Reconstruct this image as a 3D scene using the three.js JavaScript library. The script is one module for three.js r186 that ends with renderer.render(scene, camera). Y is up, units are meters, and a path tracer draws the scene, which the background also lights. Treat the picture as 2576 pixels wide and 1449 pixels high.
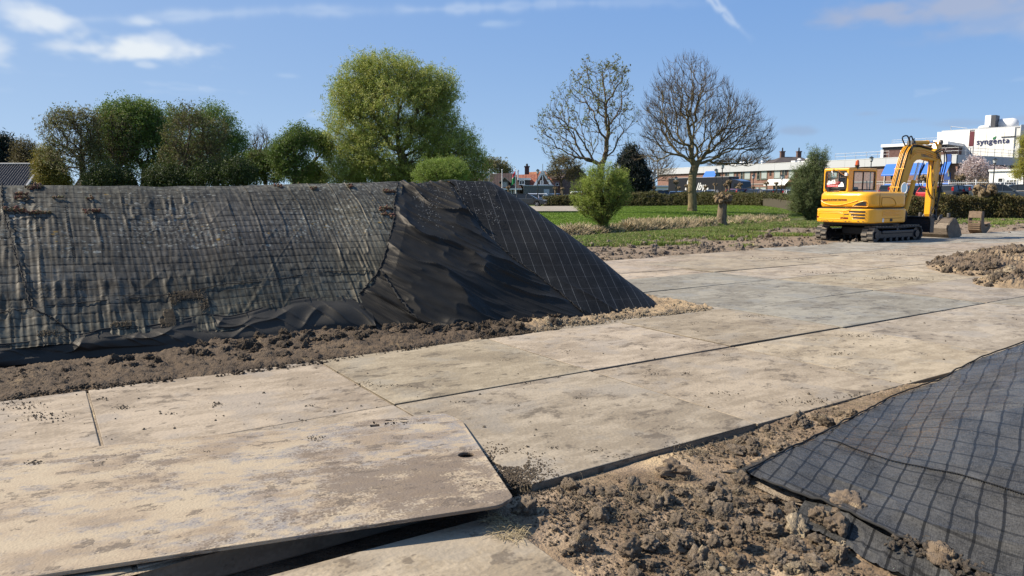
import * as THREE from 'three';
import { mergeGeometries, mergeVertices } from 'three/addons/utils/BufferGeometryUtils.js';
import { RoundedBoxGeometry } from 'three/addons/geometries/RoundedBoxGeometry.js';
import { TextGeometry } from 'three/addons/geometries/TextGeometry.js';
import { FontLoader } from 'three/addons/loaders/FontLoader.js';

// ---------------------------------------------------------------- camera, exposure, sun
const EYE = 1.6, FOCAL = 1800, HALF_W = 1288, HALF_H = 724.5, HORIZON = 493;   // lens measured on the photograph at 2576 x 1449
const PITCH = Math.atan((HALF_H - HORIZON) / FOCAL);
const scene = new THREE.Scene();
const camera = new THREE.PerspectiveCamera(2 * Math.atan(HALF_H / FOCAL) * 180 / Math.PI, 16 / 9, 0.1, 3000);
camera.position.set(0, EYE, 0);
camera.rotation.x = -PITCH;
const renderer = new THREE.WebGLRenderer({ antialias: true });
renderer.toneMapping = THREE.LinearToneMapping;
renderer.toneMappingExposure = 1.56;
renderer.shadowMap.enabled = true;
const SUN_AZ = -86 * Math.PI / 180, SUN_EL = 42 * Math.PI / 180;               // azimuth from straight ahead, positive to the right
const sunDir = new THREE.Vector3(Math.sin(SUN_AZ) * Math.cos(SUN_EL), Math.sin(SUN_EL), -Math.cos(SUN_AZ) * Math.cos(SUN_EL));
const sun = new THREE.DirectionalLight(new THREE.Color().setRGB(1, 0.90, 0.75), 4.9);
sun.position.copy(sunDir).multiplyScalar(150).add(new THREE.Vector3(10, 0, -50));
sun.target.position.set(10, 0, -50);
sun.castShadow = true;
sun.shadow.mapSize.set(4096, 4096);
Object.assign(sun.shadow.camera, { left: -120, right: 120, top: 90, bottom: -90, near: 1, far: 400 });
sun.shadow.bias = -0.0004;
scene.add(sun, sun.target);

// ---------------------------------------------------------------- random numbers and noise
let seedState = 12345;
const seed = (n) => { seedState = (n * 2654435761) >>> 0; };
function rnd() { seedState = (seedState + 0x6d2b79f5) | 0; let t = Math.imul(seedState ^ (seedState >>> 15), 1 | seedState); t = (t + Math.imul(t ^ (t >>> 7), 61 | t)) ^ t; return ((t ^ (t >>> 14)) >>> 0) / 4294967296; }
const rr = (a, b) => a + (b - a) * rnd();
const pick = (list) => list[Math.floor(rnd() * list.length)];
function hash(ix, iy, iz) { let h = Math.imul(ix, 374761393) ^ Math.imul(iy, 668265263) ^ Math.imul(iz, 2147483647 ^ 0x5bd1e995); h = Math.imul(h ^ (h >>> 13), 1274126177); return ((h ^ (h >>> 16)) >>> 0) / 4294967296; }
const fade = (t) => t * t * t * (t * (t * 6 - 15) + 10);
const mod = (a, n) => ((a % n) + n) % n;
// value noise in 2D, -1..1, repeating every p cells when p > 0
function vn(x, y, p = 0, z = 0) {
  let ix = Math.floor(x), iy = Math.floor(y);
  const fx = fade(x - ix), fy = fade(y - iy);
  let jx = ix + 1, jy = iy + 1;
  if (p) { ix = mod(ix, p); iy = mod(iy, p); jx = mod(jx, p); jy = mod(jy, p); }
  const a = hash(ix, iy, z), b = hash(jx, iy, z), c = hash(ix, jy, z), d = hash(jx, jy, z);
  return 2 * (a + (b - a) * fx + (c - a) * fy + (a - b - c + d) * fx * fy) - 1;
}
function fbm(x, y, oct = 4, p = 0, z = 0, gain = 0.5) { let s = 0, a = 1, n = 0; for (let i = 0; i < oct; i++) { s += a * vn(x, y, p, z + i * 17); n += a; a *= gain; x *= 2; y *= 2; p *= 2; } return s / n; }
function vn3(x, y, z) {
  const ix = Math.floor(x), iy = Math.floor(y), iz = Math.floor(z), fx = fade(x - ix), fy = fade(y - iy), fz = fade(z - iz);
  const L = (a, b, t) => a + (b - a) * t, k = (dx, dy, dz) => hash(ix + dx, iy + dy, iz + dz);
  return 2 * L(L(L(k(0, 0, 0), k(1, 0, 0), fx), L(k(0, 1, 0), k(1, 1, 0), fx), fy), L(L(k(0, 0, 1), k(1, 0, 1), fx), L(k(0, 1, 1), k(1, 1, 1), fx), fy), fz) - 1;
}
const clamp = (x, a = 0, b = 1) => Math.min(b, Math.max(a, x));
const smooth = (a, b, x) => { const t = clamp((x - a) / (b - a)); return t * t * (3 - 2 * t); };
const lerp = (a, b, t) => a + (b - a) * t;
const mix3 = (a, b, t) => [lerp(a[0], b[0], t), lerp(a[1], b[1], t), lerp(a[2], b[2], t)];
const V = (x, y, z) => new THREE.Vector3(x, y, z);
// piecewise linear table [[x, y...], ...]
function table(rows, x) {
  if (x <= rows[0][0]) return rows[0][1];
  for (let i = 1; i < rows.length; i++) if (x <= rows[i][0]) return lerp(rows[i - 1][1], rows[i][1], (x - rows[i - 1][0]) / (rows[i][0] - rows[i - 1][0]));
  return rows[rows.length - 1][1];
}

// ---------------------------------------------------------------- places measured on the photograph
const CP = Math.cos(-PITCH), SP = Math.sin(-PITCH);
function ray(px, py) { const x = (px - HALF_W) / FOCAL, y = -(py - HALF_H) / FOCAL; return V(x, y * CP + SP, y * SP - CP); }
function onGround(px, py, y = 0) { const d = ray(px, py), t = (y - EYE) / d.y; return V(d.x * t, y, d.z * t); }
function atDepth(px, py, depth) { const d = ray(px, py), t = -depth / d.z; return V(d.x * t, EYE + d.y * t, -depth); }
// road frame: a runs along the road, c across it (more negative is farther)
const UX = Math.sin(56.5 * Math.PI / 180), UZ = -Math.cos(56.5 * Math.PI / 180), WX = -UZ, WZ = UX;
const road = (a, c, y = 0) => V(UX * a + WX * c, y, UZ * a + WZ * c);
const toRoad = (x, z) => [x * UX + z * UZ, x * WX + z * WZ];

// ---------------------------------------------------------------- objects
const taken = new Map();
function numbered(name) { const n = taken.get(name) ?? 0; taken.set(name, n + 1); return n ? name + '_' + String(n).padStart(3, '0') : name; }
function tag(o, label, category, group, kind) {
  if (label) o.userData.label = label;
  if (category) o.userData.category = category;
  if (group) o.userData.group = group;
  if (kind) o.userData.kind = kind;
  return o;
}
function shade(o) { o.castShadow = true; o.receiveShadow = true; return o; }
function clean(g) { let k = g.index ? g.toNonIndexed() : g; for (const n of Object.keys(k.attributes)) if (!['position', 'normal', 'uv', 'color'].includes(n)) k.deleteAttribute(n); if (!k.attributes.normal) k.computeVertexNormals(); if (!k.attributes.uv) k.setAttribute('uv', new THREE.BufferAttribute(new Float32Array(k.attributes.position.count * 2), 2)); return k; }
function join(list) { list = [].concat(list); return list.length === 1 ? list[0] : mergeGeometries(list.map(clean)); }
function mesh(name, geo, material, parent) {          // one named mesh, a part of parent or a top-level object
  const o = shade(new THREE.Mesh(join(geo), material));
  if (parent) { o.name = name; parent.add(o); } else { o.name = numbered(name); scene.add(o); }
  return o;
}
function thing(name, pos, turn, label, category, group) {
  const o = new THREE.Group();
  o.name = numbered(name); scene.add(o);
  o.position.copy(pos); o.rotation.y = turn;
  return tag(o, label, category, group);
}
function copyOf(o, pos, turn, label) {
  const c = o.clone(); c.name = numbered(o.name.replace(/_\d\d\d$/, '')); scene.add(c);
  c.userData = { ...o.userData };
  c.position.copy(pos); c.rotation.y = turn;
  if (label) c.userData.label = label;
  return c;
}
function instances(name, geo, material, mats, colors, parent, kind = 'stuff') {
  const o = shade(new THREE.InstancedMesh(geo, material, mats.length));
  mats.forEach((m, i) => { o.setMatrixAt(i, m); if (colors) o.setColorAt(i, colors[i]); });
  if (parent) { o.name = name; parent.add(o); } else { o.name = numbered(name); scene.add(o); }
  o.userData.kind = kind;
  return o;
}
const lin = (r, g, b) => new THREE.Color().setRGB(r, g ?? r, b ?? r);
function mat(r, g, b, roughness = 0.85, more = {}) { return new THREE.MeshStandardMaterial({ color: lin(r, g, b), roughness, metalness: 0, ...more }); }
function phys(r, g, b, roughness, more = {}) { return new THREE.MeshPhysicalMaterial({ color: lin(r, g, b), roughness, metalness: 0, ...more }); }

// ---------------------------------------------------------------- geometry
function box(w, h, d, x = 0, y = 0, z = 0) { return new THREE.BoxGeometry(w, h, d).translate(x, y, z); }
function rbox(w, h, d, r, x = 0, y = 0, z = 0, seg = 1) { return new RoundedBoxGeometry(w, h, d, seg, r).translate(x, y, z); }
const tmpQ = new THREE.Quaternion(), Y = V(0, 1, 0);
function rod(a, b, r0, r1 = r0, sides = 8, open = false) {
  const d = b.clone().sub(a), g = new THREE.CylinderGeometry(r1, r0, d.length(), sides, 1, open);
  return g.applyQuaternion(tmpQ.setFromUnitVectors(Y, d.normalize())).translate((a.x + b.x) / 2, (a.y + b.y) / 2, (a.z + b.z) / 2);
}
function beam(a, b, w, h, up = Y) {                       // a box from a to b
  const d = b.clone().sub(a), L = d.length(); d.normalize();
  const s = d.clone().cross(up).normalize(), u = s.clone().cross(d);
  const m = new THREE.Matrix4().makeBasis(d, u, s).setPosition((a.x + b.x) / 2, (a.y + b.y) / 2, (a.z + b.z) / 2);
  return new THREE.BoxGeometry(L, h, w).applyMatrix4(m);
}
function tube(points, r, seg = points.length * 4, sides = 6, closed = false) { return new THREE.TubeGeometry(new THREE.CatmullRomCurve3(points, closed), seg, r, sides, closed); }
function shapeOf(points) { const s = new THREE.Shape(); points.forEach(([x, y], i) => (i ? s.lineTo(x, y) : s.moveTo(x, y))); return s; }
function extrude(points, depth, bevel = 0, holes = [], segs = 1) {     // outline in xy, thickness centred on z
  const s = points instanceof THREE.Shape ? points : shapeOf(points);
  for (const h of holes) s.holes.push(shapeOf(h));
  return new THREE.ExtrudeGeometry(s, { depth: depth - 2 * bevel, bevelEnabled: bevel > 0, bevelSize: bevel, bevelThickness: bevel, bevelOffset: -bevel, bevelSegments: segs, curveSegments: 8 }).translate(0, 0, -depth / 2 + bevel);
}
function quad(a, b, c, d) {                                // a, b, c, d counter-clockwise seen from the front
  const g = new THREE.BufferGeometry();
  g.setAttribute('position', new THREE.Float32BufferAttribute([a, b, c, d].flatMap((p) => [p.x, p.y, p.z]), 3));
  g.setAttribute('uv', new THREE.Float32BufferAttribute([0, 0, 1, 0, 1, 1, 0, 1], 2));
  g.setIndex([0, 1, 2, 0, 2, 3]); g.computeVertexNormals();
  return g;
}
// a grid of points f(i / nu, j / nv) -> {p, uv, color}
function sheet(nu, nv, f, keep) {
  const pos = [], uv = [], col = [], idx = [];
  for (let j = 0; j <= nv; j++) for (let i = 0; i <= nu; i++) {
    const q = f(i / nu, j / nv); pos.push(q.p.x, q.p.y, q.p.z); uv.push(...q.uv); if (q.color) col.push(...q.color);
  }
  for (let j = 0; j < nv; j++) for (let i = 0; i < nu; i++) {
    if (keep && !keep((i + 0.5) / nu, (j + 0.5) / nv)) continue;
    const a = j * (nu + 1) + i, b = a + 1, c = a + nu + 1, d = c + 1; idx.push(a, b, d, a, d, c);
  }
  const g = new THREE.BufferGeometry();
  g.setAttribute('position', new THREE.Float32BufferAttribute(pos, 3));
  g.setAttribute('uv', new THREE.Float32BufferAttribute(uv, 2));
  if (col.length) g.setAttribute('color', new THREE.Float32BufferAttribute(col, 3));
  g.setIndex(idx); g.computeVertexNormals();
  return g;
}
function planarUV(g, fn) {                                 // uv from position
  const p = g.attributes.position, n = g.attributes.normal, uv = new Float32Array(p.count * 2);
  for (let i = 0; i < p.count; i++) { const q = fn(p.getX(i), p.getY(i), p.getZ(i), n ? n.getX(i) : 0, n ? n.getY(i) : 1, n ? n.getZ(i) : 0); uv[2 * i] = q[0]; uv[2 * i + 1] = q[1]; }
  g.setAttribute('uv', new THREE.BufferAttribute(uv, 2)); return g;
}
const boxUV = (s) => (x, y, z, nx, ny, nz) => { const ax = Math.abs(nx), ay = Math.abs(ny), az = Math.abs(nz); return ay >= ax && ay >= az ? [x / s, z / s] : ax > az ? [z / s, y / s] : [x / s, y / s]; };

// ---------------------------------------------------------------- textures
const SRGB = Uint8Array.from({ length: 4097 }, (_, i) => { const c = i / 4096; return Math.round(255 * (c <= 0.0031308 ? c * 12.92 : 1.055 * Math.pow(c, 1 / 2.4) - 0.055)); });
const toS = (c) => SRGB[Math.round(clamp(c) * 4096)];
function setup(t, srgb) { t.wrapS = t.wrapT = THREE.RepeatWrapping; t.magFilter = THREE.LinearFilter; t.minFilter = THREE.LinearMipmapLinearFilter; t.generateMipmaps = true; if (srgb) t.colorSpace = THREE.SRGBColorSpace; t.needsUpdate = true; return t; }
function colorTex(w, h, f) {                              // f(u, v) -> linear rgb
  const d = new Uint8Array(w * h * 4);
  for (let y = 0; y < h; y++) for (let x = 0; x < w; x++) { const c = f((x + 0.5) / w, (y + 0.5) / h), o = (y * w + x) * 4; d[o] = toS(c[0]); d[o + 1] = toS(c[1]); d[o + 2] = toS(c[2]); d[o + 3] = c.length > 3 ? 255 * c[3] : 255; }
  return setup(new THREE.DataTexture(d, w, h), true);
}
function grayTex(w, h, f) { const d = new Uint8Array(w * h); for (let y = 0; y < h; y++) for (let x = 0; x < w; x++) d[y * w + x] = 255 * clamp(f((x + 0.5) / w, (y + 0.5) / h)); return setup(new THREE.DataTexture(d, w, h, THREE.RedFormat)); }
// repeating noise in -1..1 on w x h pixels, all octaves summed row by row
function field(w, h, fx, fy, oct, z, gain = 0.5) {
  const out = new Float32Array(w * h); let amp = 1, norm = 0;
  for (let k = 0; k < oct; k++) { norm += amp; amp *= gain; }
  amp = 1 / norm;
  for (let k = 0; k < oct; k++, amp *= gain, fx *= 2, fy *= 2) {
    const X0 = new Int32Array(w), T = new Float32Array(w), rows = [];
    for (let x = 0; x < w; x++) { const q = (x + 0.5) / w * fx, i = Math.floor(q); X0[x] = i % fx; T[x] = fade(q - i); }
    const lat = (j) => rows[j] ??= Float32Array.from({ length: fx + 1 }, (_, i) => 2 * hash(i % fx, j, z + k * 17) - 1), line = new Float32Array(fx + 1);
    for (let y = 0; y < h; y++) {
      const q = (y + 0.5) / h * fy, j = Math.floor(q), t = fade(q - j), A = lat(j % fy), B = lat((j + 1) % fy);
      for (let i = 0; i <= fx; i++) line[i] = A[i] + (B[i] - A[i]) * t;
      for (let x = 0, o = y * w; x < w; x++, o++) { const i = X0[x]; out[o] += amp * (line[i] + (line[i + 1] - line[i]) * T[x]); }
    }
  }
  return out;
}
function colorFrom(w, h, f) { let i = 0; return colorTex(w, h, (u, v) => f(i++, u, v)); }     // f(pixel, u, v), rows in order
function grayFrom(w, h, f) { let i = 0; return grayTex(w, h, (u, v) => f(i++, u, v)); }
function canvasTex(w, h, draw) { const c = document.createElement('canvas'); c.width = w; c.height = h; draw(c.getContext('2d'), w, h); const t = setup(new THREE.CanvasTexture(c), true); t.wrapS = t.wrapT = THREE.ClampToEdgeWrapping; return t; }
const fontBold = await new FontLoader().loadAsync('fonts/droid/droid_sans_bold.typeface.json');

// ---------------------------------------------------------------- sky: clear spring air, a few clouds and vapour trails
{
  const W = 3072, H = 1536, data = new Float32Array(W * H * 4);
  const dirOf = (px, py) => { const d = ray(px, py).normalize(); return [Math.atan2(d.x, -d.z), Math.asin(d.y)]; };
  const clouds = [   // pixel centre, half width, half height, opacity, colour, seed
    [110, 45, 85, 48, 0.85, [0.86, 0.92, 0.98], 1], [20, 20, 60, 40, 0.4, [0.8, 0.88, 0.98], 2], [335, 128, 215, 40, 0.95, [0.86, 0.92, 0.97], 3], [420, 112, 120, 34, 0.5, [0.86, 0.92, 0.98], 4],
    [200, 120, 110, 22, 0.45, [0.84, 0.9, 0.97], 9], [362, 56, 55, 16, 0.6, [0.82, 0.9, 0.98], 5], [372, 164, 40, 13, 0.45, [0.8, 0.88, 0.97], 6], [40, 362, 90, 16, 0.7, [0.86, 0.93, 1], 7],
    [1250, 60, 75, 15, 0.34, [0.6, 0.74, 0.92], 8], [2360, 20, 290, 42, 0.8, [0.44, 0.5, 0.66], 10], [2500, 55, 240, 45, 0.4, [0.42, 0.5, 0.68], 18], [2010, 332, 62, 18, 0.5, [0.34, 0.43, 0.6], 11], [2180, 286, 55, 10, 0.5, [0.36, 0.46, 0.64], 12],
    [2450, 310, 90, 12, 0.42, [0.36, 0.45, 0.62], 13], [2290, 303, 50, 7, 0.4, [0.36, 0.45, 0.62], 14], [720, 190, 45, 9, 0.2, [0.7, 0.82, 0.96], 15], [790, 292, 60, 14, 0.2, [0.7, 0.83, 0.97], 16], [2560, 300, 60, 9, 0.4, [0.36, 0.45, 0.62], 17],
    [2650, 60, 200, 50, 0.4, [0.5, 0.57, 0.72], 20], [-140, 120, 160, 50, 0.7, [0.86, 0.92, 0.98], 21], [-500, 260, 240, 40, 0.6, [0.86, 0.92, 0.98], 22], [3200, 200, 300, 50, 0.5, [0.5, 0.57, 0.72], 23], [1300, -350, 400, 60, 0.4, [0.75, 0.83, 0.95], 24], [300, -300, 300, 60, 0.5, [0.86, 0.92, 0.98], 25],
  ].map(([x, y, w, h, o, c, s]) => { const [az, el] = dirOf(x, y); return { az, el, w: w / FOCAL, h: h / FOCAL, o, c, s }; });
  const trails = [   // vapour trails: pixel line, half width, opacity
    [[180, 50], [700, 25], [1400, 8], [1900, -8], 9, 0.32], [[1785, -10], [1820, 30], [1860, 70], [1898, 108], 4.5, 0.5], [[-100, 172], [200, 190], [500, 222], [640, 235], 3, 0.22], [[2300, 236], [2420, 218], [2576, 198], [2700, 184], 2.5, 0.14], [[-60, 225], [200, 228], [420, 230], [600, 233], 3, 0.1],
  ].map((t) => ({ p: t.slice(0, 4).map(([x, y]) => dirOf(x, y)), w: t[4] / FOCAL, o: t[5] }));
  const sunUp = sunDir;
  for (let row = 0; row < H; row++) {
    const el = ((row + 0.5) / H - 0.5) * Math.PI, sy = Math.sin(el), cy = Math.cos(el);
    const near = clouds.filter((k) => Math.abs(el - k.el) < k.h * 1.8), nearT = trails.filter((t) => t.p.some((q, i) => i && el > Math.min(q[1], t.p[i - 1][1]) - t.w * 4 && el < Math.max(q[1], t.p[i - 1][1]) + t.w * 4));
    for (let col = 0; col < W; col++) {
      const round = ((col + 0.5) / W - 0.5) * 2 * Math.PI, x = Math.cos(round) * cy, z = Math.sin(round) * cy;
      let az = Math.atan2(x, -z);
      let c;
      if (el < -0.02) c = [0.16, 0.15, 0.12];
      else {
        const e = Math.max(0, el), t = 1 - Math.exp(-e / 0.19), cosSun = x * sunUp.x + sy * sunUp.y + z * sunUp.z, glow = Math.pow(Math.max(0, cosSun * 0.5 + 0.5), 3.2);
        c = mix3([0.47, 0.69, 0.92], [0.09, 0.265, 0.69], t);
        c = mix3(c, [0.80, 0.92, 1.04], 0.54 * glow * (1 - 0.30 * t));
        c = mix3(c, [0.62, 0.77, 0.92], 0.28 * Math.exp(-e / 0.03)); c = mix3(c, [0.20, 0.345, 0.62], 0.7 * smooth(0.3, 0.8, e));
        let veil = 0;
        for (const k of near) {
          let dx = az - k.az; if (Math.abs(dx) > k.w * 1.8) continue;
          const u = dx / k.w, v = (el - k.el) / k.h, n = fbm(az * 22 + k.s * 3.7, el * 46, 5, 0, k.s), n2 = fbm(az * 60, el * 160 + k.s, 4, 0, k.s + 50);
          const r = Math.sqrt(u * u + v * v * (v < 0 ? 1.5 : 1)), m = smooth(0.15, 0.95, 1.12 - r + n * 0.75 + n2 * 0.22);
          c = mix3(c, k.c, k.o * m * clamp(1.5 - r));
        }
        for (const k of nearT) for (let i = 1; i < 4; i++) {
          const [ax, ay] = k.p[i - 1], [bx, by] = k.p[i], wob = 0.0035 * vn(az * 40, 3, 0, 7) + 0.0012 * vn(az * 150, 5, 0, 8), vx = bx - ax, vy = by - ay, L2 = vx * vx + vy * vy, s = ((az - ax) * vx + (el - ay) * vy) / L2;
          if (s < 0 || s > 1) continue;
          const dist = Math.abs((az - ax) * vy - (el - ay) * vx) / Math.sqrt(L2) + wob, ends = i === 3 ? 1 - s : 1;
          c = mix3(c, [0.78, 0.87, 0.98], k.o * Math.exp(-((dist / k.w) ** 2)) * ends * (0.7 + 0.5 * vn(az * 25 + el * 30, i, 0, 3)));
        }
      }
      const o = (row * W + col) * 4; data[o] = 0.62 * c[0]; data[o + 1] = 0.62 * c[1]; data[o + 2] = 0.62 * c[2]; data[o + 3] = 1;
    }
  }
  const t = new THREE.DataTexture(data, W, H, THREE.RGBAFormat, THREE.FloatType);
  t.mapping = THREE.EquirectangularReflectionMapping; t.magFilter = t.minFilter = THREE.LinearFilter; t.needsUpdate = true;
  scene.background = t; scene.environment = t;
}
// ---------------------------------------------------------------- materials of the ground
const grainBump = (() => { const A = field(1024, 1024, 24, 24, 6, 3, 0.62), B = field(1024, 1024, 160, 160, 2, 4); return grayFrom(1024, 1024, (i) => 0.5 + 0.45 * A[i] + 0.25 * B[i]); })();
const soilMap = (() => {
  const N = field(1024, 1024, 6, 6, 6, 11, 0.6), G = field(1024, 1024, 120, 120, 3, 12, 0.7), S = field(1024, 1024, 3, 3, 6, 13, 0.6);
  return colorFrom(1024, 1024, (i) => mix3(mix3([0.30, 0.255, 0.205], [0.47, 0.405, 0.33], clamp(0.5 + N[i] * 1.2 + G[i] * 0.7)), [0.72, 0.63, 0.46], smooth(0.2, 0.5, S[i] * 1.3 + G[i] * 0.4) * 0.85));
})();
const soilMat = new THREE.MeshStandardMaterial({ map: soilMap, bumpMap: grainBump, color: lin(0.60, 0.565, 0.52), bumpScale: 0.012, roughness: 0.98, vertexColors: true });
const clodMat = new THREE.MeshStandardMaterial({ color: lin(0.52), map: soilMap, bumpMap: grainBump, bumpScale: 0.012, roughness: 0.97 });

// terrain height; the ditch runs behind the mound towards the right, the lawn and car park lie higher beyond it
const ditchSide = (x, z) => (x - 2.4) * -0.75 + (z + 30.6) * -0.66;
function landY(x, z) {
  const d = -z, s = ditchSide(x, z), [a, c] = toRoad(x, z), far = Math.hypot(x, z);
  let y = -0.05 + 0.43 * smooth(0.6, 10, s) + 0.75 * smooth(14, 42, x) * smooth(52, 74, d) + 0.03 * vn(x * 0.35, z * 0.35, 0, 61) * smooth(8, 20, far);
  y -= 0.6 * Math.exp(-((s / 1.15) ** 4)) * (1 - smooth(16, 22, x));
  const inRoad = smooth(-14.6, -13.0, c) * smooth(0.5, -0.5, c) ;
  y = lerp(y, -0.17, inRoad * (1 - smooth(70, 90, a)) * smooth(-60, -40, a));
  return y;
}
{
  const rings = [], N = 250; for (let i = 0; i <= N; i++) rings.push(i === 0 ? 0 : 1.2 * Math.pow(900 / 1.2, (i - 1) / (N - 1)));
  const angs = []; for (let i = -290; i <= 290; i++) angs.push(i / 290 * 0.86); for (let i = 1; i < 40; i++) angs.push(0.86 + (2 * Math.PI - 1.72) * i / 40); angs.push(angs[0] + 2 * Math.PI);
  const mud = [0.92, 0.82, 0.72], green = [0.30, 0.44, 0.10], lawn = [0.26, 0.46, 0.06], bank = [0.45, 0.42, 0.25];
  const g = sheet(angs.length - 1, N, (u, v) => {
    const A = angs[Math.round(u * (angs.length - 1))], r = rings[Math.round(v * N)], x = r * Math.sin(A), z = -r * Math.cos(A), s = ditchSide(x, z);
    const n = fbm(x * 0.35, z * 0.5, 5, 0, 31), [a, c] = toRoad(x, z);
    let k = smooth(-0.25, 0.25, n + table([[-16, -0.9], [-9, -0.45], [-6, -0.1], [-3, 0.55], [0, 1]], s) + 0.2 * smooth(22, 40, x) + 0.5 * smooth(-17, -22, c) * smooth(20, 30, x));
    let col = mix3(mud, green, k);
    col = mix3(col, lawn, smooth(0.8, 2.2, s));
    col = mix3(col, bank, Math.exp(-(((s - 0.0) / 1.3) ** 2)) * 0.8 * (1 - smooth(17, 22, x)));
    col = col.map((q) => q * (1 + 0.25 * n));
    return { p: V(x, landY(x, z) + (k < 0.5 && s < 0 ? 0.05 * Math.max(-0.3, fbm(x * 1.4, z * 1.4, 4, 0, 32)) * smooth(9, 16, r) : 0), z), uv: [x / 1.5, z / 1.5], color: col };
  });
  const o = mesh('ground', g, soilMat); tag(o, 'muddy ground and grass around the temporary road reaching to the horizon', null, null, 'structure');
}
// water in the ditch
{
  const g = sheet(40, 1, (u, v) => { const s = lerp(-1.6, 1.6, v), t = lerp(-30, 22, u); return { p: V(2.4 + 0.66 * t - 0.75 * s, -0.33, -30.6 - 0.75 * t - 0.66 * s), uv: [u, v] }; });
  tag(mesh('ditch_water', g, phys(0.02, 0.025, 0.015, 0.05)), 'still dark water in the ditch between reeds', null, null, 'structure');
}

// ---------------------------------------------------------------- the temporary road: slabs side by side
const [slabMap, slabBump] = (() => {
  const S = 2048, N = field(S, S, 5, 5, 6, 21, 0.55), T = field(S, S, 16, 44, 5, 22, 0.6), G = field(S, S, 300, 300, 2, 23), D = field(S, S, 9, 15, 6, 24, 0.62), W = field(S, S, 14, 14, 5, 25, 0.6), K = field(S, S, 40, 60, 4, 26, 0.6), R = field(S, S, 26, 64, 4, 28);
  return [colorFrom(S, S, (i) => {
    let c = mix3([0.52, 0.45, 0.345], [0.75, 0.665, 0.53], clamp(0.5 + 0.9 * N[i] + T[i] * 1.1 + G[i] * 0.5 + 0.5 * R[i]));
    c = mix3(c, [0.53, 0.50, 0.45], smooth(0.05, 0.5, 1.3 * W[i] + 0.4 * N[i]) * 0.55);
    c = mix3(c, [0.36, 0.30, 0.225], smooth(0.02, 0.6, 1.1 * D[i] + 0.35 * T[i] + 0.25 * R[i]) * 0.62);
    return mix3(c, [0.22, 0.185, 0.145], smooth(0.32, 0.72, 1.2 * K[i] + 0.5 * D[i] + 0.3 * G[i]) * 0.75);
  }), grayFrom(S, S, (i) => 0.45 + 0.25 * N[i] + 0.2 * Math.max(0, R[i]) + 0.12 * G[i] + 0.3 * smooth(0.24, 0.46, 1.2 * D[i] + 0.3 * T[i]))];
})();
const slabMat = new THREE.MeshStandardMaterial({ map: slabMap, bumpMap: slabBump, color: lin(0.51, 0.478, 0.442), bumpScale: 0.010, roughness: 0.95, vertexColors: true });
const plateBump = grayTex(1024, 1024, (u, v) => { const i = Math.floor(u * 32), j = Math.floor(v * 32), fu = u * 32 - i - 0.5, fv = v * 32 - j - 0.5, a = (i + j) & 1 ? fu : fv, b = (i + j) & 1 ? fv : fu; return 0.4 + 0.45 * (1 - smooth(0.7, 1, Math.hypot(a / 0.42, b / 0.16))) ; });
const chequerMat = new THREE.MeshStandardMaterial({ map: slabMap, bumpMap: plateBump, color: lin(0.47, 0.455, 0.43), bumpScale: 0.004, roughness: 0.85, vertexColors: true });
const slabRoad = thing('concrete_road', V(0, 0, 0), 0, 'sandy concrete slabs laid in rows as a temporary road', null); slabRoad.userData.kind = 'structure';
const roadTurn = -Math.atan2(UZ, UX);
function slab(a0, a1, c0, c1, tint, lift, material = slabMat, th = 0.15) {
  const w = a1 - a0, d = c1 - c0, g = clean(rbox(w, th, d, 0.009, 0, 0, 0, 1)), p = g.attributes.position, ou = rr(0, 5), ov = rr(0, 5), col = new Float32Array(p.count * 3);
  planarUV(g, (x, y, z, nx, ny, nz) => (Math.abs(ny) > 0.5 ? [(x + ou) / 5, (z + ov) / 5] : [(x + z + ou) / 5, (y + ov) / 5]));
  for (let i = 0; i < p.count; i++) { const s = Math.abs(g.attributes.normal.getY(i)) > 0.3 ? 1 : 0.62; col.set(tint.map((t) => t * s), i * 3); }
  g.setAttribute('color', new THREE.BufferAttribute(col, 3));
  const o = mesh('concrete_slab', g, material, slabRoad);
  o.position.copy(road((a0 + a1) / 2, (c0 + c1) / 2, -th / 2 + lift));
  o.rotation.set(rr(-0.0025, 0.0025), roadTurn + rr(-0.0015, 0.0015), rr(-0.002, 0.002), 'YXZ');
  return o;
}
seed(5);
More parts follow.
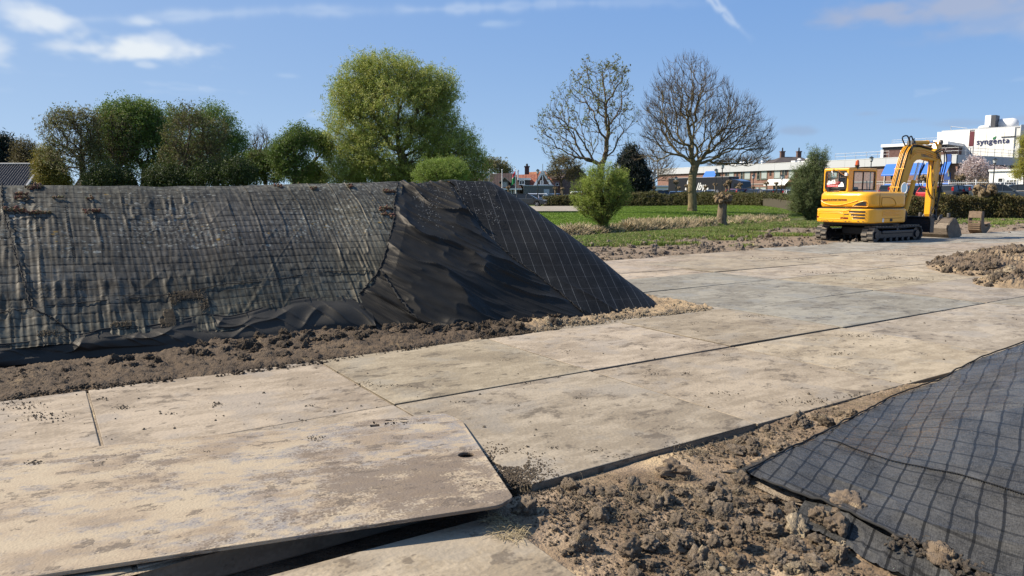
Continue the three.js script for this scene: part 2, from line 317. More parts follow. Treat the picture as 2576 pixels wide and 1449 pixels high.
{
  const aE = [-5.6, -3.66, -1.7, 0.25, 2.2, 4.155, 6.12, 8.15], tone = () => { const t = rr(0.86, 1.08); return [t, t * rr(0.97, 1.0), t * rr(0.93, 1.0)]; };
  for (let i = 0; i < aE.length - 1; i++) {
    const wide = i >= 5;
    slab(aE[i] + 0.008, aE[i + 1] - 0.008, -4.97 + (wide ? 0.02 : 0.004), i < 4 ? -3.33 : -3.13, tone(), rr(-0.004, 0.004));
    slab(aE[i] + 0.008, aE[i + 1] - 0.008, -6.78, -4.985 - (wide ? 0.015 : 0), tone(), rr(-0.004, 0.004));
  }
  const cE = [-3.13, -4.95, -6.70, -8.68, -10.2, -12.4], aR = [8.17, 11.9, 15.65, 19.4, 23.15, 26.9, 30.65];
  for (let r = 0; r < 5; r++) for (let i = 0; i < aR.length - 1; i++) {
    if (r === 4 && i > 5) continue;
    const off = r === 0 || r === 4 ? 0 : rr(-0.02, 0.02), grey = (r === 1 && i === 0) || (r === 2 && i === 0) || (r === 3 && i === 0), steel = grey ? [0.80, 0.85, 0.90] : r === 0 && i === 1 ? [0.80, 0.82, 0.84] : tone();
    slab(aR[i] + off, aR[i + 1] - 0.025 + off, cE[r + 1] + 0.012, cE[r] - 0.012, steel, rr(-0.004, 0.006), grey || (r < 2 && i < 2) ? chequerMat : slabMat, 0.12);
  }
  // plates behind the end of the mound and the pale strip beside the excavator
  for (let r = 1; r < 4; r++) slab(5.2, 8.15, cE[r + 2] + 0.01, cE[r + 1] - 0.01, r === 1 ? [0.9, 0.92, 0.95] : tone(), 0, slabMat, 0.12);
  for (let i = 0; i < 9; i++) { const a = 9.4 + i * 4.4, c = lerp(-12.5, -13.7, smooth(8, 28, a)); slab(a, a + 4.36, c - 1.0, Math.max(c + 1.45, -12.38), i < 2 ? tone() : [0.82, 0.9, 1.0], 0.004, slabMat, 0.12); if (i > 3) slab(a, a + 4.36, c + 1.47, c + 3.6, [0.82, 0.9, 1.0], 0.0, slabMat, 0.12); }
  // the slab in the left-hand corner in front of the road, lower than the rest
  const low = slab(-0.6, 1.85, -3.04, -1.0, [1.0, 0.98, 0.94], -0.04); low.rotation.y += -0.03;
  const bed = sheet(300, 70, (u, v) => { const a = lerp(-6, 30, u), c = lerp(-10.3, -3.3, v); return { p: road(a, c, -0.011 - 0.006 * vn(a * 6, c * 6) - 0.09 * smooth(8, 9, a) - 0.09 * smooth(3.9, 4.3, a) * Math.exp(-(((c + 4.975) / 0.12) ** 2))), uv: [a / 1.5, c / 1.5], color: [1.15, 1.1, 1.0] }; }, (u, v) => !(lerp(-6, 30, u) < 4 && lerp(-10.3, -3.3, v) < -6.7));
  mesh('bedding_sand', bed, soilMat, slabRoad);
}
{ // pale paving of the lot where the estate car stands
  const g = sheet(24, 12, (u, v) => { const q = atDepth(lerp(lerp(1180, 1240, v), lerp(1560, 1470, v), u), 500, lerp(88, 57, v)); return { p: V(q.x, landY(q.x, q.z) + 0.03, q.z), uv: [q.x / 5, q.z / 5], color: [0.95, 1.0, 1.06] }; });
  tag(mesh('car_park_paving', g, slabMat), 'pale grey paving of the car park beside the lawn', null, null, 'structure');
}
// ---------------------------------------------------------------- clods of earth
function clodGeo(k, detail, flat = 0.75, rough = 1) {
  let g = new THREE.IcosahedronGeometry(1, detail); g.deleteAttribute('uv'); g.deleteAttribute('normal'); g = mergeVertices(g, 1e-5); const p = g.attributes.position, v = V(0, 0, 0);
  for (let i = 0; i < p.count; i++) {
    v.fromBufferAttribute(p, i).normalize();
    const r = 0.8 + 0.32 * vn3(v.x * 1.6 + k * 7, v.y * 1.6, v.z * 1.6) + 0.24 * vn3(v.x * 3.6 + k * 3, v.y * 3.6, v.z * 3.6) + rough * 0.17 * vn3(v.x * 8 + k, v.y * 8, v.z * 8) + rough * 0.10 * vn3(v.x * 17, v.y * 17 + k, v.z * 17) ;
    p.setXYZ(i, v.x * r * 1.1, v.y * r * flat, v.z * r);
  }
  planarUV(g, (x, y, z) => [x * 0.2 + y * 0.1, z * 0.2 + y * 0.13]);
  g.computeVertexNormals(); return g;
}
const clodsBig = [1, 2, 3].map((k) => clodGeo(k, 7)), clodsSmall = [4, 5].map((k) => clodGeo(k, 1, 0.85));
const M4 = new THREE.Matrix4(), eul = new THREE.Euler(), qq = new THREE.Quaternion();
function place(x, y, z, s, tilt = Math.PI, sx = 1, sy = 1, sz = 1) { return new THREE.Matrix4().compose(V(x, y, z), qq.setFromEuler(eul.set(rr(-tilt, tilt), rr(0, 6.283), rr(-tilt, tilt))).clone(), V(s * sx * rr(0.8, 1.25), s * sy * rr(0.75, 1.1), s * sz * rr(0.8, 1.25))); }
// many clods as one object per variant under a parent: at() -> [x, y, z, size, tone]
function clods(n, at, parent, name = 'clods') {
  const lists = [[], [], [], [], []], tones = [[], [], [], [], []];
  for (let i = 0; i < n; i++) {
    const q = at(i); if (!q) continue;
    const k = q[3] > 0.03 ? Math.floor(rnd() * 3) : 3 + Math.floor(rnd() * 2);
    lists[k].push(place(q[0], q[1], q[2], q[3])); const t = q[4] ?? [1, 1, 1], w = rr(0.8, 1.15); tones[k].push(lin(t[0] * w, t[1] * w, t[2] * w));
  }
  [...clodsBig, ...clodsSmall].forEach((g, k) => { if (lists[k].length) instances(name, g, clodMat, lists[k], tones[k], parent); });
}
const DARK = [0.36, 0.31, 0.26], GREY = [1.0, 0.89, 0.77], PALE = [1.45, 1.33, 1.1];

// ---------------------------------------------------------------- the long mound: toe and crest lines in the road frame
const toeLine = [[-7, -8.9], [-5, -8.7], [-3, -8.5], [-0.39, -8.26], [1.5, -8.05], [3.04, -7.88], [3.9, -7.5], [5.5, -7.3], [6.6, -7.28], [7.34, -7.42], [7.75, -7.95], [8.0, -9.0], [8.1, -10.5], [7.6, -12.2], [6.0, -13.3], [3, -13.6], [-7, -13.6]];
const crestLine = [[-7, -10.8], [-5, -10.6], [-3, -10.4], [-0.4, -10.15], [1.5, -9.95], [3.0, -9.8], [3.8, -9.65], [4.8, -9.5], [5.4, -9.42], [5.75, -9.45], [5.92, -9.6], [6.0, -9.9], [6.0, -10.4], [5.8, -10.9], [5.1, -11.3], [3, -11.4], [-7, -11.4]];
const toeCurve = new THREE.CatmullRomCurve3(toeLine.map(([a, c]) => V(a, 0, c))), crestCurve = new THREE.CatmullRomCurve3(crestLine.map(([a, c]) => V(a, 0, c)));
const toeM = (() => { const t = [0]; for (let i = 1; i <= 800; i++) t.push(t[i - 1] + toeCurve.getPoint(i / 800).distanceTo(toeCurve.getPoint((i - 1) / 800))); return t; })();
const alongToe = (s) => { const q = clamp(s) * 800, i = Math.min(799, Math.floor(q)); return lerp(toeM[i], toeM[i + 1], q - i); };
const crestTop = (s) => table([[0, 1.66], [0.2, 1.67], [0.25, 1.66], [0.31, 1.72], [0.37, 1.76], [0.43, 1.74], [0.5, 1.79], [0.6, 1.78], [1, 1.7]], s);
const power = (s) => lerp(1.28, 1.1, smooth(0.3, 0.5, s));
const toeBuf = V(0, 0, 0), crestBuf = V(0, 0, 0);
function moundAt(s, t) {
  toeCurve.getPoint(clamp(s), toeBuf); crestCurve.getPoint(clamp(s), crestBuf);
  const k = Math.max(0, t), h = t <= 1 ? 1 - Math.pow(1 - Math.max(0, t), power(s)) : 1, a = lerp(toeBuf.x, crestBuf.x, k), c = lerp(toeBuf.z, crestBuf.z, k);
  const rough = 0.035 * vn(a * 0.9, c * 0.9 + t, 0, 71) * smooth(0, 0.3, t);
  return road(a, c, h * crestTop(s) + rough - (t > 1 ? 0.08 * (t - 1) : 0) + (t < 0 ? t * 0.3 : 0));
}
function moundNormal(s, t) { const e = 0.004, p = moundAt(s, t), n = moundAt(s + e, t).sub(p).cross(moundAt(s, t + 0.02).sub(p)).normalize(); return n; }
function toPixel(p) { const y = p.y - EYE, up = y * CP + p.z * SP, ahead = y * SP - p.z * CP; return [HALF_W + FOCAL * p.x / ahead, HALF_H - FOCAL * up / ahead]; }
const moundPix = []; for (let i = 60; i <= 365; i++) for (let j = 0; j <= 60; j++) { const s = i / 640, t = j / 60, q = toPixel(moundAt(s, t)); moundPix.push([q[0], q[1], s, t]); }
function onMound(px, py) { let best = null, bd = 1e9; for (const q of moundPix) { const d = (q[0] - px) ** 2 + (q[1] - py) ** 2; if (d < bd) { bd = d; best = q; } } return [best[2], best[3]]; }
const seamA = [[1000, 474], [992, 520], [985, 575], [968, 640], [952, 690], [930, 720], [905, 752], [893, 790]].map(([x, y]) => onMound(x, y)).sort((p, q) => p[1] - q[1]).map(([s, t]) => [t, s]);
const seamB = [[1140, 478], [1165, 520], [1215, 590], [1265, 640], [1330, 690], [1400, 745], [1458, 796]].map(([x, y]) => onMound(x, y)).sort((p, q) => p[1] - q[1]).map(([s, t]) => [t, s]);
const lineA = (t) => table(seamA, t), lineB = (t) => table(seamB, t);

const mound = thing('soil_mound', V(0, 0, 0), 0, 'long flat-topped bank of earth under black ground sheets beside the road', 'soil mound');
mesh('earth_core', sheet(160, 30, (u, v) => { const s = u, t = lerp(-0.06, s < 0.52 ? 1.55 : 1.0, v), p = moundAt(s, t); p.y -= 0.05 + 0.02 * (t > 1); const n = 0.05 * vn(p.x * 3, p.z * 3, 0, 73); return { p: p.setY(p.y + (t > 1 ? n : 0)), uv: [p.x / 1.5, p.z / 1.5], color: [0.75, 0.6, 0.5] }; }), soilMat, mound);
// soil and moss along the crest
seed(77);
clods(1500, () => { const s = rr(0.1, 0.5), t = rr(1.06, 1.75), p = moundAt(s, t), big = smooth(0.3, 0.42, s); return [p.x, p.y - 0.02, p.z, lerp(0.014, 0.034, big) + (0.03 + 0.05 * big) * Math.pow(rnd(), 6) * (vn(p.x * 0.8, 1, 0, 5) > -0.2 ? 1 : 0.3), [0.7, 0.55, 0.45]]; }, mound, 'crest_clods');
{ const m = [], c = []; for (let i = 0; i < 9000; i++) { const s = rr(0.08, 0.5), p = moundAt(s, 0.985 + 0.1 * rnd() + 0.03 * vn(s * 60, 0)); m.push(place(p.x, p.y + 0.022, p.z, rr(0.008, 0.022), 0.4, 1.4, 0.7, 1.4)); const k = rnd(); c.push(k < 0.5 ? lin(0.5, 0.24, 0.11) : lin(0.3, 0.2, 0.12)); } instances('dry_moss', clodsSmall[0], mat(0.6, 0.6, 0.6, 1), m, c, mound); }

// ---------------------------------------------------------------- ground sheets
const weaveBump = (() => { const N = field(512, 512, 64, 64, 2, 41); return grayFrom(512, 512, (i, u, v) => 0.5 + 0.22 * Math.sin(u * 512 * Math.PI / 4) * Math.sin(v * 512 * Math.PI / 4) + 0.2 * N[i]); })();
const SHEET_A0 = 0.09, LX = 9.2, LY = 2.9;
const lichenMap = canvasTex(2048, 1024, (g, w, h) => {
  seed(31);
  g.fillStyle = 'rgb(76,74,69)'; g.fillRect(0, 0, w, h);
  const img = g.getImageData(0, 0, w, h), N = field(w, h, 7, 9, 6, 44, 0.6), K = field(w, h, 300, 40, 3, 45), Gr = field(w, h, 3, 2, 4, 46);
  for (let i = 0; i < w * h; i++) { const k = 1 + 0.35 * N[i] + 0.4 * K[i], gr = 0.5 + 0.9 * Gr[i]; img.data[4 * i] *= k; img.data[4 * i + 1] *= k * lerp(0.99, 1.0, gr); img.data[4 * i + 2] *= k * lerp(1.0, 0.92, gr); }
  g.putImageData(img, 0, 0);
  const X = (m) => m / LX * w, Yp = (m) => h - m / LY * h;
  // woven guide threads
  for (let y = 0.04; y < LY; y += 0.1045) { g.strokeStyle = 'rgba(14,14,14,0.7)'; g.lineWidth = 3.2; g.beginPath(); for (let x = 0; x <= w; x += 16) { const yy = Yp(y + 0.012 * vn(x / 140, y * 9, 0, 51)); x ? g.lineTo(x, yy) : g.moveTo(x, yy); } g.stroke(); }
  for (let x = 0.1; x < LX; x += 0.0967) { g.strokeStyle = 'rgba(18,18,18,0.5)'; g.lineWidth = 1.6; g.beginPath(); for (let y = 0; y <= h; y += 16) { const xx = X(x + 0.012 * vn(x * 5, y / 90, 0, 52)); y ? g.lineTo(xx, y) : g.moveTo(xx, y); } g.stroke(); }
  // lichen rosettes, thick along the top and in a band half way up
  for (let i = 0; i < 9000; i++) {
    const top = rnd() < 0.55, x = rr(1.2, LX), cl = vn(x * 1.1, 3, 0, 53), cl2 = vn(x * 3, top ? 1 : 9, 0, 54);
    if (rnd() > 0.55 + 0.55 * cl + 0.35 * cl2) continue;
    const y = top ? LY * (0.99 - 0.36 * Math.pow(rnd(), 1.6)) : LY * (0.53 + 0.11 * (rnd() + rnd() - 1) + 0.05 * cl), r = rr(1.3, 3.2) * (1 + 2 * Math.pow(rnd(), 9)), px = X(x), py = Yp(y), k = rr(95, 160), yellow = rnd() < 0.04;
    g.fillStyle = yellow ? 'rgba(150,112,38,0.55)' : `rgba(${k},${k + 2},${k - 6},${rr(0.35, 0.85)})`;
    g.beginPath(); for (let a = 0; a < 9; a++) { const q = r * rr(0.7, 1.15), A = a / 9 * 6.283; a ? g.lineTo(px + q * Math.cos(A), py + q * Math.sin(A)) : g.moveTo(px + q, py); } g.fill();
    if (!yellow && r > 4) { g.fillStyle = 'rgba(90,90,86,0.6)'; g.beginPath(); g.arc(px, py, r * 0.5, 0, 7); g.fill(); }
  }
});
lichenMap.wrapS = lichenMap.wrapT = THREE.RepeatWrapping;
const sheetMat = new THREE.MeshPhysicalMaterial({ map: lichenMap, bumpMap: weaveBump, bumpScale: 0.0015, roughness: 0.55, specularIntensity: 0.45, specularColor: lin(1, 0.86, 0.68) });
const blackMat = phys(0.014, 0.0135, 0.0125, 0.5, { specularIntensity: 0.5, specularColor: lin(1, 0.9, 0.78), bumpMap: weaveBump, bumpScale: 0.0012 });
const ropeMat = mat(0.018, 0.017, 0.016, 0.9);
const ridge = (x) => 1 - Math.abs(x);
function leftWrinkle(X, Yv) {
  const right = smooth(4.9, 6.4, X), cordY = Yv + 0.012 * vn(X / 0.6, Yv * 9, 0, 51), f = mod(cordY - 0.04, 0.1045) / 0.1045, cord = Math.exp(-(((f > 0.5 ? 1 - f : f) / 0.075) ** 2));
  const gx = X + 0.02 * vn(X * 4, Yv * 3, 0, 52), q = mod(gx - 0.1, 0.29) / 0.29, rib = Math.exp(-(((q > 0.5 ? 1 - q : q) / 0.02) ** 2)) * smooth(-0.5, 0.4, vn(X * 2.3, Yv * 1.1, 0, 56));
  const rows = Math.floor((cordY - 0.04) / 0.1045), fine = 1.3 * Math.pow(ridge(vn(X * 13 + 0.5 * vn(X * 9, Yv * 3), Yv * 2.6 + rows * 0.16, 0, 57)), 3) - 0.5 + 0.55 * vn(X * 40, Yv * 5, 0, 58), top = smooth(2.75, 2.0, Yv);
  const dg = X * 0.62 + Yv * 0.78, dh = X * 0.78 - Yv * 0.62, fold = Math.pow(Math.max(0, ridge(vn(dh * 5.5, dg * 1.0, 0, 59)) - 0.5) / 0.5, 3) * right * 0.25 + Math.pow(Math.max(0, ridge(vn(dh * 3, dg * 0.7 + 9, 0, 60)) - 0.6) / 0.4, 2) * 0.35 * smooth(1.6, 0.5, Yv) * smooth(3.6, 5, X);
  return 0.05 + 0.018 * vn(X * 1.1, Yv * 1.2, 0, 62) + 0.010 * vn(X * 3.3, Yv * 1.6, 0, 63) - 0.0035 * cord + 0.011 * rib + 0.0024 * Math.sin(X * 108 + 2.5 * vn(X * 5, Yv * 2, 0, 65)) * top + 0.0105 * fine * top * (0.6 + 0.55 * vn(X * 1.3, Yv * 1.5, 0, 64)) + 0.016 * fold;
}
function sheetOnMound(nu, nv, s0, s1, t0, t1, lift, uvOf) {
  const geo = sheet(nu, nv, (u, v) => {
    const t = lerp(t0, t1, v), s = lerp(s0(t), s1(t), u), p = moundAt(s, t), n = moundNormal(s, Math.min(t, 0.97)), X = alongToe(s) - alongToe(SHEET_A0), Yv = t * 2.6;
    return { p: p.addScaledVector(n, lift(X, Yv, u, v, s, t)), uv: uvOf(X, Yv, p) };
  });
  return geo;
}
const leftSheet = thing('ground_sheet', V(0, 0, 0), 0, 'weathered dark sheet spotted with pale lichen on the long left face of the mound', 'ground sheet');
mesh('woven_cloth', sheetOnMound(800, 205, () => SHEET_A0, (t) => lineA(t) + 0.004, 0.05, 1.08, (X, Yv, u, v, s, t) => leftWrinkle(X, Yv) - 0.03 * smooth(1.0, 1.08, t), (X, Yv) => [X / LX, Yv / LY]), sheetMat, leftSheet);
const midSheet = thing('ground_sheet', V(0, 0, 0), 0, 'plain black wrinkled sheet between two laced seams at the end of the mound', 'ground sheet');
const midLift = (X, Yv, u, v, s, t) => {
  const p = moundAt(s, t), q = p.x * 0.93 - p.y * 0.36, w = p.y * 0.93 + p.x * 0.36 - 0.25 * q * q * 0.12, e = Math.min(1, 6 * Math.min(u, 1 - u) + 0.15);
  const f1 = ridge(vn(w * 7.5 + 0.4 * vn(q * 2, w * 2), q * 0.75, 0, 81)), f2 = ridge(vn(w * 15, q * 1.3 + 4, 0, 82));
  return 0.06 + e * (0.062 * Math.pow(f1, 4) + 0.026 * Math.pow(f2, 3) + 0.012 * Math.pow(ridge(vn(w * 26, q * 2 + 3, 0, 89)), 3) + 0.06 * vn(w * 2.4, q * 1.1, 0, 83) + 0.005 * vn(w * 30, q * 6, 0, 84));
};
mesh('woven_cloth', sheetOnMound(300, 260, lineA, lineB, -0.02, 1.06, midLift, (X, Yv) => [X / 0.4, Yv / 0.4]), blackMat, midSheet);
const stripeMap = (() => { const N = field(1024, 1024, 8, 8, 5, 91, 0.6), K = field(1024, 1024, 200, 200, 2, 92); return colorFrom(1024, 1024, (i, u, v) => { const fu = Math.abs(mod(u * 8 + 0.5, 1) - 0.5), fv = Math.abs(mod(v * 8 + 0.5, 1) - 0.5), b = 0.016 * (1 + 0.5 * N[i] + 0.5 * K[i]), l = (1 - smooth(0.008, 0.028, fu)) * clamp(0.75 + N[i]), m = (1 - smooth(0.008, 0.025, fv)) * 0.45; return [b + 0.15 * l + 0.05 * m, b + 0.147 * l + 0.05 * m, b * 0.98 + 0.14 * l + 0.05 * m]; }); })();
const rightSheet = thing('ground_sheet', V(0, 0, 0), 0, 'black sheet with thin pale stripes on the sloping right end of the mound', 'ground sheet');
mesh('woven_cloth', sheetOnMound(260, 200, lineB, () => 0.80, -0.03, 1.1, (X, Yv, u, v, s, t) => { const p = moundAt(s, t), d = p.x * 0.5 + p.y * 0.87, e = p.x * 0.87 - p.y * 0.5, top = smooth(0.6, 1, t) * smooth(0.45, 0.1, u); return 0.05 + 0.006 * vn(d * 9, e * 2, 0, 85) + 0.02 * vn(d * 2, e * 1.4, 0, 86) + 0.05 * top * Math.pow(ridge(vn(d * 4, e * 1.4, 0, 87)), 3) + 0.035 * smooth(0.3, 0.0, t) * Math.pow(ridge(vn(d * 5, e * 1.2, 0, 88)), 4); }, (X, Yv, p) => [(p.x * 0.97 - p.z * 0.22 + p.y * 0.12) / 1.18, (p.y * 1.25 - p.z * 0.1) / 1.6]), new THREE.MeshPhysicalMaterial({ map: stripeMap, bumpMap: weaveBump, bumpScale: 0.001, roughness: 0.66, specularIntensity: 0.35, specularColor: lin(1, 0.9, 0.78) }), rightSheet);
// lichen that stands on the crumpled shoulder of the mound
seed(12);
{ const m = [], c = [], e = []; for (let i = 0; i < 1300; i++) { const q = onMoundFast(rr(1040, 1250), rr(470, 610)); if (!q) continue; e.push(q); }
  for (const [s, t] of e) { const k = vn(s * 90, t * 9, 0, 15) + 0.4 * vn(s * 240, t * 24, 0, 16); if (k < 0.05 || t < 0.45) continue; const p = moundAt(s + rr(-0.002, 0.002), t + rr(-0.01, 0.01)), n = moundNormal(s, Math.min(0.97, t)), r = rr(0.003, 0.009); m.push(new THREE.Matrix4().compose(p.addScaledVector(n, 0.075 + 0.03 * rnd()), new THREE.Quaternion().setFromUnitVectors(Y, n), V(r, 0.002, r * rr(0.7, 1.3)))); const w = rr(0.07, 0.22); c.push(lin(w, w, w * 0.95)); }
  instances('lichen', new THREE.SphereGeometry(1, 6, 4), mat(1, 1, 1, 1), m, c, rightSheet); }
function onMoundFast(px, py) { let best = null, bd = 60; for (let i = Math.floor(rnd() * 7); i < moundPix.length; i += 7) { const q = moundPix[i], d = (q[0] - px) ** 2 + (q[1] - py) ** 2; if (d < bd) { bd = d; best = q; } } return best && [best[2], best[3]]; }
// laced seams and stitched lines
function seam(pixels, parent, r, name = 'laced_seam', lift = 0.075, lumps = 1) {
  const c = new THREE.CatmullRomCurve3(pixels.map(([x, y]) => { const [s, t] = onMound(x, y); return moundAt(s, t).addScaledVector(moundNormal(s, Math.min(0.97, t)), lift); }));
  const L = c.getLength(), n = Math.round(L / 0.03), pts = [], out = [];
  for (let i = 0; i <= n; i++) { const p = c.getPointAt(i / n); p.x += rr(-1, 1) * 0.012 * lumps; p.y += rr(-1, 1) * 0.012 * lumps; pts.push(p); }
  out.push(tube(pts, r, n * 2, 5));
  for (let i = 1; i < n; i++) if (rnd() < 0.75) { const p = pts[i], q = p.clone().add(V(rr(-1, 1), rr(-1, 1), rr(0, 0.6)).multiplyScalar(0.035 * lumps)); out.push(rod(p, q, r * 0.9, r * 0.5, 5)); }
  return mesh(name, out, ropeMat, parent);
}
seed(44);
seam([[1000, 470], [992, 520], [985, 575], [968, 640], [952, 690], [930, 720], [905, 752]], midSheet, 0.009, 'laced_seam', 0.075, 0.7);
seam([[1140, 480], [1165, 520], [1215, 590], [1265, 640], [1330, 690], [1400, 745], [1458, 794]], rightSheet, 0.008, 'laced_seam', 0.075, 0.7);
seam([[955, 690], [985, 730], [1010, 770], [1050, 812], [1085, 832]], midSheet, 0.012, 'laced_seam', 0.09, 0.8);
seam([[0, 796], [86, 786], [250, 767], [430, 748], [560, 726], [664, 713], [800, 694], [940, 686]], leftSheet, 0.0045, 'stitched_line', 0.062, 0.35);
seam([[8, 478], [10, 540], [24, 600], [40, 660], [62, 720], [84, 780], [130, 812], [180, 838]], leftSheet, 0.008, 'laced_seam', 0.07, 0.8);
// tufts of moss growing on the left sheet, casting long shadows
seed(9);
{ const m = [], c = []; for (const [x, y, k] of [[31, 538, 5], [60, 540, 2], [85, 546, 6], [110, 547, 6], [221, 542, 3], [240, 540, 6], [55, 500, 4], [59, 509, 4], [96, 482, 6], [82, 484, 4], [148, 508, 2], [232, 510, 2], [790, 484, 5], [970, 490, 6], [985, 492, 6], [975, 533, 9], [985, 552, 9], [960, 535, 7], [965, 548, 6], [700, 478, 3], [880, 478, 4]]) for (let i = 0; i < k * 5; i++) { const [s, t] = onMound(x + rr(-6, 6), y + rr(-2, 2)), p = moundAt(s + rr(-0.0012, 0.0012), t), n = moundNormal(s, Math.min(t, 0.97)); p.addScaledVector(n, 0.06 + rr(0, 0.02)); m.push(place(p.x, p.y, p.z, rr(0.008, 0.02))); c.push(lin(0.32 * rr(0.6, 1.2), 0.21 * rr(0.6, 1.1), 0.1)); } instances('moss_tufts', clodsSmall[1], mat(0.5, 0.5, 0.5, 1), m, c, leftSheet); }
// the loose skirt of sheet along the foot of the mound
{
  const topEdge = [[-60, 866], [0, 864], [78, 858], [137, 848], [203, 840], [273, 831], [363, 819], [449, 807], [520, 794], [578, 792], [664, 776], [703, 764], [781, 751], [840, 747], [898, 758], [940, 790]], e = topEdge.map(([x, y]) => onMound(x, y)), tc = new THREE.CatmullRomCurve3(e.map(([s, t]) => V(s, t, 0)));
  const skirt = thing('sheet_skirt', V(0, 0, 0), 0, 'loose strip of black sheet sagging along the foot of the left face of the mound', 'ground sheet');
  const line = [];
  const g = sheet(420, 70, (u, v) => {
    const q = tc.getPoint(u), s = q.x, top = moundAt(s, q.y), n = moundNormal(s, q.y), foot = moundAt(s, -0.02); n.y = 0; n.normalize();
    const X = alongToe(s), drop = 1 - v, out = lerp(0.055, 0.20 + 0.10 * vn(X * 1.2, 2, 0, 95), Math.pow(drop, 0.8)) + 0.10 * Math.sin(Math.PI * drop) * (0.55 + 0.6 * vn(X * 1.7, 5, 0, 96));
    const p = top.clone().lerp(foot, Math.pow(drop, 0.95)).addScaledVector(n, out - 0.11 * drop);
    const f = ridge(vn(X * 2.6 + drop * 1.3, drop * 1.6, 0, 97)), f2 = ridge(vn(X * 6 - drop * 3, drop * 2.2, 0, 98)), k = Math.sin(Math.PI * Math.min(1, drop * 1.35 + 0.03));
    p.addScaledVector(n, k * (0.055 * Math.pow(f, 4) + 0.022 * Math.pow(f2, 4) + 0.05 * vn(X * 3.2, drop * 2.5, 0, 99))); p.y += 0.02 * k * vn(X * 4, drop * 3, 0, 100) + 0.012 * (v > 0.94);
    if (v === 1) line.push(p.clone().addScaledVector(n, 0.006));
    return { p, uv: [X / 0.4, v] };
  });
  mesh('woven_cloth', g, phys(0.03, 0.029, 0.027, 0.5, { bumpMap: weaveBump, bumpScale: 0.0015, specularIntensity: 0.5, specularColor: lin(1, 0.88, 0.72) }), skirt);
  const knots = [tube(line.filter((_, i) => i % 3 === 0), 0.007, 280, 5)];
  for (let i = 8; i < line.length; i += 26 + Math.floor(rnd() * 12)) knots.push(rod(line[i], line[i].clone().add(V(rr(0, 0.05), -rr(0.05, 0.1), 0.06)), 0.006, 0.003, 5), rod(line[i], line[i].clone().add(V(rr(-0.05, 0), -rr(0.0, 0.02), 0.08)), 0.005, 0.003, 5));
  mesh('rope_hem', knots, ropeMat, skirt);
  // sand caught in a pocket of the sheet
  seed(3); const at = [];
  for (const [x, y, k, w, h] of [[470, 745, 30, 26, 3], [440, 762, 40, 8, 14], [425, 800, 90, 10, 10], [425, 820, 200, 18, 4], [500, 752, 30, 14, 10], [514, 775, 25, 5, 16], [470, 752, 60, 30, 5], [310, 826, 50, 30, 3], [125, 850, 40, 30, 2]]) for (let i = 0; i < k * 7; i++) { const [s, t] = onMound(x + w * (rnd() + rnd() - 1), y + h * (rnd() + rnd() - 1)); const p = moundAt(s + rr(-0.001, 0.001), t + rr(-0.012, 0.012)), n = moundNormal(s, t); p.addScaledVector(n, 0.055 + rr(0, 0.02)); at.push([p.x, p.y, p.z, rr(0.003, 0.007), [1.4, 1.25, 1.0]]); }
  const sand = thing('sand_patch', V(0, 0, 0), 0, 'pale sand caught in the pocket of the sheet above the skirt', 'sand'); clods(at.length, (i) => at[i], sand, 'sand_lumps');
}

// ---------------------------------------------------------------- loose soil at the foot of the mound
function soilField(name, label, nu, nv, at, parent) { const o = mesh(name, sheet(nu, nv, at), soilMat, parent); if (!parent) tag(o, label, null, null, 'stuff'); return o; }
const lumps = (x, z, k = 1) => { const w = vn(x * 6, z * 6, 0, 110), q = Math.max(0, vn(x * 14, z * 14, 0, 111)), r = Math.max(0, vn(x * 31, z * 31, 0, 112)), f = Math.max(-0.2, vn(x * 66, z * 66, 0, 113)); return k * (0.020 * w + 0.018 * q * q + 0.020 * r * r + 0.015 * f); };
const bandEdge = (a) => -6.74 + 0.05 * vn(a * 2.2, 1, 0, 120) + 0.10 * vn(a * 0.7, 4, 0, 121) - 0.14 * smooth(4.2, 7.5, a) - 0.1 * (a < 0.3 ? 1 : 0);
const bandHeight = (a, c) => { const toe = table([[-6, -8.75], [-0.4, -8.26], [3, -7.9], [4, -7.5], [6, -7.3], [8.3, -7.4]], a), e = bandEdge(a), k = clamp((e - c) / (e - toe)); return (0.035 * smooth(0.6, 2.2, a) * (1 - smooth(3.6, 5, a)) + 0.03) * Math.pow(k, 1.5) * (1 - 0.3 * smooth(4, 7.5, a)); };
soilField('soil_band', 'dark crumbly soil along the foot of the mound', 760, 130, (u, v) => {
  const a = lerp(-4, 8.0, u), c = lerp(-8.9, bandEdge(a) + 0.04, v), q = road(a, c), k = smooth(1, 0.9, v), sand = smooth(4.6, 6.0, a + 0.8 * vn(a * 3, c * 3));
  q.y = -0.035 + 0.045 * k - 0.09 * smooth(0.55, 0.2, v) * smooth(1.9, 0.9, a) + bandHeight(a, c) + lumps(q.x, q.z, 1.15) * (0.65 + 0.35 * k) * (1 - 0.55 * smooth(0.35, 0.0, v));
  const col = mix3(DARK, [1.2, 1.08, 0.88], sand); return { p: q, uv: [q.x / 1.5, q.z / 1.5], color: col };
});
seed(21);
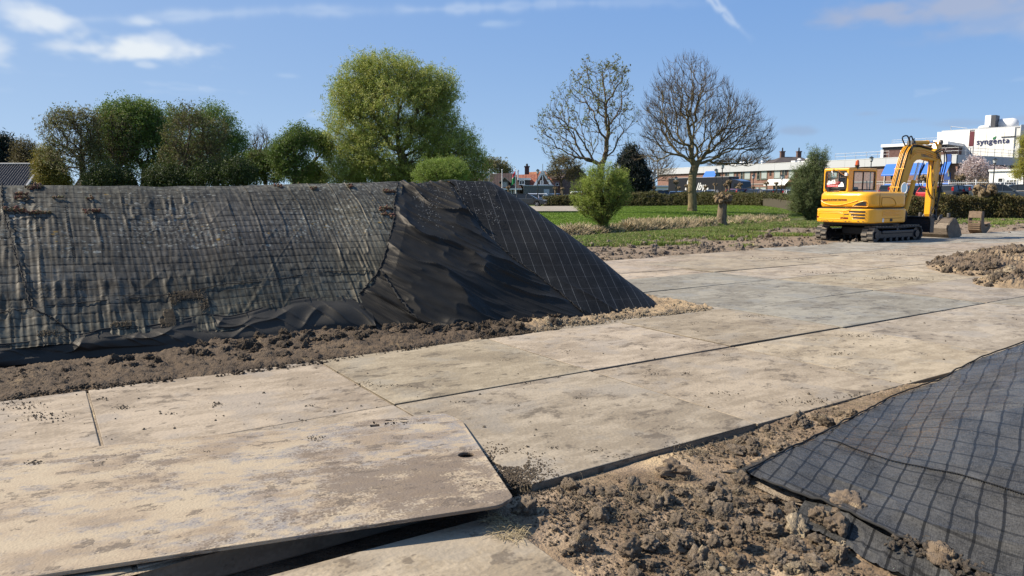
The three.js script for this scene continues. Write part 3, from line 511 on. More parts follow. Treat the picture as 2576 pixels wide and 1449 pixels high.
{ const holder = thing('soil_clods', V(0, 0, 0), 0, 'crumbs and lumps of dark soil lying along the foot of the mound', null); holder.userData.kind = 'stuff';
  clods(26000, () => { const a = rr(-3.2, 7.9), k = rnd(), c = lerp(bandEdge(a) + 0.06, -8.3 + 1.0 * smooth(2.5, 4.3, a), k), q = road(a, c), z = vn(a * 1.8, c * 1.8, 0, 130), sand = a + vn(a * 3, c * 3) * 0.8 > 5; if (rnd() > 0.75 + z || (a < 1.2 && k > 0.62)) return null;
    const s = 0.005 + 0.016 * rnd() * rnd() + (a > 0.5 && a < 5.4 ? 0.06 : 0.035) * Math.pow(rnd(), 34) * (k > 0.25 ? 1 : 0.3); return [q.x, -0.005 + bandHeight(a, c) + s * 0.3 + lumps(q.x, q.z, 0.5), q.z, s, sand ? PALE : [DARK[0] * 1.1, DARK[1] * 1.08, DARK[2] * 1.05]]; }, holder, 'crumbs');
  clods(170, () => { const a = rr(1.2, 5.6), c = lerp(-7.25, -8.1 + 0.75 * smooth(2.5, 4.3, a), Math.sqrt(rnd())), q = road(a, c), s = rr(0.025, 0.06); return [q.x, 0.005 + bandHeight(a, c) + s * 0.25, q.z, s, [DARK[0] * 1.15, DARK[1] * 1.12, DARK[2] * 1.08]]; }, holder, 'lumps'); }
// ---------------------------------------------------------------- the loose road plate lying across the slabs
{
  const plate = thing('road_plate', V(0, 0, 0), 0, 'large scuffed grey road plate with clipped corners lying loose on the slabs', 'road plate');
  const O = onGround(1118, 1037, 0.03), E1 = onGround(0, 1142, 0.03).sub(O).normalize(), E2 = V(-E1.z, 0, E1.x); if (E2.z < 0) E2.multiplyScalar(-1);   // E1 to the left along the far edge, E2 towards the viewer
  const uvAt = (px, py, y) => { const p = onGround(px, py, y).sub(O); return [p.x * E1.x + p.z * E1.z, p.x * E2.x + p.z * E2.z]; };
  const A = [0, 0], B = uvAt(1162, 1052, 0.04), C = uvAt(1292, 1254, 0.07), D = uvAt(1255, 1277, 0.07), F = uvAt(0, 1436, 0.065), Fx = [F[0] + 2.4, F[1] + 0.05], G = [F[0] + 2.4, 0];
  const round = (pts) => { const s = new THREE.Shape(), n = pts.length; pts.forEach((q, i) => { const p0 = pts[(i + n - 1) % n], p1 = pts[(i + 1) % n], L = (a, b) => { const d = Math.hypot(b[0] - a[0], b[1] - a[1]), k = 0.035 / d; return [a[0] + (b[0] - a[0]) * k, a[1] + (b[1] - a[1]) * k]; }, u = L(q, p0), v = L(q, p1); i ? s.lineTo(...u) : s.moveTo(...u); s.quadraticCurveTo(q[0], q[1], v[0], v[1]); }); s.closePath(); return s; };
  const outline = round([A, B, C, D, F, Fx, G]), circle = (c, rx, ry, n = 22) => Array.from({ length: n }, (_, i) => [c[0] + rx * Math.cos(i / n * 6.2832), c[1] + ry * Math.sin(i / n * 6.2832)]);
  const z1 = (x, y) => uvAt(817.6 + x * 0.3906, 882.7 + y * 0.3906, 0.035), rect = (x0, y0, x1, y1) => { const a = z1(x0, y0), c = z1(x1, y1); return [[a[0], a[1]], [c[0], a[1]], [c[0], c[1]], [a[0], c[1]]]; };
  const arc = (cx, cy, rx, ry, t, a0, a1) => { const o = [], n = 10, P = (k, r, q) => { const A0 = a0 + (a1 - a0) * k / n; return z1(cx + rx * Math.cos(A0) * (r ? 1 : 0.9), cy + (ry - (r ? 0 : t)) * Math.sin(A0)); }; for (let k = 0; k <= n; k++) o.push(P(k, 1)); for (let k = n; k >= 0; k--) o.push(P(k, 0)); return o; };
  const holes = [circle(uvAt(1173, 1141, 0.05), 0.05, 0.05), rect(283, 466, 358, 477), rect(302, 445, 328, 460), rect(378, 453, 403, 466), rect(430, 448, 458, 462), arc(409, 446, 32, 13, 10, Math.PI, 2 * Math.PI), arc(509, 438, 34, 11, 8, Math.PI * 1.05, Math.PI * 1.95), arc(509, 443, 34, 11, 8, 0.1 * Math.PI, 0.95 * Math.PI)];
  for (const h of holes) outline.holes.push(shapeOf(h));
  const g = clean(new THREE.ExtrudeGeometry(outline, { depth: 0.012, bevelEnabled: true, bevelThickness: 0.004, bevelSize: 0.004, bevelOffset: -0.004, bevelSegments: 2, curveSegments: 6 }));
  const p = g.attributes.position, uv = new Float32Array(p.count * 2), W = C[1];
  for (let i = 0; i < p.count; i++) {
    const e = p.getX(i), f = p.getY(i), h = p.getZ(i), k = f / W, y = 0.008 + 0.05 * k * k * smooth(1.9, 0.1, e) + 0.006 * vn(e * 0.8, f * 0.8, 0, 140) + h;
    p.setXYZ(i, O.x + E1.x * e + E2.x * f, y, O.z + E1.z * e + E2.z * f); uv[2 * i] = e / 4 + 0.7; uv[2 * i + 1] = f / 4 + (Math.abs(g.attributes.normal.getZ(i)) < 0.5 ? h : 0);
  }
  g.setAttribute('uv', new THREE.BufferAttribute(uv, 2)); g.computeVertexNormals();
  const S = 2048, N = field(S, S, 6, 6, 6, 141, 0.58), T = field(S, S, 20, 34, 5, 142, 0.62), Sc = field(S, S, 60, 110, 4, 143, 0.6), D2 = field(S, S, 12, 26, 5, 144, 0.6), Gr = field(S, S, 420, 420, 2, 145), Dk = field(S, S, 46, 70, 4, 146, 0.6);
  const [map, bump] = [colorFrom(S, S, (i, u, v) => {
    const right = 1 - smooth(0.74, 1.25, u < 0.69 ? u + 1 : u), bare = smooth(-0.25, 0.55, 0.35 * N[i] + 0.9 * T[i] + 0.8 * Sc[i] + 0.42 * right - 0.2);
    let c = mix3([0.70, 0.61, 0.455], [0.60, 0.50, 0.37], clamp(0.5 + 1.3 * D2[i] + 0.3 * Gr[i]));
    c = mix3(c, [0.40, 0.40, 0.42], bare * (0.8 + 0.5 * Gr[i]));
    c = mix3(c, [0.42, 0.34, 0.25], smooth(0.0, 0.6, 1.2 * D2[i] + 0.3 * N[i] + 0.3 * T[i]) * 0.6);
    const mudAt = smooth(-0.1, 0.35, 1.1 * N[i] + 0.9 * T[i] + 0.5 * Gr[i] - 0.5 + 1.0 * smooth(1.05, 0.72, u < 0.69 ? u + 1 : u) * smooth(0.12, 0.3, v > 0.9 ? 0 : v)); c = mix3(c, [0.30, 0.24, 0.18], mudAt * 0.85);
    return mix3(c, [0.2, 0.165, 0.13], smooth(0.3, 0.75, 1.2 * Dk[i] + 0.45 * D2[i] + 0.25 * Gr[i]) * 0.75);
  }), grayFrom(S, S, (i) => 0.4 + 0.2 * T[i] + 0.15 * Gr[i] + 0.3 * smooth(0.2, 0.42, 1.2 * D2[i] + 0.3 * N[i]) + 0.3 * smooth(0.42, 0.56, 1.2 * Dk[i] + 0.35 * D2[i]))];
  mesh('plate_panel', g, new THREE.MeshStandardMaterial({ color: lin(0.53, 0.49, 0.45), map, bumpMap: bump, bumpScale: 0.006, roughness: 0.8 }), plate);
}
// ---------------------------------------------------------------- loose soil and sand in the right-hand corner
const nearRise = (x, z) => { const [a, c] = toRoad(x, z); return -0.055 - 0.05 * smooth(-3.0, -1.9, c) + 0.035 * smooth(2.4, 3.4, a) * smooth(-1.0, -2.6, c) + 0.03 * vn(x * 1.3, z * 1.3, 0, 150); };
const paleSand = (x, z) => smooth(0.06, 0.45, fbm(x * 1.1 + 4, z * 1.1, 4, 0, 151) + 0.35 * smooth(-3.9, -3.0, z) * smooth(0.5, 1.2, x) * smooth(2.2, 1.6, x));
soilField('loose_soil', 'churned grey soil with patches of pale sand between the road and the right-hand sheet', 520, 380, (u, v) => {
  const a = lerp(1.86, 9.2, Math.pow(u, 1.35)), c = lerp(-3.118, 0.6, v), q = road(a, c), l = lumps(q.x, q.z, 0.72) * (0.35 + 0.9 * smooth(-0.35, 0.35, vn(q.x * 1.9, q.z * 1.9, 0, 155))), sand = paleSand(q.x, q.z), edge = smooth(0, 0.02, v);
  q.y = nearRise(q.x, q.z) + l * (0.55 + 0.3 * edge) ;
  const n = vn(q.x * 5, q.z * 5, 0, 152); return { p: q, uv: [q.x / 1.5, q.z / 1.5], color: mix3([0.88 + 0.25 * n, 0.77 + 0.25 * n, 0.65 + 0.25 * n], [1.45, 1.3, 1.02], sand) };
});
// the trench below the road plate
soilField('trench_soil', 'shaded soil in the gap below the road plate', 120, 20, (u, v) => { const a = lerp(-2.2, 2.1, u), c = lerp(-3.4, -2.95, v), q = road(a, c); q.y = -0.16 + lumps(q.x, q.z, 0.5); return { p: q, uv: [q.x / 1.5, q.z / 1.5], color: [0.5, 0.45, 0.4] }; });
seed(66);
{
  const holder = thing('soil_clods', V(0, 0, 0), 0, 'grey clods and crumbs strewn over the loose soil in front of the right-hand sheet', null); holder.userData.kind = 'stuff';
  const spot = () => { const px = rr(1180, 2500), py = rr(1010, 1540), p = onGround(px, py, -0.05), [a, c] = toRoad(p.x, p.z); if (c < -3.09 || a < 1.55 || (a < 1.95 && c > -2.9)) return null; if (px > 1880 + (py - 1185) * 2.6 && py > 1185) return null; if (py < 1185 && px > 1880 + (1185 - py) * 2.1) return null; return p; };
  clods(30000, () => { const p = spot(); if (!p) return null; const cl = vn(p.x * 2.2, p.z * 2.2, 0, 153), sand = paleSand(p.x, p.z); if (rnd() > 0.45 + 0.9 * cl) return null; const s = 0.0025 + 0.009 * Math.pow(rnd(), 2.2) + 0.055 * Math.pow(rnd(), 70); return [p.x, nearRise(p.x, p.z) + 0.42 * lumps(p.x, p.z) + s * 0.35, p.z, s, rnd() < sand ? [1.9, 1.75, 1.45] : GREY]; }, holder, 'crumbs');
  clods(110, () => { const p = spot(); if (!p) return null; if (vn(p.x * 1.7, p.z * 1.7, 0, 154) < -0.1) return null; const s = rr(0.022, 0.055); return [p.x, nearRise(p.x, p.z) + s * 0.45, p.z, s, [0.95, 0.85, 0.74]]; }, holder, 'lumps');
  // soil spilled over the edge of the plate and slab
  clods(2600, () => { const g1 = rnd() + rnd() + rnd() - 1.5, g2 = rnd() + rnd() + rnd() - 1.5, p = onGround(1290 + 110 * g1, 1188 + 50 * g2 + 20 * g1, 0), q = toRoad(p.x, p.z); const s = 0.003 + 0.007 * rnd() * rnd(); return rnd() < 0.9 && vn(p.x * 5, p.z * 5, 0, 9) > -0.3 ? [p.x, (q[1] < -3.13 ? 0.004 : -0.04), p.z, s, GREY] : null; }, holder, 'spilled_crumbs');
  clods(500, () => { const p = onGround(rr(1000, 1300), rr(1150, 1262), 0.06), k = vn(p.x * 6, p.z * 9, 0, 160); if (k < 0.1 - 0.0012 * (p.x * 0)) return null; const s = 0.002 + 0.004 * rnd() * rnd(); const f = toPixel(p); return f[0] < 1120 + (f[1] - 1050) * 0.66 ? [p.x, 0.03 + 0.045 * smooth(1140, 1262, f[1]) * smooth(950, 1280, f[0]), p.z, s, GREY] : null; }, holder, 'plate_crumbs');
}
const bigClods = [[2130, 1282, 0.115, 0.5, 'cracked flat-topped clod of dry earth lying on the lower edge of the right-hand sheet'], [2103, 1328, 0.062, 0.8, 'rounded dark clod just below the flat-topped clod at the right-hand sheet'], [2062, 1305, 0.05, 0.9, 'grey clod left of the flat-topped clod on the soil beside the sheet'], [1692, 1192, 0.085, 0.7, 'large broken clod below the kerb edge of the slabs'], [2018, 1158, 0.06, 0.8, 'knobbly clod tucked against the top corner of the right-hand sheet'], [2372, 1418, 0.075, 0.8, 'sandy clod leaning on the sheet near the bottom right corner'], [1585, 1385, 0.045, 0.9, 'dark clod in the soil beside the straw and lower slab'], [1860, 1352, 0.042, 0.9, 'small dark clod amid the pale sand patch']];
seed(8);
const bigClodMat = clodMat.clone(); bigClodMat.color = lin(0.40, 0.34, 0.28);
for (const [x, y, s, flat, label] of bigClods) {
  const p = onGround(x, y, -0.02), c = thing('earth_clod', V(p.x, -0.03 + s * flat * 0.6, p.z), rr(0, 6), label, 'clod', null);
  mesh('lump', clodGeo(20 + x, 10, flat, 0.4).scale(s * 1.15, s * 1.1, s), bigClodMat, c);
}
// ---------------------------------------------------------------- the sheet over the mound on the right
{
  const sheetR = thing('ground_sheet', V(0, 0, 0), 0, 'shiny black gridded sheet pulled over the mound in the right foreground', 'ground sheet');
  const farE = [[1876, 1186, 0.03], [1960, 1145, 0.05], [2060, 1100, 0.06], [2180, 1032, 0.09], [2260, 997, 0.12], [2340, 968, 0.19], [2450, 912, 0.29], [2576, 862, 0.4], [2760, 790, 0.52], [3000, 720, 0.6]].map(([x, y, h]) => onGround(x, y, h));
  const nearE = [[1876, 1186, 0.02], [1970, 1232, 0.012], [2060, 1262, 0.01], [2150, 1300, 0.015], [2260, 1352, 0.015], [2350, 1378, 0.015], [2450, 1432, 0.02], [2560, 1490, 0.03], [2760, 1620, 0.1], [3100, 1850, 0.12]].map(([x, y, h]) => onGround(x, y, h));
  const FC = new THREE.CatmullRomCurve3(farE), NC = new THREE.CatmullRomCurve3(nearE), hem = [];
  const at = (u, v) => {     // v: 0 far edge, 1 near edge
    const a = FC.getPoint(u), b = NC.getPoint(u), p = a.clone().lerp(b, v), k = Math.sin(Math.PI * v);
    p.y += k * (0.1 * u + 0.14 * u * smooth(0.3, 0.9, u)) ; return p;
  };
  const wr = (p, u, v) => { const e = smooth(0, 0.03, u), q = p.x * 0.55 - p.z * 0.83, w = p.x * 0.83 + p.z * 0.55; return e * (0.010 * vn(q * 2.2, w * 2.2, 0, 170) + 0.014 * Math.pow(ridge(vn(q * 1.2, w * 5, 0, 171)), 3) * smooth(0.35, 0, v) + 0.020 * Math.pow(ridge(vn(q * 5 + 2 * w, w * 1.4, 0, 172)), 4) * smooth(0.55, 1, v) + 0.006 * Math.pow(ridge(vn(q * 9, w * 2, 0, 173)), 3) * smooth(0.25, 0.02, v) + 0.0028 * vn(q * 12, w * 4, 0, 174)); };
  const E = V(0.83, 0, -0.56);
  const g = sheet(420, 230, (u, v) => {
    const U = Math.pow(u, 1.2), p = at(U, v), y0 = p.y; p.y += wr(p, U, v);
    if (v === 0) hem.push(p.clone());
    // cloth coordinates: one thread runs up the slope, the other across it
    const s = p.x * 0.79 + p.z * 0.62, t = p.x * 0.89 - p.z * 0.45 + 0.5 * y0; return { p, uv: [(s + 0.012 * vn(p.x * 3, p.z * 3, 0, 177) + 0.004 * vn(p.x * 14, p.z * 14, 0, 178)) / 0.8, (t + 0.02 * vn(p.x * 2.4, p.z * 2.4, 0, 179)) / 0.75] };
  });
  const S = 1024, N = field(S, S, 5, 5, 6, 181, 0.6), W = field(S, S, 40, 300, 3, 182), W2 = field(S, S, 300, 60, 2, 183);
  const rmap = grayFrom(S, S, (i) => 0.38 - 0.4 * W[i] - 0.2 * N[i]);
  const map = colorFrom(S, S, (i, u, v) => { const fu = Math.abs(mod(u * 8, 1) - 0.5), fv = Math.abs(mod(v * 5, 1) - 0.5), b = 0.06 * (1 + 0.5 * N[i] + 0.45 * W[i] + 0.4 * W2[i]), k = Math.min(1, (1 - smooth(0.05, 0.075, fu)) * 0.85 + (1 - smooth(0.04, 0.06, fv)) * 0.62); return mix3([b, b * 0.97, b * 0.92], [0.012, 0.012, 0.012], k); });
  const bump = grayFrom(S, S, (i) => 0.5 + 0.4 * W[i] + 0.3 * W2[i]);
  const clothR = new THREE.MeshPhysicalMaterial({ specularIntensity: 0.2, specularColor: lin(1, 0.85, 0.65), map, roughnessMap: rmap, roughness: 1, bumpMap: bump, bumpScale: 0.003 });
  mesh('woven_cloth', g, clothR, sheetR);
  // edge turned down at the back, with the hem cord along it
  const back = sheet(420, 6, (u, v) => { const p = hem[Math.round(u * 420)].clone(); p.x += 0.10 * v * UX * 0 - 0.16 * v * WX + 0.02 * v * vn(u * 60, 1); p.z -= 0.16 * v * WZ; p.y = lerp(p.y, -0.03, Math.pow(v, 0.8)); return { p, uv: [u * 20, v] }; });
  mesh('turned_edge', back, clothR, sheetR);
  const hemPts = hem.filter((_, i) => i % 6 === 0).map((p, i) => p.clone().add(V(0, 0.006 + 0.008 * rnd(), 0)));
  mesh('hem_cord', tube(hemPts, 0.006, 260, 5), ropeMat, sheetR);
  // zigzag seam
  const look = []; for (let i = 4; i <= 200; i++) for (let j = 1; j < 80; j++) { const u = i / 200 * 0.95, v = j / 80, q = toPixel(at(u, v)); look.push([q[0], q[1], u, v]); }
  const findR = (px, py) => look.reduce((m, q) => { const d = (q[0] - px) ** 2 + (q[1] - py) ** 2; return d < m[0] ? [d, q[2], q[3]] : m; }, [1e9, 0, 0]).slice(1);
  const seamUV = new THREE.CatmullRomCurve3([[2070, 1112], [2180, 1140], [2330, 1180], [2450, 1211], [2576, 1246], [2680, 1276]].map(([x, y]) => { const [u, v] = findR(x, y); return V(u, v, 0); }));
  const seamAt = (k) => { const q = seamUV.getPoint(k), p = at(q.x, q.y); p.y += wr(p, q.x, q.y) + 0.005; return p; };
  const z = []; for (let i = 0; i <= 190; i++) { const p = seamAt(i / 190), q = seamAt(Math.min(1, i / 190 + 0.003)), n = V(-(q.z - p.z), 0, q.x - p.x).normalize(); z.push(p.addScaledVector(n, i % 2 ? 0.009 : -0.009).add(V(0, i % 2 ? 0.003 : 0.0, 0))); }
  mesh('stitched_seam', new THREE.TubeGeometry(new THREE.CatmullRomCurve3(z, false, 'catmullrom', 0.1), 760, 0.0034, 4), ropeMat, sheetR);
  // a strip of the same cloth that lies flat under the lower edge, half buried
  const under = sheet(160, 30, (u, v) => { const b = NC.getPoint(lerp(0.18, 0.95, u)), p = b.clone(); p.x -= 0.15 * v * UX * 0.9; p.z -= 0.15 * v * UZ * 0.9 - 0.08 * v; p.x += -0.03 * v; p.y = b.y - 0.012 - 0.05 * v + 0.012 * Math.pow(ridge(vn(u * 14, v * 2, 0, 175)), 3) + 0.016 * vn(u * 6, v * 2, 0, 176); return { p, uv: [(p.x * 0.79 + p.z * 0.62) / 0.8, (p.x * 0.89 - p.z * 0.45) / 0.75] }; });
  mesh('lower_flap', under, clothR, sheetR);
  const fold = []; for (let i = 0; i <= 60; i++) { const p = NC.getPoint(lerp(0.05, 0.95, i / 60)); fold.push(p.add(V(0, 0.008 + 0.012 * vn(i * 0.5, 3), 0))); } mesh('lower_hem', tube(fold, 0.007, 240, 5), ropeMat, sheetR);
  mesh('earth_core', sheet(80, 40, (u, v) => { const p = at(u, lerp(0.02, 0.98, v)); p.y -= 0.06; return { p, uv: [p.x, p.z], color: [1, 1, 1] }; }), soilMat, sheetR);
  seed(90);
  clods(700, (i) => { const k = rnd(), b = NC.getPoint(lerp(0.42, 0.9, k)), j = rr(-0.08, 0.10), s = 0.005 + 0.012 * rnd(); return k < 0.35 && rnd() < 0.6 ? null : [b.x - j * UX + rr(-0.01, 0.01), b.y + s * 0.2 + (j > 0 ? -0.02 * j / 0.1 : 0.0), b.z - j * UZ, s, [0.75, 0.68, 0.62]]; }, sheetR, 'soil_on_hem');
}
// ---------------------------------------------------------------- straw and dry grass
function strawGeo() { const g = []; for (let i = 0; i < 3; i++) { const p = []; const a = rr(0, 6.28), b = rr(0.3, 1); for (let k = 0; k <= 3; k++) p.push(V(Math.cos(a) * b * k / 3 + rr(-0.06, 0.06), 0.25 * Math.sin(k / 3 * 2.6) * rr(0.5, 1), Math.sin(a) * b * k / 3 + rr(-0.06, 0.06))); g.push(tube(p, 0.018, 4, 3)); } return join(g); }
seed(14);
const strawGeos = [strawGeo(), strawGeo(), strawGeo()], strawMat = mat(1, 1, 1, 0.9);
function straw(n, at, label, name = 'straw') { const holder = thing(name, V(0, 0, 0), 0, label, null); holder.userData.kind = 'stuff'; const m = [[], [], []], c = [[], [], []]; for (let i = 0; i < n; i++) { const q = at(); if (!q) continue; const k = i % 3; m[k].push(place(q[0], q[1], q[2], q[3], 0.5)); const w = rr(0.6, 1.1), col = q[4] ?? [0.40, 0.31, 0.18]; c[k].push(lin(col[0] * w, col[1] * w, col[2] * w)); } strawGeos.forEach((g, k) => m[k].length && instances('stalks', g, strawMat, m[k], c[k], holder)); }
straw(420, () => { const p = onGround(rr(1215, 1330), rr(1296, 1400), -0.06), k = Math.hypot((toPixel(p)[0] - 1270) / 52, (toPixel(p)[1] - 1338 - 0.35 * (toPixel(p)[0] - 1270)) / 32); return k < 0.8 + 0.3 * rnd() ? [p.x, -0.06 + 0.03 * rnd(), p.z, rr(0.03, 0.075), [0.50, 0.40, 0.23]] : null; }, 'pale straw tangled on the corner of the lower slab');
straw(2600, () => { const a = rr(2.3, 6.2), c = -3.08 + 0.75 * Math.pow(rnd(), 1.2), p = road(a, c); return vn(a * 2, c * 4, 0, 190) > -0.25 ? [p.x, nearRise(p.x, p.z) + lumps(p.x, p.z, 0.55) + 0.012, p.z, rr(0.02, 0.05), [0.28, 0.22, 0.14]] : null; }, 'dry grass roots in the soil along the lower edge of the slabs', 'dry_grass');
straw(900, () => { const p = onGround(rr(1500, 2500), rr(1160, 1449), -0.05), q = toPixel(p); return q[0] < 1880 + (q[1] - 1185) * 2.4 && vn(p.x * 3, p.z * 3, 0, 191) > 0.15 ? [p.x, nearRise(p.x, p.z) + lumps(p.x, p.z, 0.55) + 0.012, p.z, rr(0.015, 0.035), [0.38, 0.28, 0.16]] : null; }, 'scattered bits of straw in the loose soil', 'straw');
// ---------------------------------------------------------------- mud dropped on the slabs
seed(29);
{
  const holder = thing('mud_crumbs', V(0, 0, 0), 0, 'crumbs and smears of mud dropped along the slab road', null); holder.userData.kind = 'stuff';
  const spots = [[930, 968, 46, 9, 60], [1000, 972, 60, 5, 40], [545, 1018, 18, 6, 22], [260, 1005, 20, 4, 12], [310, 1025, 26, 6, 22], [110, 1050, 70, 14, 60], [60, 1020, 60, 16, 70], [780, 1020, 14, 4, 10], [764, 1060, 16, 5, 12], [1465, 1001, 26, 6, 16], [1500, 1135, 24, 7, 30], [1560, 1150, 30, 6, 20], [1680, 1080, 24, 9, 30], [1700, 1120, 40, 10, 30], [1640, 940, 26, 7, 26], [1725, 940, 14, 4, 14], [2040, 1010, 70, 10, 40], [2150, 995, 50, 6, 24], [1390, 1128, 14, 4, 12], [1330, 963, 26, 3, 14], [1160, 1012, 20, 3, 12], [1300, 1020, 12, 4, 8], [1430, 885, 18, 4, 10], [1270, 905, 22, 3, 12], [1830, 895, 14, 4, 10], [2110, 890, 36, 4, 22], [2160, 845, 60, 6, 30], [2040, 800, 70, 4, 26], [1900, 795, 60, 5, 30], [2250, 700, 90, 5, 34], [2060, 686, 60, 4, 20], [1960, 650, 80, 4, 40], [2250, 640, 120, 3, 20], [1745, 815, 12, 4, 8], [430, 1040, 40, 6, 10], [690, 1077, 16, 4, 8], [1815, 990, 40, 5, 10]];
  const onPlate = [[795, 1098, 28, 9, 60], [88, 1157, 24, 6, 40], [262, 1158, 30, 7, 26], [243, 1245, 20, 5, 14], [545, 1246, 18, 8, 26], [432, 1290, 14, 6, 24], [497, 1285, 14, 5, 14], [460, 1330, 12, 4, 10], [520, 1130, 16, 6, 10], [570, 1150, 14, 6, 10], [210, 1390, 20, 6, 14], [325, 1350, 12, 4, 8], [1075, 1195, 60, 6, 60], [1200, 1230, 60, 14, 90], [640, 1240, 10, 3, 6], [1010, 1060, 60, 8, 14]];
  const list = [];
  for (const [L, y] of [[spots, 0.0], [onPlate, 1]]) for (const [x, yy, w, h, n] of L) for (let i = 0; i < n * 2.2; i++) { const r = Math.sqrt(-2 * Math.log(1 - rnd() * 0.98)) * 0.5, A = rr(0, 6.283), p = onGround(x + w * r * Math.cos(A), yy + h * r * Math.sin(A), y ? 0.045 : 0), far = p.length() / 5, s = (0.002 + 0.006 * Math.pow(rnd(), 3)) * Math.max(1, far * 0.7); let Yp = 0.003; if (y) { const q = toPixel(V(p.x, 0.05, p.z)); Yp = 0.026 + 0.045 * smooth(0, 1, (q[1] - 1040 - (1118 - q[0]) * 0.094) / 250) * smooth(600, 1280, q[0]); } list.push([p.x, Yp, p.z, s, [0.8, 0.75, 0.7]]); }
  for (let i = 0; i < 700; i++) { const p = onGround(rr(-20, 2576), lerp(640, 1160, Math.pow(rnd(), 0.7)), 0), [a, c] = toRoad(p.x, p.z); if (c > -3.15 || c < -12 || (c < -6.7 && a < 9)) continue; list.push([p.x, 0.002, p.z, 0.003 + 0.012 * Math.pow(rnd(), 6), [0.85, 0.8, 0.75]]); }
  clods(list.length, (i) => list[i], holder, 'crumbs');
}
// ---------------------------------------------------------------- soil heap on the far right of the road
{
  const heap = thing('soil_heap', V(0, 0, 0), 0, 'low heap of dark soil and sand on the road at the right', 'soil heap');
  const C0 = onGround(2500, 672, 0), C1 = onGround(2560, 715, 0);
  const ht = (px, py, p) => { const k = Math.max(smooth(1, 0, Math.hypot((px - 2560) / 260, (py - 668) / 34)), 0.8 * smooth(1, 0, Math.hypot((px - 2600) / 175, (py - 712) / 17))); return k; };
  mesh('heap_soil', sheet(260, 160, (u, v) => { const px = lerp(2290, 2900, u), py = lerp(728, 630, v), p = onGround(px, py, 0), k = ht(px, py, p); const l = lumps(p.x * 0.6, p.z * 0.6, 2.0); p.y = -0.02 + 0.42 * Math.pow(k, 0.9) + l * 1.3 * smooth(0, 0.2, k); const sand = smooth(0.0, 0.35, vn(p.x * 0.9, p.z * 0.9, 0, 200) + 0.8 * (1 - smooth(0.0, 0.35, k)) - 0.1); return { p, uv: [p.x / 1.5, p.z / 1.5], color: mix3([0.62, 0.55, 0.48], [1.4, 1.25, 1.0], sand * 0.7) }; }), soilMat, heap);
  seed(61); clods(1500, () => { const px = rr(2300, 2700), py = rr(640, 722), p = onGround(px, py, 0), k = ht(px, py, p); if (k < 0.04) return null; const s = 0.02 + 0.1 * Math.pow(rnd(), 8); return [p.x, 0.42 * Math.pow(k, 0.9), p.z, s, rnd() < 0.15 ? PALE : [0.6, 0.53, 0.46]]; }, heap, 'clods');
}
// churned mud between the road and the grass
seed(62);
{ const holder = thing('mud_lumps', V(0, 0, 0), 0, 'lumps of churned mud between the road and the grass', null); holder.userData.kind = 'stuff';
  clods(6500, () => { const p = onGround(rr(1420, 2576), rr(545, 668), -0.03), s0 = ditchSide(p.x, p.z), [a, c] = toRoad(p.x, p.z); if (s0 > -3 || c > -13.4 - (a < 12 ? -0.8 : 0.4) || rnd() > 0.55 + vn(p.x * 0.6, p.z * 0.9, 0, 33) + 0.05 * -s0) return null; const s = 0.02 + 0.05 * rnd() * rnd() + 0.12 * Math.pow(rnd(), 12); return [p.x, landY(p.x, p.z) + 0.01, p.z, s, [0.8, 0.74, 0.7]]; }, holder, 'lumps'); }
// ---------------------------------------------------------------- buildings beyond the lawn
const brickMap = (() => { const N = field(512, 512, 8, 8, 5, 401); return colorFrom(512, 512, (i, u, v) => { const r = Math.floor(v * 16), c = Math.floor(u * 8 + (r & 1) * 0.5), fu = mod(u * 8 + (r & 1) * 0.5, 1), fv = mod(v * 16, 1), m = fu < 0.05 || fv < 0.12, t = 0.75 + 0.45 * hash(mod(c, 8), r, 7) + 0.3 * N[i]; return m ? [0.75, 0.72, 0.7] : [t, t * 0.96, t * 0.93]; }); })();
const tileMap = (() => { const N = field(512, 512, 10, 10, 5, 402); return colorFrom(512, 512, (i, u, v) => { const r = Math.floor(v * 16), c = Math.floor(u * 12), fv = mod(v * 16, 1), t = (0.7 + 0.5 * hash(c, r, 9) + 0.4 * N[i]) * (fv < 0.12 ? 0.5 : 1); return [t, t * 0.97, t * 0.95]; }); })();
const tileBump = grayTex(256, 256, (u, v) => 0.5 * mod(v * 16, 1) + 0.5 * Math.abs(Math.sin(u * 12 * Math.PI)));
const brickMat = (r, g, b) => new THREE.MeshStandardMaterial({ color: lin(r, g, b), map: brickMap, roughness: 0.9 });
const roofMat = (r, g, b) => new THREE.MeshStandardMaterial({ color: lin(r, g, b), map: tileMap, bumpMap: tileBump, bumpScale: 0.05, roughness: 0.8 });
const whiteMat = mat(0.75, 0.75, 0.72, 0.6), greyMat = mat(0.45, 0.46, 0.47, 0.5), darkMat = mat(0.02, 0.02, 0.022, 0.6), steelMat = mat(0.5, 0.5, 0.5, 0.45, { metalness: 0.6 });
const glassMat = phys(0.025, 0.03, 0.032, 0.06, { specularIntensity: 1 }), blindMat = mat(0.38, 0.42, 0.40, 0.3), blueMat = mat(0.012, 0.13, 0.55, 0.7), navyMat = mat(0.03, 0.075, 0.26, 0.5);
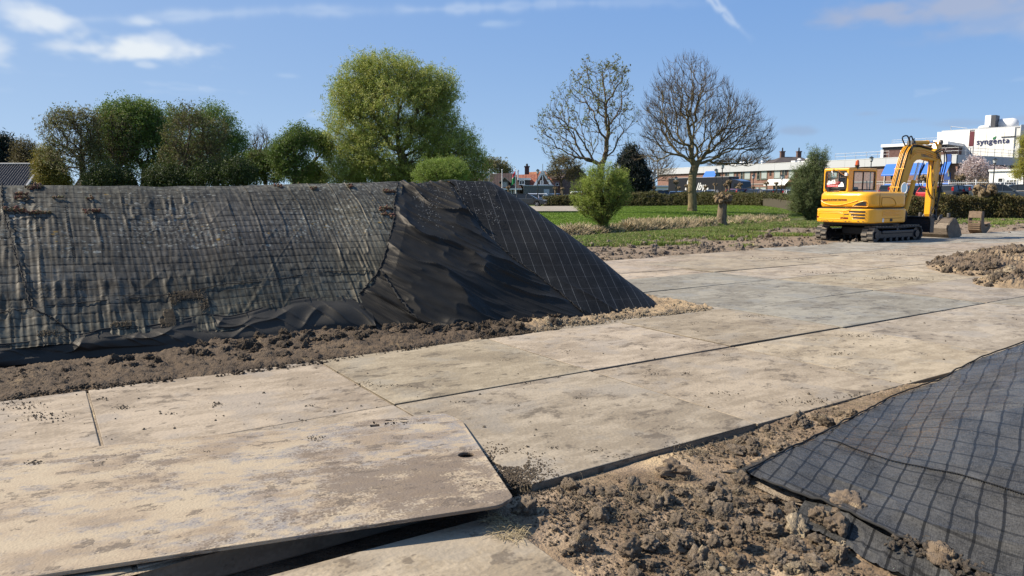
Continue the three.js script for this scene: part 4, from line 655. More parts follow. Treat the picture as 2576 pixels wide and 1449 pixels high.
// a wall through two picture columns at two distances: local x runs along it, z points out of it
function wallFrame(px0, d0, px1, d1, floor) {
  const a = atDepth(px0, 500, d0), b = atDepth(px1, 500, d1), y = floor ?? landY((a.x + b.x) / 2, (a.z + b.z) / 2), o = V(a.x, y, a.z), dir = V(b.x - a.x, 0, b.z - a.z), L = dir.length(); dir.normalize();
  const n = V(-dir.z, 0, dir.x), turn = -Math.atan2(dir.z, dir.x);
  const hit = (px, py) => { const r = ray(px, py), t = (n.x * o.x + n.z * (o.z - 0)) / (n.x * r.x + n.z * r.z); return V(r.x * t, EYE + r.y * t, r.z * t); };
  return { o, turn, L, n, X: (px, py = 470) => { const p = hit(px, py).sub(o); return p.x * dir.x + p.z * dir.z; }, H: (px, py) => hit(px, py).y - y };
}
function metreUV(g, s = 2) { return planarUV(clean(g), boxUV(s)); }
function windowAt(parent, x0, y0, x1, y1, z, o = {}) {       // frame with a pane set back in it
  const w = x1 - x0, h = y1 - y0, f = o.frame ?? 0.08, cx = (x0 + x1) / 2, cy = (y0 + y1) / 2;
  const bars = [box(w, f, 0.12, cx, y1 - f / 2, z), box(w + 0.1, f * 1.2, 0.2, cx, y0 + f * 0.6, z + 0.03), box(f, h - 2.2 * f, 0.12, x0 + f / 2, cy, z), box(f, h - 2.2 * f, 0.12, x1 - f / 2, cy, z)];
  for (let i = 1; i < (o.cols ?? 1); i++) bars.push(box(f * 0.7, h - 2.2 * f, 0.09, x0 + w * i / o.cols, cy, z)); if (o.transom) bars.push(box(w - 2 * f, f * 0.7, 0.088, cx, y0 + h * o.transom, z));
  const win = mesh('window', bars, o.mat ?? whiteMat, parent); mesh('pane', box(w - 2 * f + 0.02, h - 2 * f + 0.02, 0.02, cx, cy, z - 0.03), o.pane ?? glassMat, win);
  if (o.blind) mesh('blind', box(w - 2 * f, (h - 2 * f) * o.blind, 0.02, cx, y1 - f - (h - 2 * f) * o.blind / 2, z - 0.008), blindMat, win);
  return win;
}
function awning(parent, x0, y0, x1, y1, out, material, name = 'awning') { // slanting cloth, y1 above
  const g = [quad(V(x0, y0, out), V(x1, y0, out), V(x1, y1, 0.12), V(x0, y1, 0.12)), quad(V(x0, y0 - 0.18, out + 0.005), V(x1, y0 - 0.18, out + 0.005), V(x1, y0, out + 0.005), V(x0, y0, out + 0.005))];
  const o = mesh(name, g, material, parent); mesh('front_bar', rod(V(x0, y0, out - 0.02), V(x1, y0, out - 0.02), 0.03, 0.03, 6), greyMat, o); return o;
}
function railing(parent, pts, h, name = 'roof_railing') { const g = []; for (let i = 0; i < pts.length - 1; i++) { const a = pts[i], b = pts[i + 1], L = a.distanceTo(b), n = Math.max(1, Math.round(L / 2)); for (const k of [0.55, 1]) g.push(rod(a.clone().setY(a.y + h * k), b.clone().setY(b.y + h * k), 0.03, 0.03, 5)); for (let j = 0; j <= n; j++) { const p = a.clone().lerp(b, j / n); g.push(rod(p, p.clone().setY(p.y + h), 0.03, 0.03, 5)); } } return mesh(name, g, steelMat, parent); }
// --- the long two-storey brick building
{
  const E = 6.0, D = (up) => FOCAL * E / up, F = wallFrame(1650, D(66), 2399, D(101.4), 0.95), T = thing('office_building', F.o, F.turn, 'long two-storey brick building with a grey roof band and blue awnings', 'building'), X = F.X, H = F.H, eave = E + EYE - 0.95, L = F.L, brick = brickMat(0.27, 0.155, 0.12), brick2 = brickMat(0.20, 0.12, 0.10);
  mesh('wall', [metreUV(box(L, eave - 1.1, 0.3, L / 2, (eave - 1.1) / 2, -0.5))], brick, T);
  mesh('wall', [metreUV(box(0.3, eave - 1.1, 17.4, L - 0.16, (eave - 1.1) / 2, -9.4))], brick2, T);
  mesh('wall', [metreUV(box(L - 0.4, eave - 1.1, 0.3, L / 2, (eave - 1.1) / 2, -18.3))], brick2, T); mesh('wall', [metreUV(box(0.3, eave - 1.1, 17.4, 0.16, (eave - 1.1) / 2, -9.4))], brick2, T);
  for (let i = 0; i < 18; i++) mesh('fascia_panel', box(L / 18 - 0.03, 1.25, 0.12, (i + 0.5) * L / 18, eave - 0.62, 0), mat(0.50, 0.51, 0.52, 0.5), T);
  for (let i = 0; i < 6; i++) mesh('fascia_panel', box(0.12, 1.25, 3.05, L + 0.05, eave - 0.62, -0.07 - 1.6 - i * 3.08), mat(0.40, 0.41, 0.42, 0.5), T);
  const roof = mesh('roof', box(L + 0.05, 0.4, 18.6, L / 2, eave - 0.3, -9.4), mat(0.3, 0.3, 0.3, 0.9), T);
  mesh('roof_trim', box(L + 0.2, 0.07, 0.2, L / 2, eave + 0.035, 0), whiteMat, roof);
  const z4 = (zx) => X(1761 + zx * 0.171), z3 = (zx) => X(2163.5 + zx * 0.1602), sill = eave - 4.15 + 1.05, uT = 4.87 + 0.65, uB = uT - 1.75, lT = 2.35, lB = 0.7, Zw = -0.3, olive = mat(0.23, 0.25, 0.2, 0.5);
  for (const [a, b] of [[345, 387], [575, 612], [815, 857], [1180, 1220], [120, 160], [1420, 1460]]) windowAt(T, z4(a), uB, z4(b), uT, Zw, { mat: olive, transom: 0.5 });
  for (const [a, b] of [[400, 476], [628, 716], [874, 962], [1064, 1156], [1278, 1362], [180, 260], [1500, 1590], [1700, 1790], [1900, 1990]]) windowAt(T, z4(a), uB, z4(b), uT, Zw, { mat: olive, blind: 0.93 });
  for (const a of [522, 1009, 1240, 770]) mesh('slit_window', box(0.4, 1.0, 0.1, z4(a), uB + 1.2, -0.32), darkMat, T);
  for (const [a, b, k] of [[608, 662, 0.9], [676, 712, 0], [805, 850, 0.6], [868, 966, 0.85], [1062, 1150, 0], [400, 470, 0.5], [1240, 1340, 0.3]]) windowAt(T, z4(a), lB, z4(b), lT, Zw, { mat: olive, blind: k || undefined });
  mesh('pale_band', box(L, 0.2, 0.1, L / 2, 2.95, -0.31), mat(0.3, 0.26, 0.23, 0.8), T);
  const st = awning(T, X(1935, 457), 2.75, X(1989, 457), 3.75, 1.5, whiteMat, 'white_awning'); { const a = X(1935, 457), b = X(1989, 457); mesh('seams', Array.from({ length: 9 }, (_, i) => beam(V(lerp(a, b, (i + 0.5) / 9), 2.76, 1.5), V(lerp(a, b, (i + 0.5) / 9), 3.76, 0.13), 0.04, 0.03)), greyMat, st); }
  awning(T, X(1776, 440), uT - 1.5, X(1806, 440), uT + 0.2, 1.3, blueMat, 'blue_awning');
  for (const [a, b] of [[395, 600], [815, 985], [1020, 1150], [1300, 1412]]) { const xa = z3(a), xb = z3(b); awning(T, xa, uT - 1.55, xb, uT + 0.15, 1.3, blueMat, 'blue_awning'); windowAt(T, xa + 0.6, uB - 0.3, xb - 0.5, uT - 0.2, Zw, { mat: olive, cols: 2 }); }
  for (const [a, b] of [[395, 520], [560, 760], [825, 975], [1000, 1120], [1290, 1400]]) awning(T, z3(a), 1.0, z3(b), 2.6, 1.3, blueMat, 'blue_awning');
  for (const [a, b, y0, y1] of [[1050, 1140, eave - 1.3, eave + 0.05], [1330, 1405, eave - 1.5, eave + 0.12], [1050, 1120, 2.6, 4.2], [1290, 1392, 2.6, 4.1]]) mesh('blue_panel', box(z3(b) - z3(a), y1 - y0, 0.1, (z3(a) + z3(b)) / 2, (y0 + y1) / 2, y1 > eave - 0.1 ? 0.08 : -0.31), navyMat, T);
  for (const a of [362, 1000]) mesh('downpipe', rod(V(z3(a), 0, -0.2), V(z3(a), eave - 1.2, -0.2), 0.07, 0.07, 8), whiteMat, T);
  for (const [zz, w] of [[-3.2, 1.1], [-8.2, 1.0], [-14.3, 1.2]]) { const win = mesh('window', [box(0.14, 1.7, w, L + 0.0, uB + 0.8, zz)], olive, T); mesh('pane', box(0.02, 1.5, w - 0.2, L + 0.08, uB + 0.8, zz), glassMat, win); }
  for (const [zz, w] of [[-3.4, 1.1], [-6.2, 1.0]]) { const win = mesh('window', [box(0.14, 1.4, w, L + 0.0, 1.6, zz)], olive, T); mesh('pane', box(0.02, 1.2, w - 0.2, L + 0.08, 1.6, zz), glassMat, win); }
  railing(T, [V(X(2095, 400), eave + 0.05, -0.6), V(X(2230, 395), eave + 0.05, -0.6)], 1.1);
  railing(T, [V(L - 6, eave + 0.05, -1.0), V(L - 0.4, eave + 0.05, -1.0), V(L - 0.4, eave + 0.05, -17)], 1.1);
  seed(41); for (let i = 0; i < 14; i++) { const x = rr(z4(-60), z4(1500)); mesh('roof_vent', rnd() < 0.5 ? [box(rr(0.5, 1.6), rr(0.3, 0.6), 0.8, x, eave + 0.3, rr(-6, -2))] : [rod(V(x, eave, -3), V(x, eave + rr(0.4, 0.7), -3), 0.2, 0.2, 8), rod(V(x, eave + 0.6, -3), V(x, eave + 0.85, -3), 0.34, 0.15, 8)], mat(0.7, 0.7, 0.68, 0.5), roof); }
  // stair tower at the far end
  const sp = []; for (let i = 0; i < 16; i++) { const a = i * 0.55; sp.push(box(1.0, 0.07, 0.32).translate(0.6, 0, 0).rotateY(a).translate(L + 1.3, 0.4 + i * 0.38, -15.6)); } sp.push(rod(V(L + 1.3, 0, -15.6), V(L + 1.3, eave + 1.6, -15.6), 0.11, 0.11, 8)); mesh('spiral_stair', sp, greyMat, T);
  railing(T, [V(L + 0.2, eave, -14.2), V(L + 2.6, eave, -14.2), V(L + 2.6, eave, -17)], 1.2);
}
// --- brown block and white tower behind it
{
  const F = wallFrame(2211.5, 128.6, 2370, 121.2, 0.95), T = thing('brown_block', F.o, F.turn, 'brown upper block with a pale roof edge between the long roof and the white tower', 'building'), h = 9 + EYE - 0.95;
  mesh('wall', metreUV(box(F.L, h - 0.9, 9, F.L / 2, (h - 0.9) / 2, -4.8)), brickMat(0.15, 0.085, 0.07), T);
  mesh('roof', box(F.L + 0.5, 0.5, 9.8, F.L / 2, h - 0.22, -4.8), whiteMat, T); mesh('dark_band', box(F.L + 0.1, 0.45, 9.2, F.L / 2, h - 0.7, -4.8), darkMat, T);
  mesh('corner_post', box(0.45, h - 0.9, 0.3, 0.0, (h - 0.9) / 2, -0.05), whiteMat, T); windowAt(T, F.X(2264, 380), h - 3.5, F.X(2274, 380), h - 1.1, -0.24, { transom: 0.6 });
  railing(T, [V(1, h, -1.5), V(F.L, h, -1.5)], 0.8);
}
{
  const F = wallFrame(2357, 129.6, 2551, 120.4, 0.95), T = thing('white_tower_building', F.o, F.turn, 'tall white panelled building carrying a dark blue company name with a green leaf', 'building'), X = F.X, H = F.H, L = F.L, z3 = (a, b) => X(2163.5 + a * 0.1602, 301.9 + (b ?? 300) * 0.1602), z3h = (a, b) => H(2163.5 + a * 0.1602, 301.9 + b * 0.1602), h = 11.3 + EYE - 0.95;
  mesh('wall', box(L - 0.1, h - 0.1, 13.8, L / 2, (h - 0.1) / 2, -7.05), mat(0.6, 0.6, 0.57, 0.7), T);
  const cream = mat(0.80, 0.785, 0.72, 0.75), cuts = [[1210, 1340], [1340, 1465], [1465, 1595], [1595, 1718], [1795, 1870], [1870, 1985], [1985, 2130], [2130, 2265], [2265, 2424]];
  for (const [a, b] of cuts) for (const [y0, y1] of [[0, h - 4.6], [h - 4.6, h]]) { const x0 = z3(a) + 0.02, x1 = z3(b) - 0.02; mesh('wall_panel', box(x1 - x0, y1 - y0 - 0.03, 0.1, (x0 + x1) / 2, (y0 + y1) / 2, 0), cream, T); }
  for (let i = 0; i < 5; i++) mesh('wall_panel', box(0.1, h + 0.1, 2.73, L + 0.03, h / 2, -1.36 - i * 2.76), mat(0.62, 0.62, 0.6, 0.7), T);
  { const s = [[0, 0], [13.8, 0], [13.8, 0.6], [9.2, 2.1], [4.5, 0.6], [0, 0.3]]; mesh('gable', extrude(s, 0.1).rotateY(Math.PI / 2).translate(L + 0.03, h + 0.06, 0.0), mat(0.62, 0.62, 0.6, 0.7), T); }
  mesh('roof', box(L + 0.1, 0.25, 13.8, L / 2, h + 0.08, -6.95), greyMat, T);
  mesh('red_panel', box(z3(1790) - z3(1722), 2.5, 0.1, (z3(1722) + z3(1790)) / 2, h - 1.5, 0.02), mat(0.11, 0.016, 0.022, 0.6), T);
  windowAt(T, z3(1722), h - 5.7, z3(1785), h - 2.8, 0.02, { frame: 0.25, transom: 0.5 });
  for (const [z0, z1, y0, y1] of [[-1.0, -3.0, h - 4.4, h - 1.9], [-4.8, -6.8, h - 4.4, h - 1.9], [-2.2, -3.0, h - 7.6, h - 6.2], [-4.6, -5.4, h - 7.6, h - 6.2], [-1.0, -4, 1.0, 2.6]]) { const w = mesh('window', [box(0.14, y1 - y0, z0 - z1, L + 0.06, (y0 + y1) / 2, (z0 + z1) / 2)], greyMat, T); mesh('pane', box(0.02, y1 - y0 - 0.2, z0 - z1 - 0.2, L + 0.14, (y0 + y1) / 2, (z0 + z1) / 2), glassMat, w); }
  mesh('dark_ledge', box(2.6, 0.12, 0.2, L - 1.3, z3h(2400, 258), 0.1), darkMat, T);
  // lettering
  const text = new TextGeometry('syngenta', { font: fontBold, size: 1.0, depth: 0.08, curveSegments: 5 }); text.computeBoundingBox(); const tb = text.boundingBox, w = z3(2348) - z3(1838), k = w / (tb.max.x - tb.min.x), base = z3h(1850, 384);
  mesh('sign_letters', text.translate(-tb.min.x, 0, 0).scale(k, k, 1).translate(z3(1838), base, 0.06), mat(0.02, 0.025, 0.085, 0.5), T);
  { const s = new THREE.Shape(); s.moveTo(0, 0); s.quadraticCurveTo(-0.25, 0.5, 0.25, 0.75); s.quadraticCurveTo(0.6, 0.85, 0.85, 1.1); s.quadraticCurveTo(0.95, 0.35, 0.45, 0.08); s.quadraticCurveTo(0.2, -0.05, 0, 0); mesh('sign_leaf', extrude(s, 0.08).scale(k * 0.62, k * 0.62, 1).translate(z3(2090), z3h(2090, 306), 0.09), mat(0.02, 0.17, 0.06, 0.5), T); }
  // plant on the roof
  mesh('roof_unit', rbox(z3(1980) - z3(1885), 2.3, 1.8, 0.05, z3(1930), h + 1.3, -2.5), mat(0.72, 0.73, 0.74, 0.5), T); mesh('roof_unit', box(0.9, 2.2, 1.9, z3(2000), h + 1.3, -2.6), mat(0.06, 0.06, 0.065, 0.5), T);
  mesh('roof_duct', [rod(V(z3(2050), h + 0.9, -4), V(z3(2240), h + 0.9, -4), 1.0, 1.0, 16), new THREE.SphereGeometry(1.0, 12, 8).translate(z3(2240), h + 0.9, -4)], mat(0.6, 0.61, 0.62, 0.5), T);
  mesh('roof_duct', tube([V(z3(1800), h, -1.5), V(z3(1820), h + 0.45, -1.5), V(z3(1870), h + 0.5, -1.5), V(z3(1960), h + 0.5, -1.5)], 0.25, 20, 8), whiteMat, T);
  mesh('roof_mast', [rod(V(z3(1345), h, -2), V(z3(1345), h + 1.1, -2), 0.05, 0.05, 5), rod(V(z3(1345), h + 1.0, -2), V(z3(1600), h + 0.5, -2), 0.05, 0.05, 5)], steelMat, T);
  railing(T, [V(z3(1420), h - 7.2, 1.2), V(z3(2020), h - 7.2, 1.2)], 1.2, 'walkway_railing'); mesh('platform', box(z3(2310) - z3(2020), 0.15, 1.4, (z3(2310) + z3(2020)) / 2, h - 6.9, 1.0), greyMat, T); railing(T, [V(z3(2030), h - 6.8, 1.6), V(z3(2300), h - 6.8, 1.6)], 1.8, 'walkway_railing');
}
// --- hipped dark roof behind the long building, low white building at the right edge
{
  const d = 165, b = atDepth(1946, 409, d), m = d / FOCAL, T = thing('hipped_roof_house', V(b.x, 1, b.z), 0, 'dark hipped roof with two chimneys rising behind the long brick building', 'building'), h = b.y - 1, w = 104 * m, r0 = 40 * m, r1 = 87 * m, rh = 17 * m;
  mesh('wall', box(w - 1, h, 9, w / 2, h / 2, -5), brickMat(0.2, 0.13, 0.1), T);
  const P = (x, y, z) => V(x, h + y, z); mesh('roof', [quad(P(0, 0, 0), P(w, 0, 0), P(r1, rh, -5), P(r0, rh, -5)), quad(P(w, 0, -10), P(0, 0, -10), P(r0, rh, -5), P(r1, rh, -5)), quad(P(0, 0, -10), P(0, 0, 0), P(r0, rh, -5), P(r0, rh, -5.01)), quad(P(w, 0, 0), P(w, 0, -10), P(r1, rh, -5.01), P(r1, rh, -5))], roofMat(0.085, 0.07, 0.065), T);
  for (const x of [41 * m, 83 * m]) { const c = mesh('chimney', [box(0.9, 1.5, 0.9, x, h + rh + 0.4, -5), box(1.1, 0.2, 1.1, x, h + rh + 1.2, -5)], brickMat(0.16, 0.1, 0.08), T); mesh('chimney_pot', [rod(V(x, h + rh + 1.3, -5), V(x, h + rh + 2.1, -5), 0.18, 0.14, 8)], darkMat, c); }
}
{
  const F = wallFrame(2483, 95, 2680, 88, 0.95), T = thing('low_white_building', F.o, F.turn, 'low white building with a rounded roof light at the right edge', 'building'), X = F.X, h = (HORIZON - 430) / FOCAL * 95 + 0.65, L = F.L;
  mesh('wall', box(L, h, 8, L / 2, h / 2, -4.05), mat(0.78, 0.78, 0.76, 0.7), T); mesh('parapet', box(L + 0.1, 0.25, 0.3, L / 2, h - 0.02, 0.02), whiteMat, T);
  mesh('rounded_roof_light', new THREE.CylinderGeometry(2.6, 2.6, 5, 24, 1, false, 0, Math.PI).rotateZ(Math.PI / 2).rotateX(Math.PI).scale(0.9, 0.42, 1).rotateY(Math.PI / 2).translate(X(2553, 430), h, -3), whiteMat, T);
  windowAt(T, X(2511, 445), h - 2.6, X(2525, 445), h - 1.0, 0.02); windowAt(T, X(2532, 445), h - 2.6, X(2560, 445), h - 1.25, 0.02, { cols: 3 }); mesh('arched_door', box(1.4, 1.3, 0.06, X(2517, 455), 0.7, 0.01), greyMat, T);
}
// --- houses left of the open trees
{
  const d = 115, m = d / FOCAL, fl = 0.4, at = (px, py) => { const p = atDepth(px, py, d); return V(p.x, p.y - fl, 0); }, b = atDepth(1240, 500, d);
  const T = thing('dark_roofed_house', V(0, fl, b.z), 0, 'low house with a steep dark brown tiled roof and one gabled dormer', 'house'), e0 = at(1170, 474), e1 = at(1313, 474), r0 = at(1172, 434), r1 = at(1290, 434), back = -7, rz = -3.4;
  mesh('wall', metreUV(box(e1.x - e0.x - 0.6, e0.y, 6.6, (e0.x + e1.x) / 2, e0.y / 2, -3.5)), brickMat(0.085, 0.06, 0.055), T);
  const roof = mesh('roof', [quad(V(e0.x, e0.y, 0.2), V(e1.x, e1.y, 0.2), V(r1.x, r1.y, rz), V(r0.x, r0.y, rz)), quad(V(e1.x, e1.y, back), V(e0.x, e0.y, back), V(r0.x, r0.y, rz - 0.1), V(r1.x, r1.y, rz - 0.1)), quad(V(e1.x, e1.y, 0.2), V(e1.x, e1.y, back), V(r1.x, r1.y, rz - 0.1), V(r1.x, r1.y, rz))].map((g) => planarUV(clean(g), (x, y) => [x / 3, y / 3])), roofMat(0.055, 0.032, 0.028), T);
  mesh('gutter', box(e1.x - e0.x, 0.22, 0.25, (e0.x + e1.x) / 2, e0.y - 0.1, 0.18), whiteMat, roof);
  const c = at(1270, 472), dw = 0.62, dz = -0.4; const dm = mesh('dormer', [extrude([[-dw, 0], [dw, 0], [dw, 1.0], [0, 1.65], [-dw, 1.0]], 1.6).translate(c.x, c.y - 0.1, dz - 0.5)], brickMat(0.12, 0.1, 0.085), roof);
  mesh('dormer_roof', [beam(V(c.x, c.y + 1.62, dz - 0.3), V(c.x + 0.95, c.y + 0.78, dz - 0.3), 1.7, 0.08), beam(V(c.x, c.y + 1.62, dz - 0.3), V(c.x - 0.95, c.y + 0.78, dz - 0.3), 1.7, 0.08)], mat(0.4, 0.38, 0.3, 0.8), dm); mesh('dormer_window', [box(0.1, 1.0, 0.06, c.x - 0.35, c.y + 0.35, dz + 0.33), box(0.1, 1.0, 0.06, c.x + 0.35, c.y + 0.35, dz + 0.33), box(0.8, 0.1, 0.06, c.x, c.y + 0.85, dz + 0.33), box(0.6, 0.9, 0.03, c.x, c.y + 0.35, dz + 0.31)], mat(0.3, 0.32, 0.32, 0.4), dm);
  for (const [x0, x1, y0, y1] of [[1247, 1254, 478, 491], [1264, 1272, 479, 493], [1280, 1288, 478, 491], [1292, 1300, 478, 491]]) { const p = at(x0, y1), q = at(x1, y0); windowAt(T, p.x, p.y, q.x, q.y, -0.17, { transom: 0.6 }); }
}
{
  const d = 116, fl = 0.4, at = (px, py, z = 0) => { const p = atDepth(px, py, d - z); return V(p.x, p.y - fl, z); }, b = atDepth(1340, 500, d);
  const T = thing('gabled_house', V(0, fl, b.z), 0, 'house with an orange-red tiled roof and a white-edged timber gable', 'house'), red = roofMat(0.33, 0.12, 0.07), dark = brickMat(0.10, 0.07, 0.06);
  const q = (x, y, z) => at(x, y, z);
  const e0 = at(1294, 468), e1 = at(1352, 468), r0 = at(1298, 438), r1 = at(1365, 436), rz = -3.2;
  mesh('wall', metreUV(box(e1.x - e0.x + 2.2, e0.y, 6.2, (e0.x + e1.x) / 2 + 0.6, e0.y / 2, -3.3)), brickMat(0.14, 0.11, 0.095), T);
  const roof = mesh('roof', [quad(V(e0.x, e0.y, 0.1), V(e1.x + 3, e1.y, 0.1), V(r1.x + 1, r1.y, rz), V(r0.x, r0.y, rz)), quad(V(e1.x + 3, e1.y, -6.6), V(e0.x, e0.y, -6.6), V(r0.x, r0.y, rz - 0.1), V(r1.x + 1, r1.y, rz - 0.1))].map((g) => planarUV(clean(g), (x, y) => [x / 3, y / 3])), red, T);
  // higher roof behind with a chimney
  const h0 = at(1316, 438), h1 = at(1374, 436), k0 = at(1327, 429), k1 = at(1375, 425.5);
  mesh('rear_roof', [quad(V(h0.x, h0.y - 2, -5), V(h1.x + 1.4, h1.y - 2, -5), V(k1.x + 0.2, k1.y, -9), V(k0.x, k0.y, -9)), quad(V(h1.x + 1.4, h1.y - 2, -13), V(h0.x, h0.y - 2, -13), V(k0.x, k0.y, -9.1), V(k1.x + 0.2, k1.y, -9.1))].map((g) => planarUV(clean(g), (x, y) => [x / 3, y / 3])), roofMat(0.42, 0.17, 0.08), T);
  { const c = at(1328, 432); const ch = mesh('chimney', [box(0.75, 2.6, 0.75, c.x, c.y - 0.2, -7.5), box(0.95, 0.2, 0.95, c.x, c.y + 1.1, -7.5)], brickMat(0.07, 0.05, 0.045), T); mesh('chimney_pot', rod(V(c.x, c.y + 1.2, -7.5), V(c.x, c.y + 1.6, -7.5), 0.2, 0.16, 8), darkMat, ch); }
  // the gable with white barge boards
  const A = at(1365, 433, 0.6), B = at(1346, 470.5, 0.6), C = at(1386, 470.5, 0.6);
  const gable = mesh('gable_wall', extrude([[B.x, B.y], [C.x, C.y], [A.x, A.y]], 0.5).translate(0, 0, 0.35), dark, T);
  mesh('barge_board', [beam(V(A.x, A.y + 0.15, 0.72), V(B.x - 0.2, B.y, 0.72), 0.12, 0.36), beam(V(A.x, A.y + 0.15, 0.722), V(C.x + 0.2, C.y, 0.722), 0.12, 0.36)], whiteMat, gable);
  mesh('finial', [box(0.12, 2.6, 0.1, A.x, A.y + 0.0, 0.76)], whiteMat, gable); mesh('collar_beam', [box(1.9, 0.1, 0.08, A.x, A.y - 2.0, 0.72)], whiteMat, gable);
  const w0 = at(1359, 470, 0.6), w1 = at(1367, 454, 0.6); windowAt(T, w0.x, w0.y, w1.x, w1.y, 0.68, { transom: 0.6, cols: 1, frame: 0.13 });
  mesh('gable_roof', [beam(V(A.x, A.y, -1.6), V(B.x - 0.2, B.y, -1.6), 4.2, 0.1), beam(V(A.x, A.y, -1.6), V(C.x + 0.2, C.y, -1.6), 4.2, 0.1)], red, roof);
  const D0 = at(1305, 467, 0.4), D1 = at(1333, 451, 0.4); const dm = mesh('box_dormer', [box(D1.x - D0.x, D1.y - D0.y, 2, (D0.x + D1.x) / 2, (D0.y + D1.y) / 2, -0.6)], mat(0.03, 0.028, 0.026, 0.8), roof); mesh('dormer_edge', box(D1.x - D0.x + 0.3, 0.32, 2.2, (D0.x + D1.x) / 2, D1.y + 0.05, -0.55), whiteMat, dm); windowAt(T, D0.x + 0.05, D0.y + 0.1, D0.x + 0.95, D1.y - 0.15, 0.44, { cols: 2, frame: 0.1 });
  // grey wall with the white garage door
  const g0 = at(1317, 492, 1.5), g1 = at(1392, 471, 1.5), wl = mesh('garage_wall', box(g1.x - g0.x, g1.y + 0.2, 2, (g0.x + g1.x) / 2, (g1.y + 0.2) / 2, 0.6), mat(0.14, 0.14, 0.14, 0.9), T), e = at(1368, 476, 1.5), f = at(1382, 476, 1.5); mesh('garage_door', box(f.x - e.x, e.y, 0.08, (e.x + f.x) / 2, e.y / 2, 1.62), mat(0.42, 0.46, 0.52, 0.6), wl); mesh('wall_coping', box(g1.x - g0.x + 0.2, 0.15, 2.2, (g0.x + g1.x) / 2, g1.y + 0.25, 0.6), greyMat, wl);
  { const p = at(1303, 445); mesh('flue_pipe', [rod(V(p.x, p.y - 1.2, -1), V(p.x, p.y + 0.9, -1), 0.13, 0.13, 8), rod(V(p.x, p.y + 0.9, -1), V(p.x, p.y + 1.15, -1), 0.2, 0.16, 8)], steelMat, T); }
}
{
  const d = 122, fl = 0.45, at = (px, py) => { const p = atDepth(px, py, d); return V(p.x, p.y - fl, 0); }, b = atDepth(1420, 500, d);
  const T = thing('pinkish_house', V(0, fl, b.z), 0, 'pinkish brick house with solar panels on its dark roof behind the spreading brown tree', 'house'), e0 = at(1388, 450), e1 = at(1462, 450), r0 = at(1378, 425), r1 = at(1462, 421), rz = -4;
  mesh('wall', metreUV(box(e1.x - e0.x, e0.y + 0.3, 8, (e0.x + e1.x) / 2, (e0.y + 0.3) / 2, -4.1)), brickMat(0.26, 0.17, 0.14), T);
  mesh('gable_wall', extrude([[e1.x - 3.4, e1.y], [e1.x + 1.6, e1.y], [e1.x + 1.6, 0], [e1.x - 3.4, 0]], 0.4).translate(0, 0, 0.4), brickMat(0.2, 0.13, 0.11), T); mesh('gable_wall', extrude([[e1.x - 3.4, e1.y], [e1.x + 1.6, e1.y], [e1.x - 0.9, r1.y + 0.3]], 0.4).translate(0, 0, 0.4), brickMat(0.13, 0.1, 0.09), T);
  const roof = mesh('roof', [quad(V(e0.x - 0.6, e0.y, 0.2), V(e1.x, e1.y, 0.2), V(r1.x, r1.y, rz), V(r0.x + 1, r0.y, rz)), quad(V(e1.x, e1.y, -8.2), V(e0.x - 0.6, e0.y, -8.2), V(r0.x + 1, r0.y, rz - 0.1), V(r1.x, r1.y, rz - 0.1))].map((g) => planarUV(clean(g), (x, y) => [x / 3, y / 3])), roofMat(0.12, 0.085, 0.075), T);
  const n = V(0, rz - 0.2 === 0 ? 1 : -(rz - 0.2), r0.y - e0.y).normalize(); for (let i = 0; i < 5; i++) for (let j = 0; j < 2; j++) { const t = 0.55 + 0.22 * j, x = at(1386, 430).x + 1.0 * i + 0.6; mesh('solar_panel', box(0.92, 0.05, 0.95).rotateX(Math.atan2(r0.y - e0.y, -rz)).translate(x, lerp(e0.y, r0.y, t) + 0.1, lerp(0.2, rz, t) + 0.08), phys(0.012, 0.016, 0.03, 0.2), roof); }
  for (const [x0, x1, y0, y1] of [[1386, 1391, 456, 465], [1398, 1406, 460, 468], [1377, 1380, 434, 440]]) { const p = at(x0, y1), q = at(x1, y0); windowAt(T, p.x, p.y, q.x, q.y, 0.02); }
}
// --- roofs at the far left and behind the trees
{
  const p = atDepth(-40, 468, 58), m = 58 / FOCAL, T = thing('corrugated_roof_shed', V(p.x, 0.2, p.z), 0, 'shed with a striped corrugated roof at the left edge of the picture', 'shed'), w = 92 * m, top = EYE + (HORIZON - 411) * m - 0.2, low = EYE + 22 * m - 0.2, x0 = 0, xr = 84 * m;
  const pos = []; const rows = []; const P = (u, v) => V(lerp(-6, lerp(103 * m, xr, v), u), lerp(low - 0.6, top, v) + 0.07 * Math.cos(u * 2 * Math.PI * 40), lerp(0.6, -3.2, v));
  mesh('roof', sheet(464, 2, (u, v) => ({ p: P(u, v), uv: [u, v] })), mat(0.06, 0.05, 0.047, 0.45), T);
  mesh('rear_roof', [quad(V(xr, top, -3.2), V(-6, top, -3.2), V(-6, low - 0.6, -7), V(103 * m, low - 0.6, -7))], mat(0.12, 0.11, 0.1, 0.6), T); mesh('wall', box(6 + 96 * m, low - 0.5, 7, (96 * m - 6) / 2, (low - 0.5) / 2, -3.2), mat(0.07, 0.05, 0.045, 0.9), T);
  mesh('gable_end', extrude([[-3.6, 0], [3.8, 0], [3.8, low - 0.6], [0, top - 0.1], [-3.6, low - 0.6]], 0.15).rotateY(Math.PI / 2).translate(92 * m, 0, -3.2), mat(0.08, 0.055, 0.05, 0.9), T);
  mesh('roof_edge', [beam(V(xr, top + 0.04, -3.2), V(103 * m, low - 0.56, 0.6), 0.16, 0.12), rod(V(-6, top + 0.05, -3.2), V(xr, top + 0.05, -3.2), 0.09, 0.09, 6)], mat(0.3, 0.3, 0.3, 0.4), T);
}
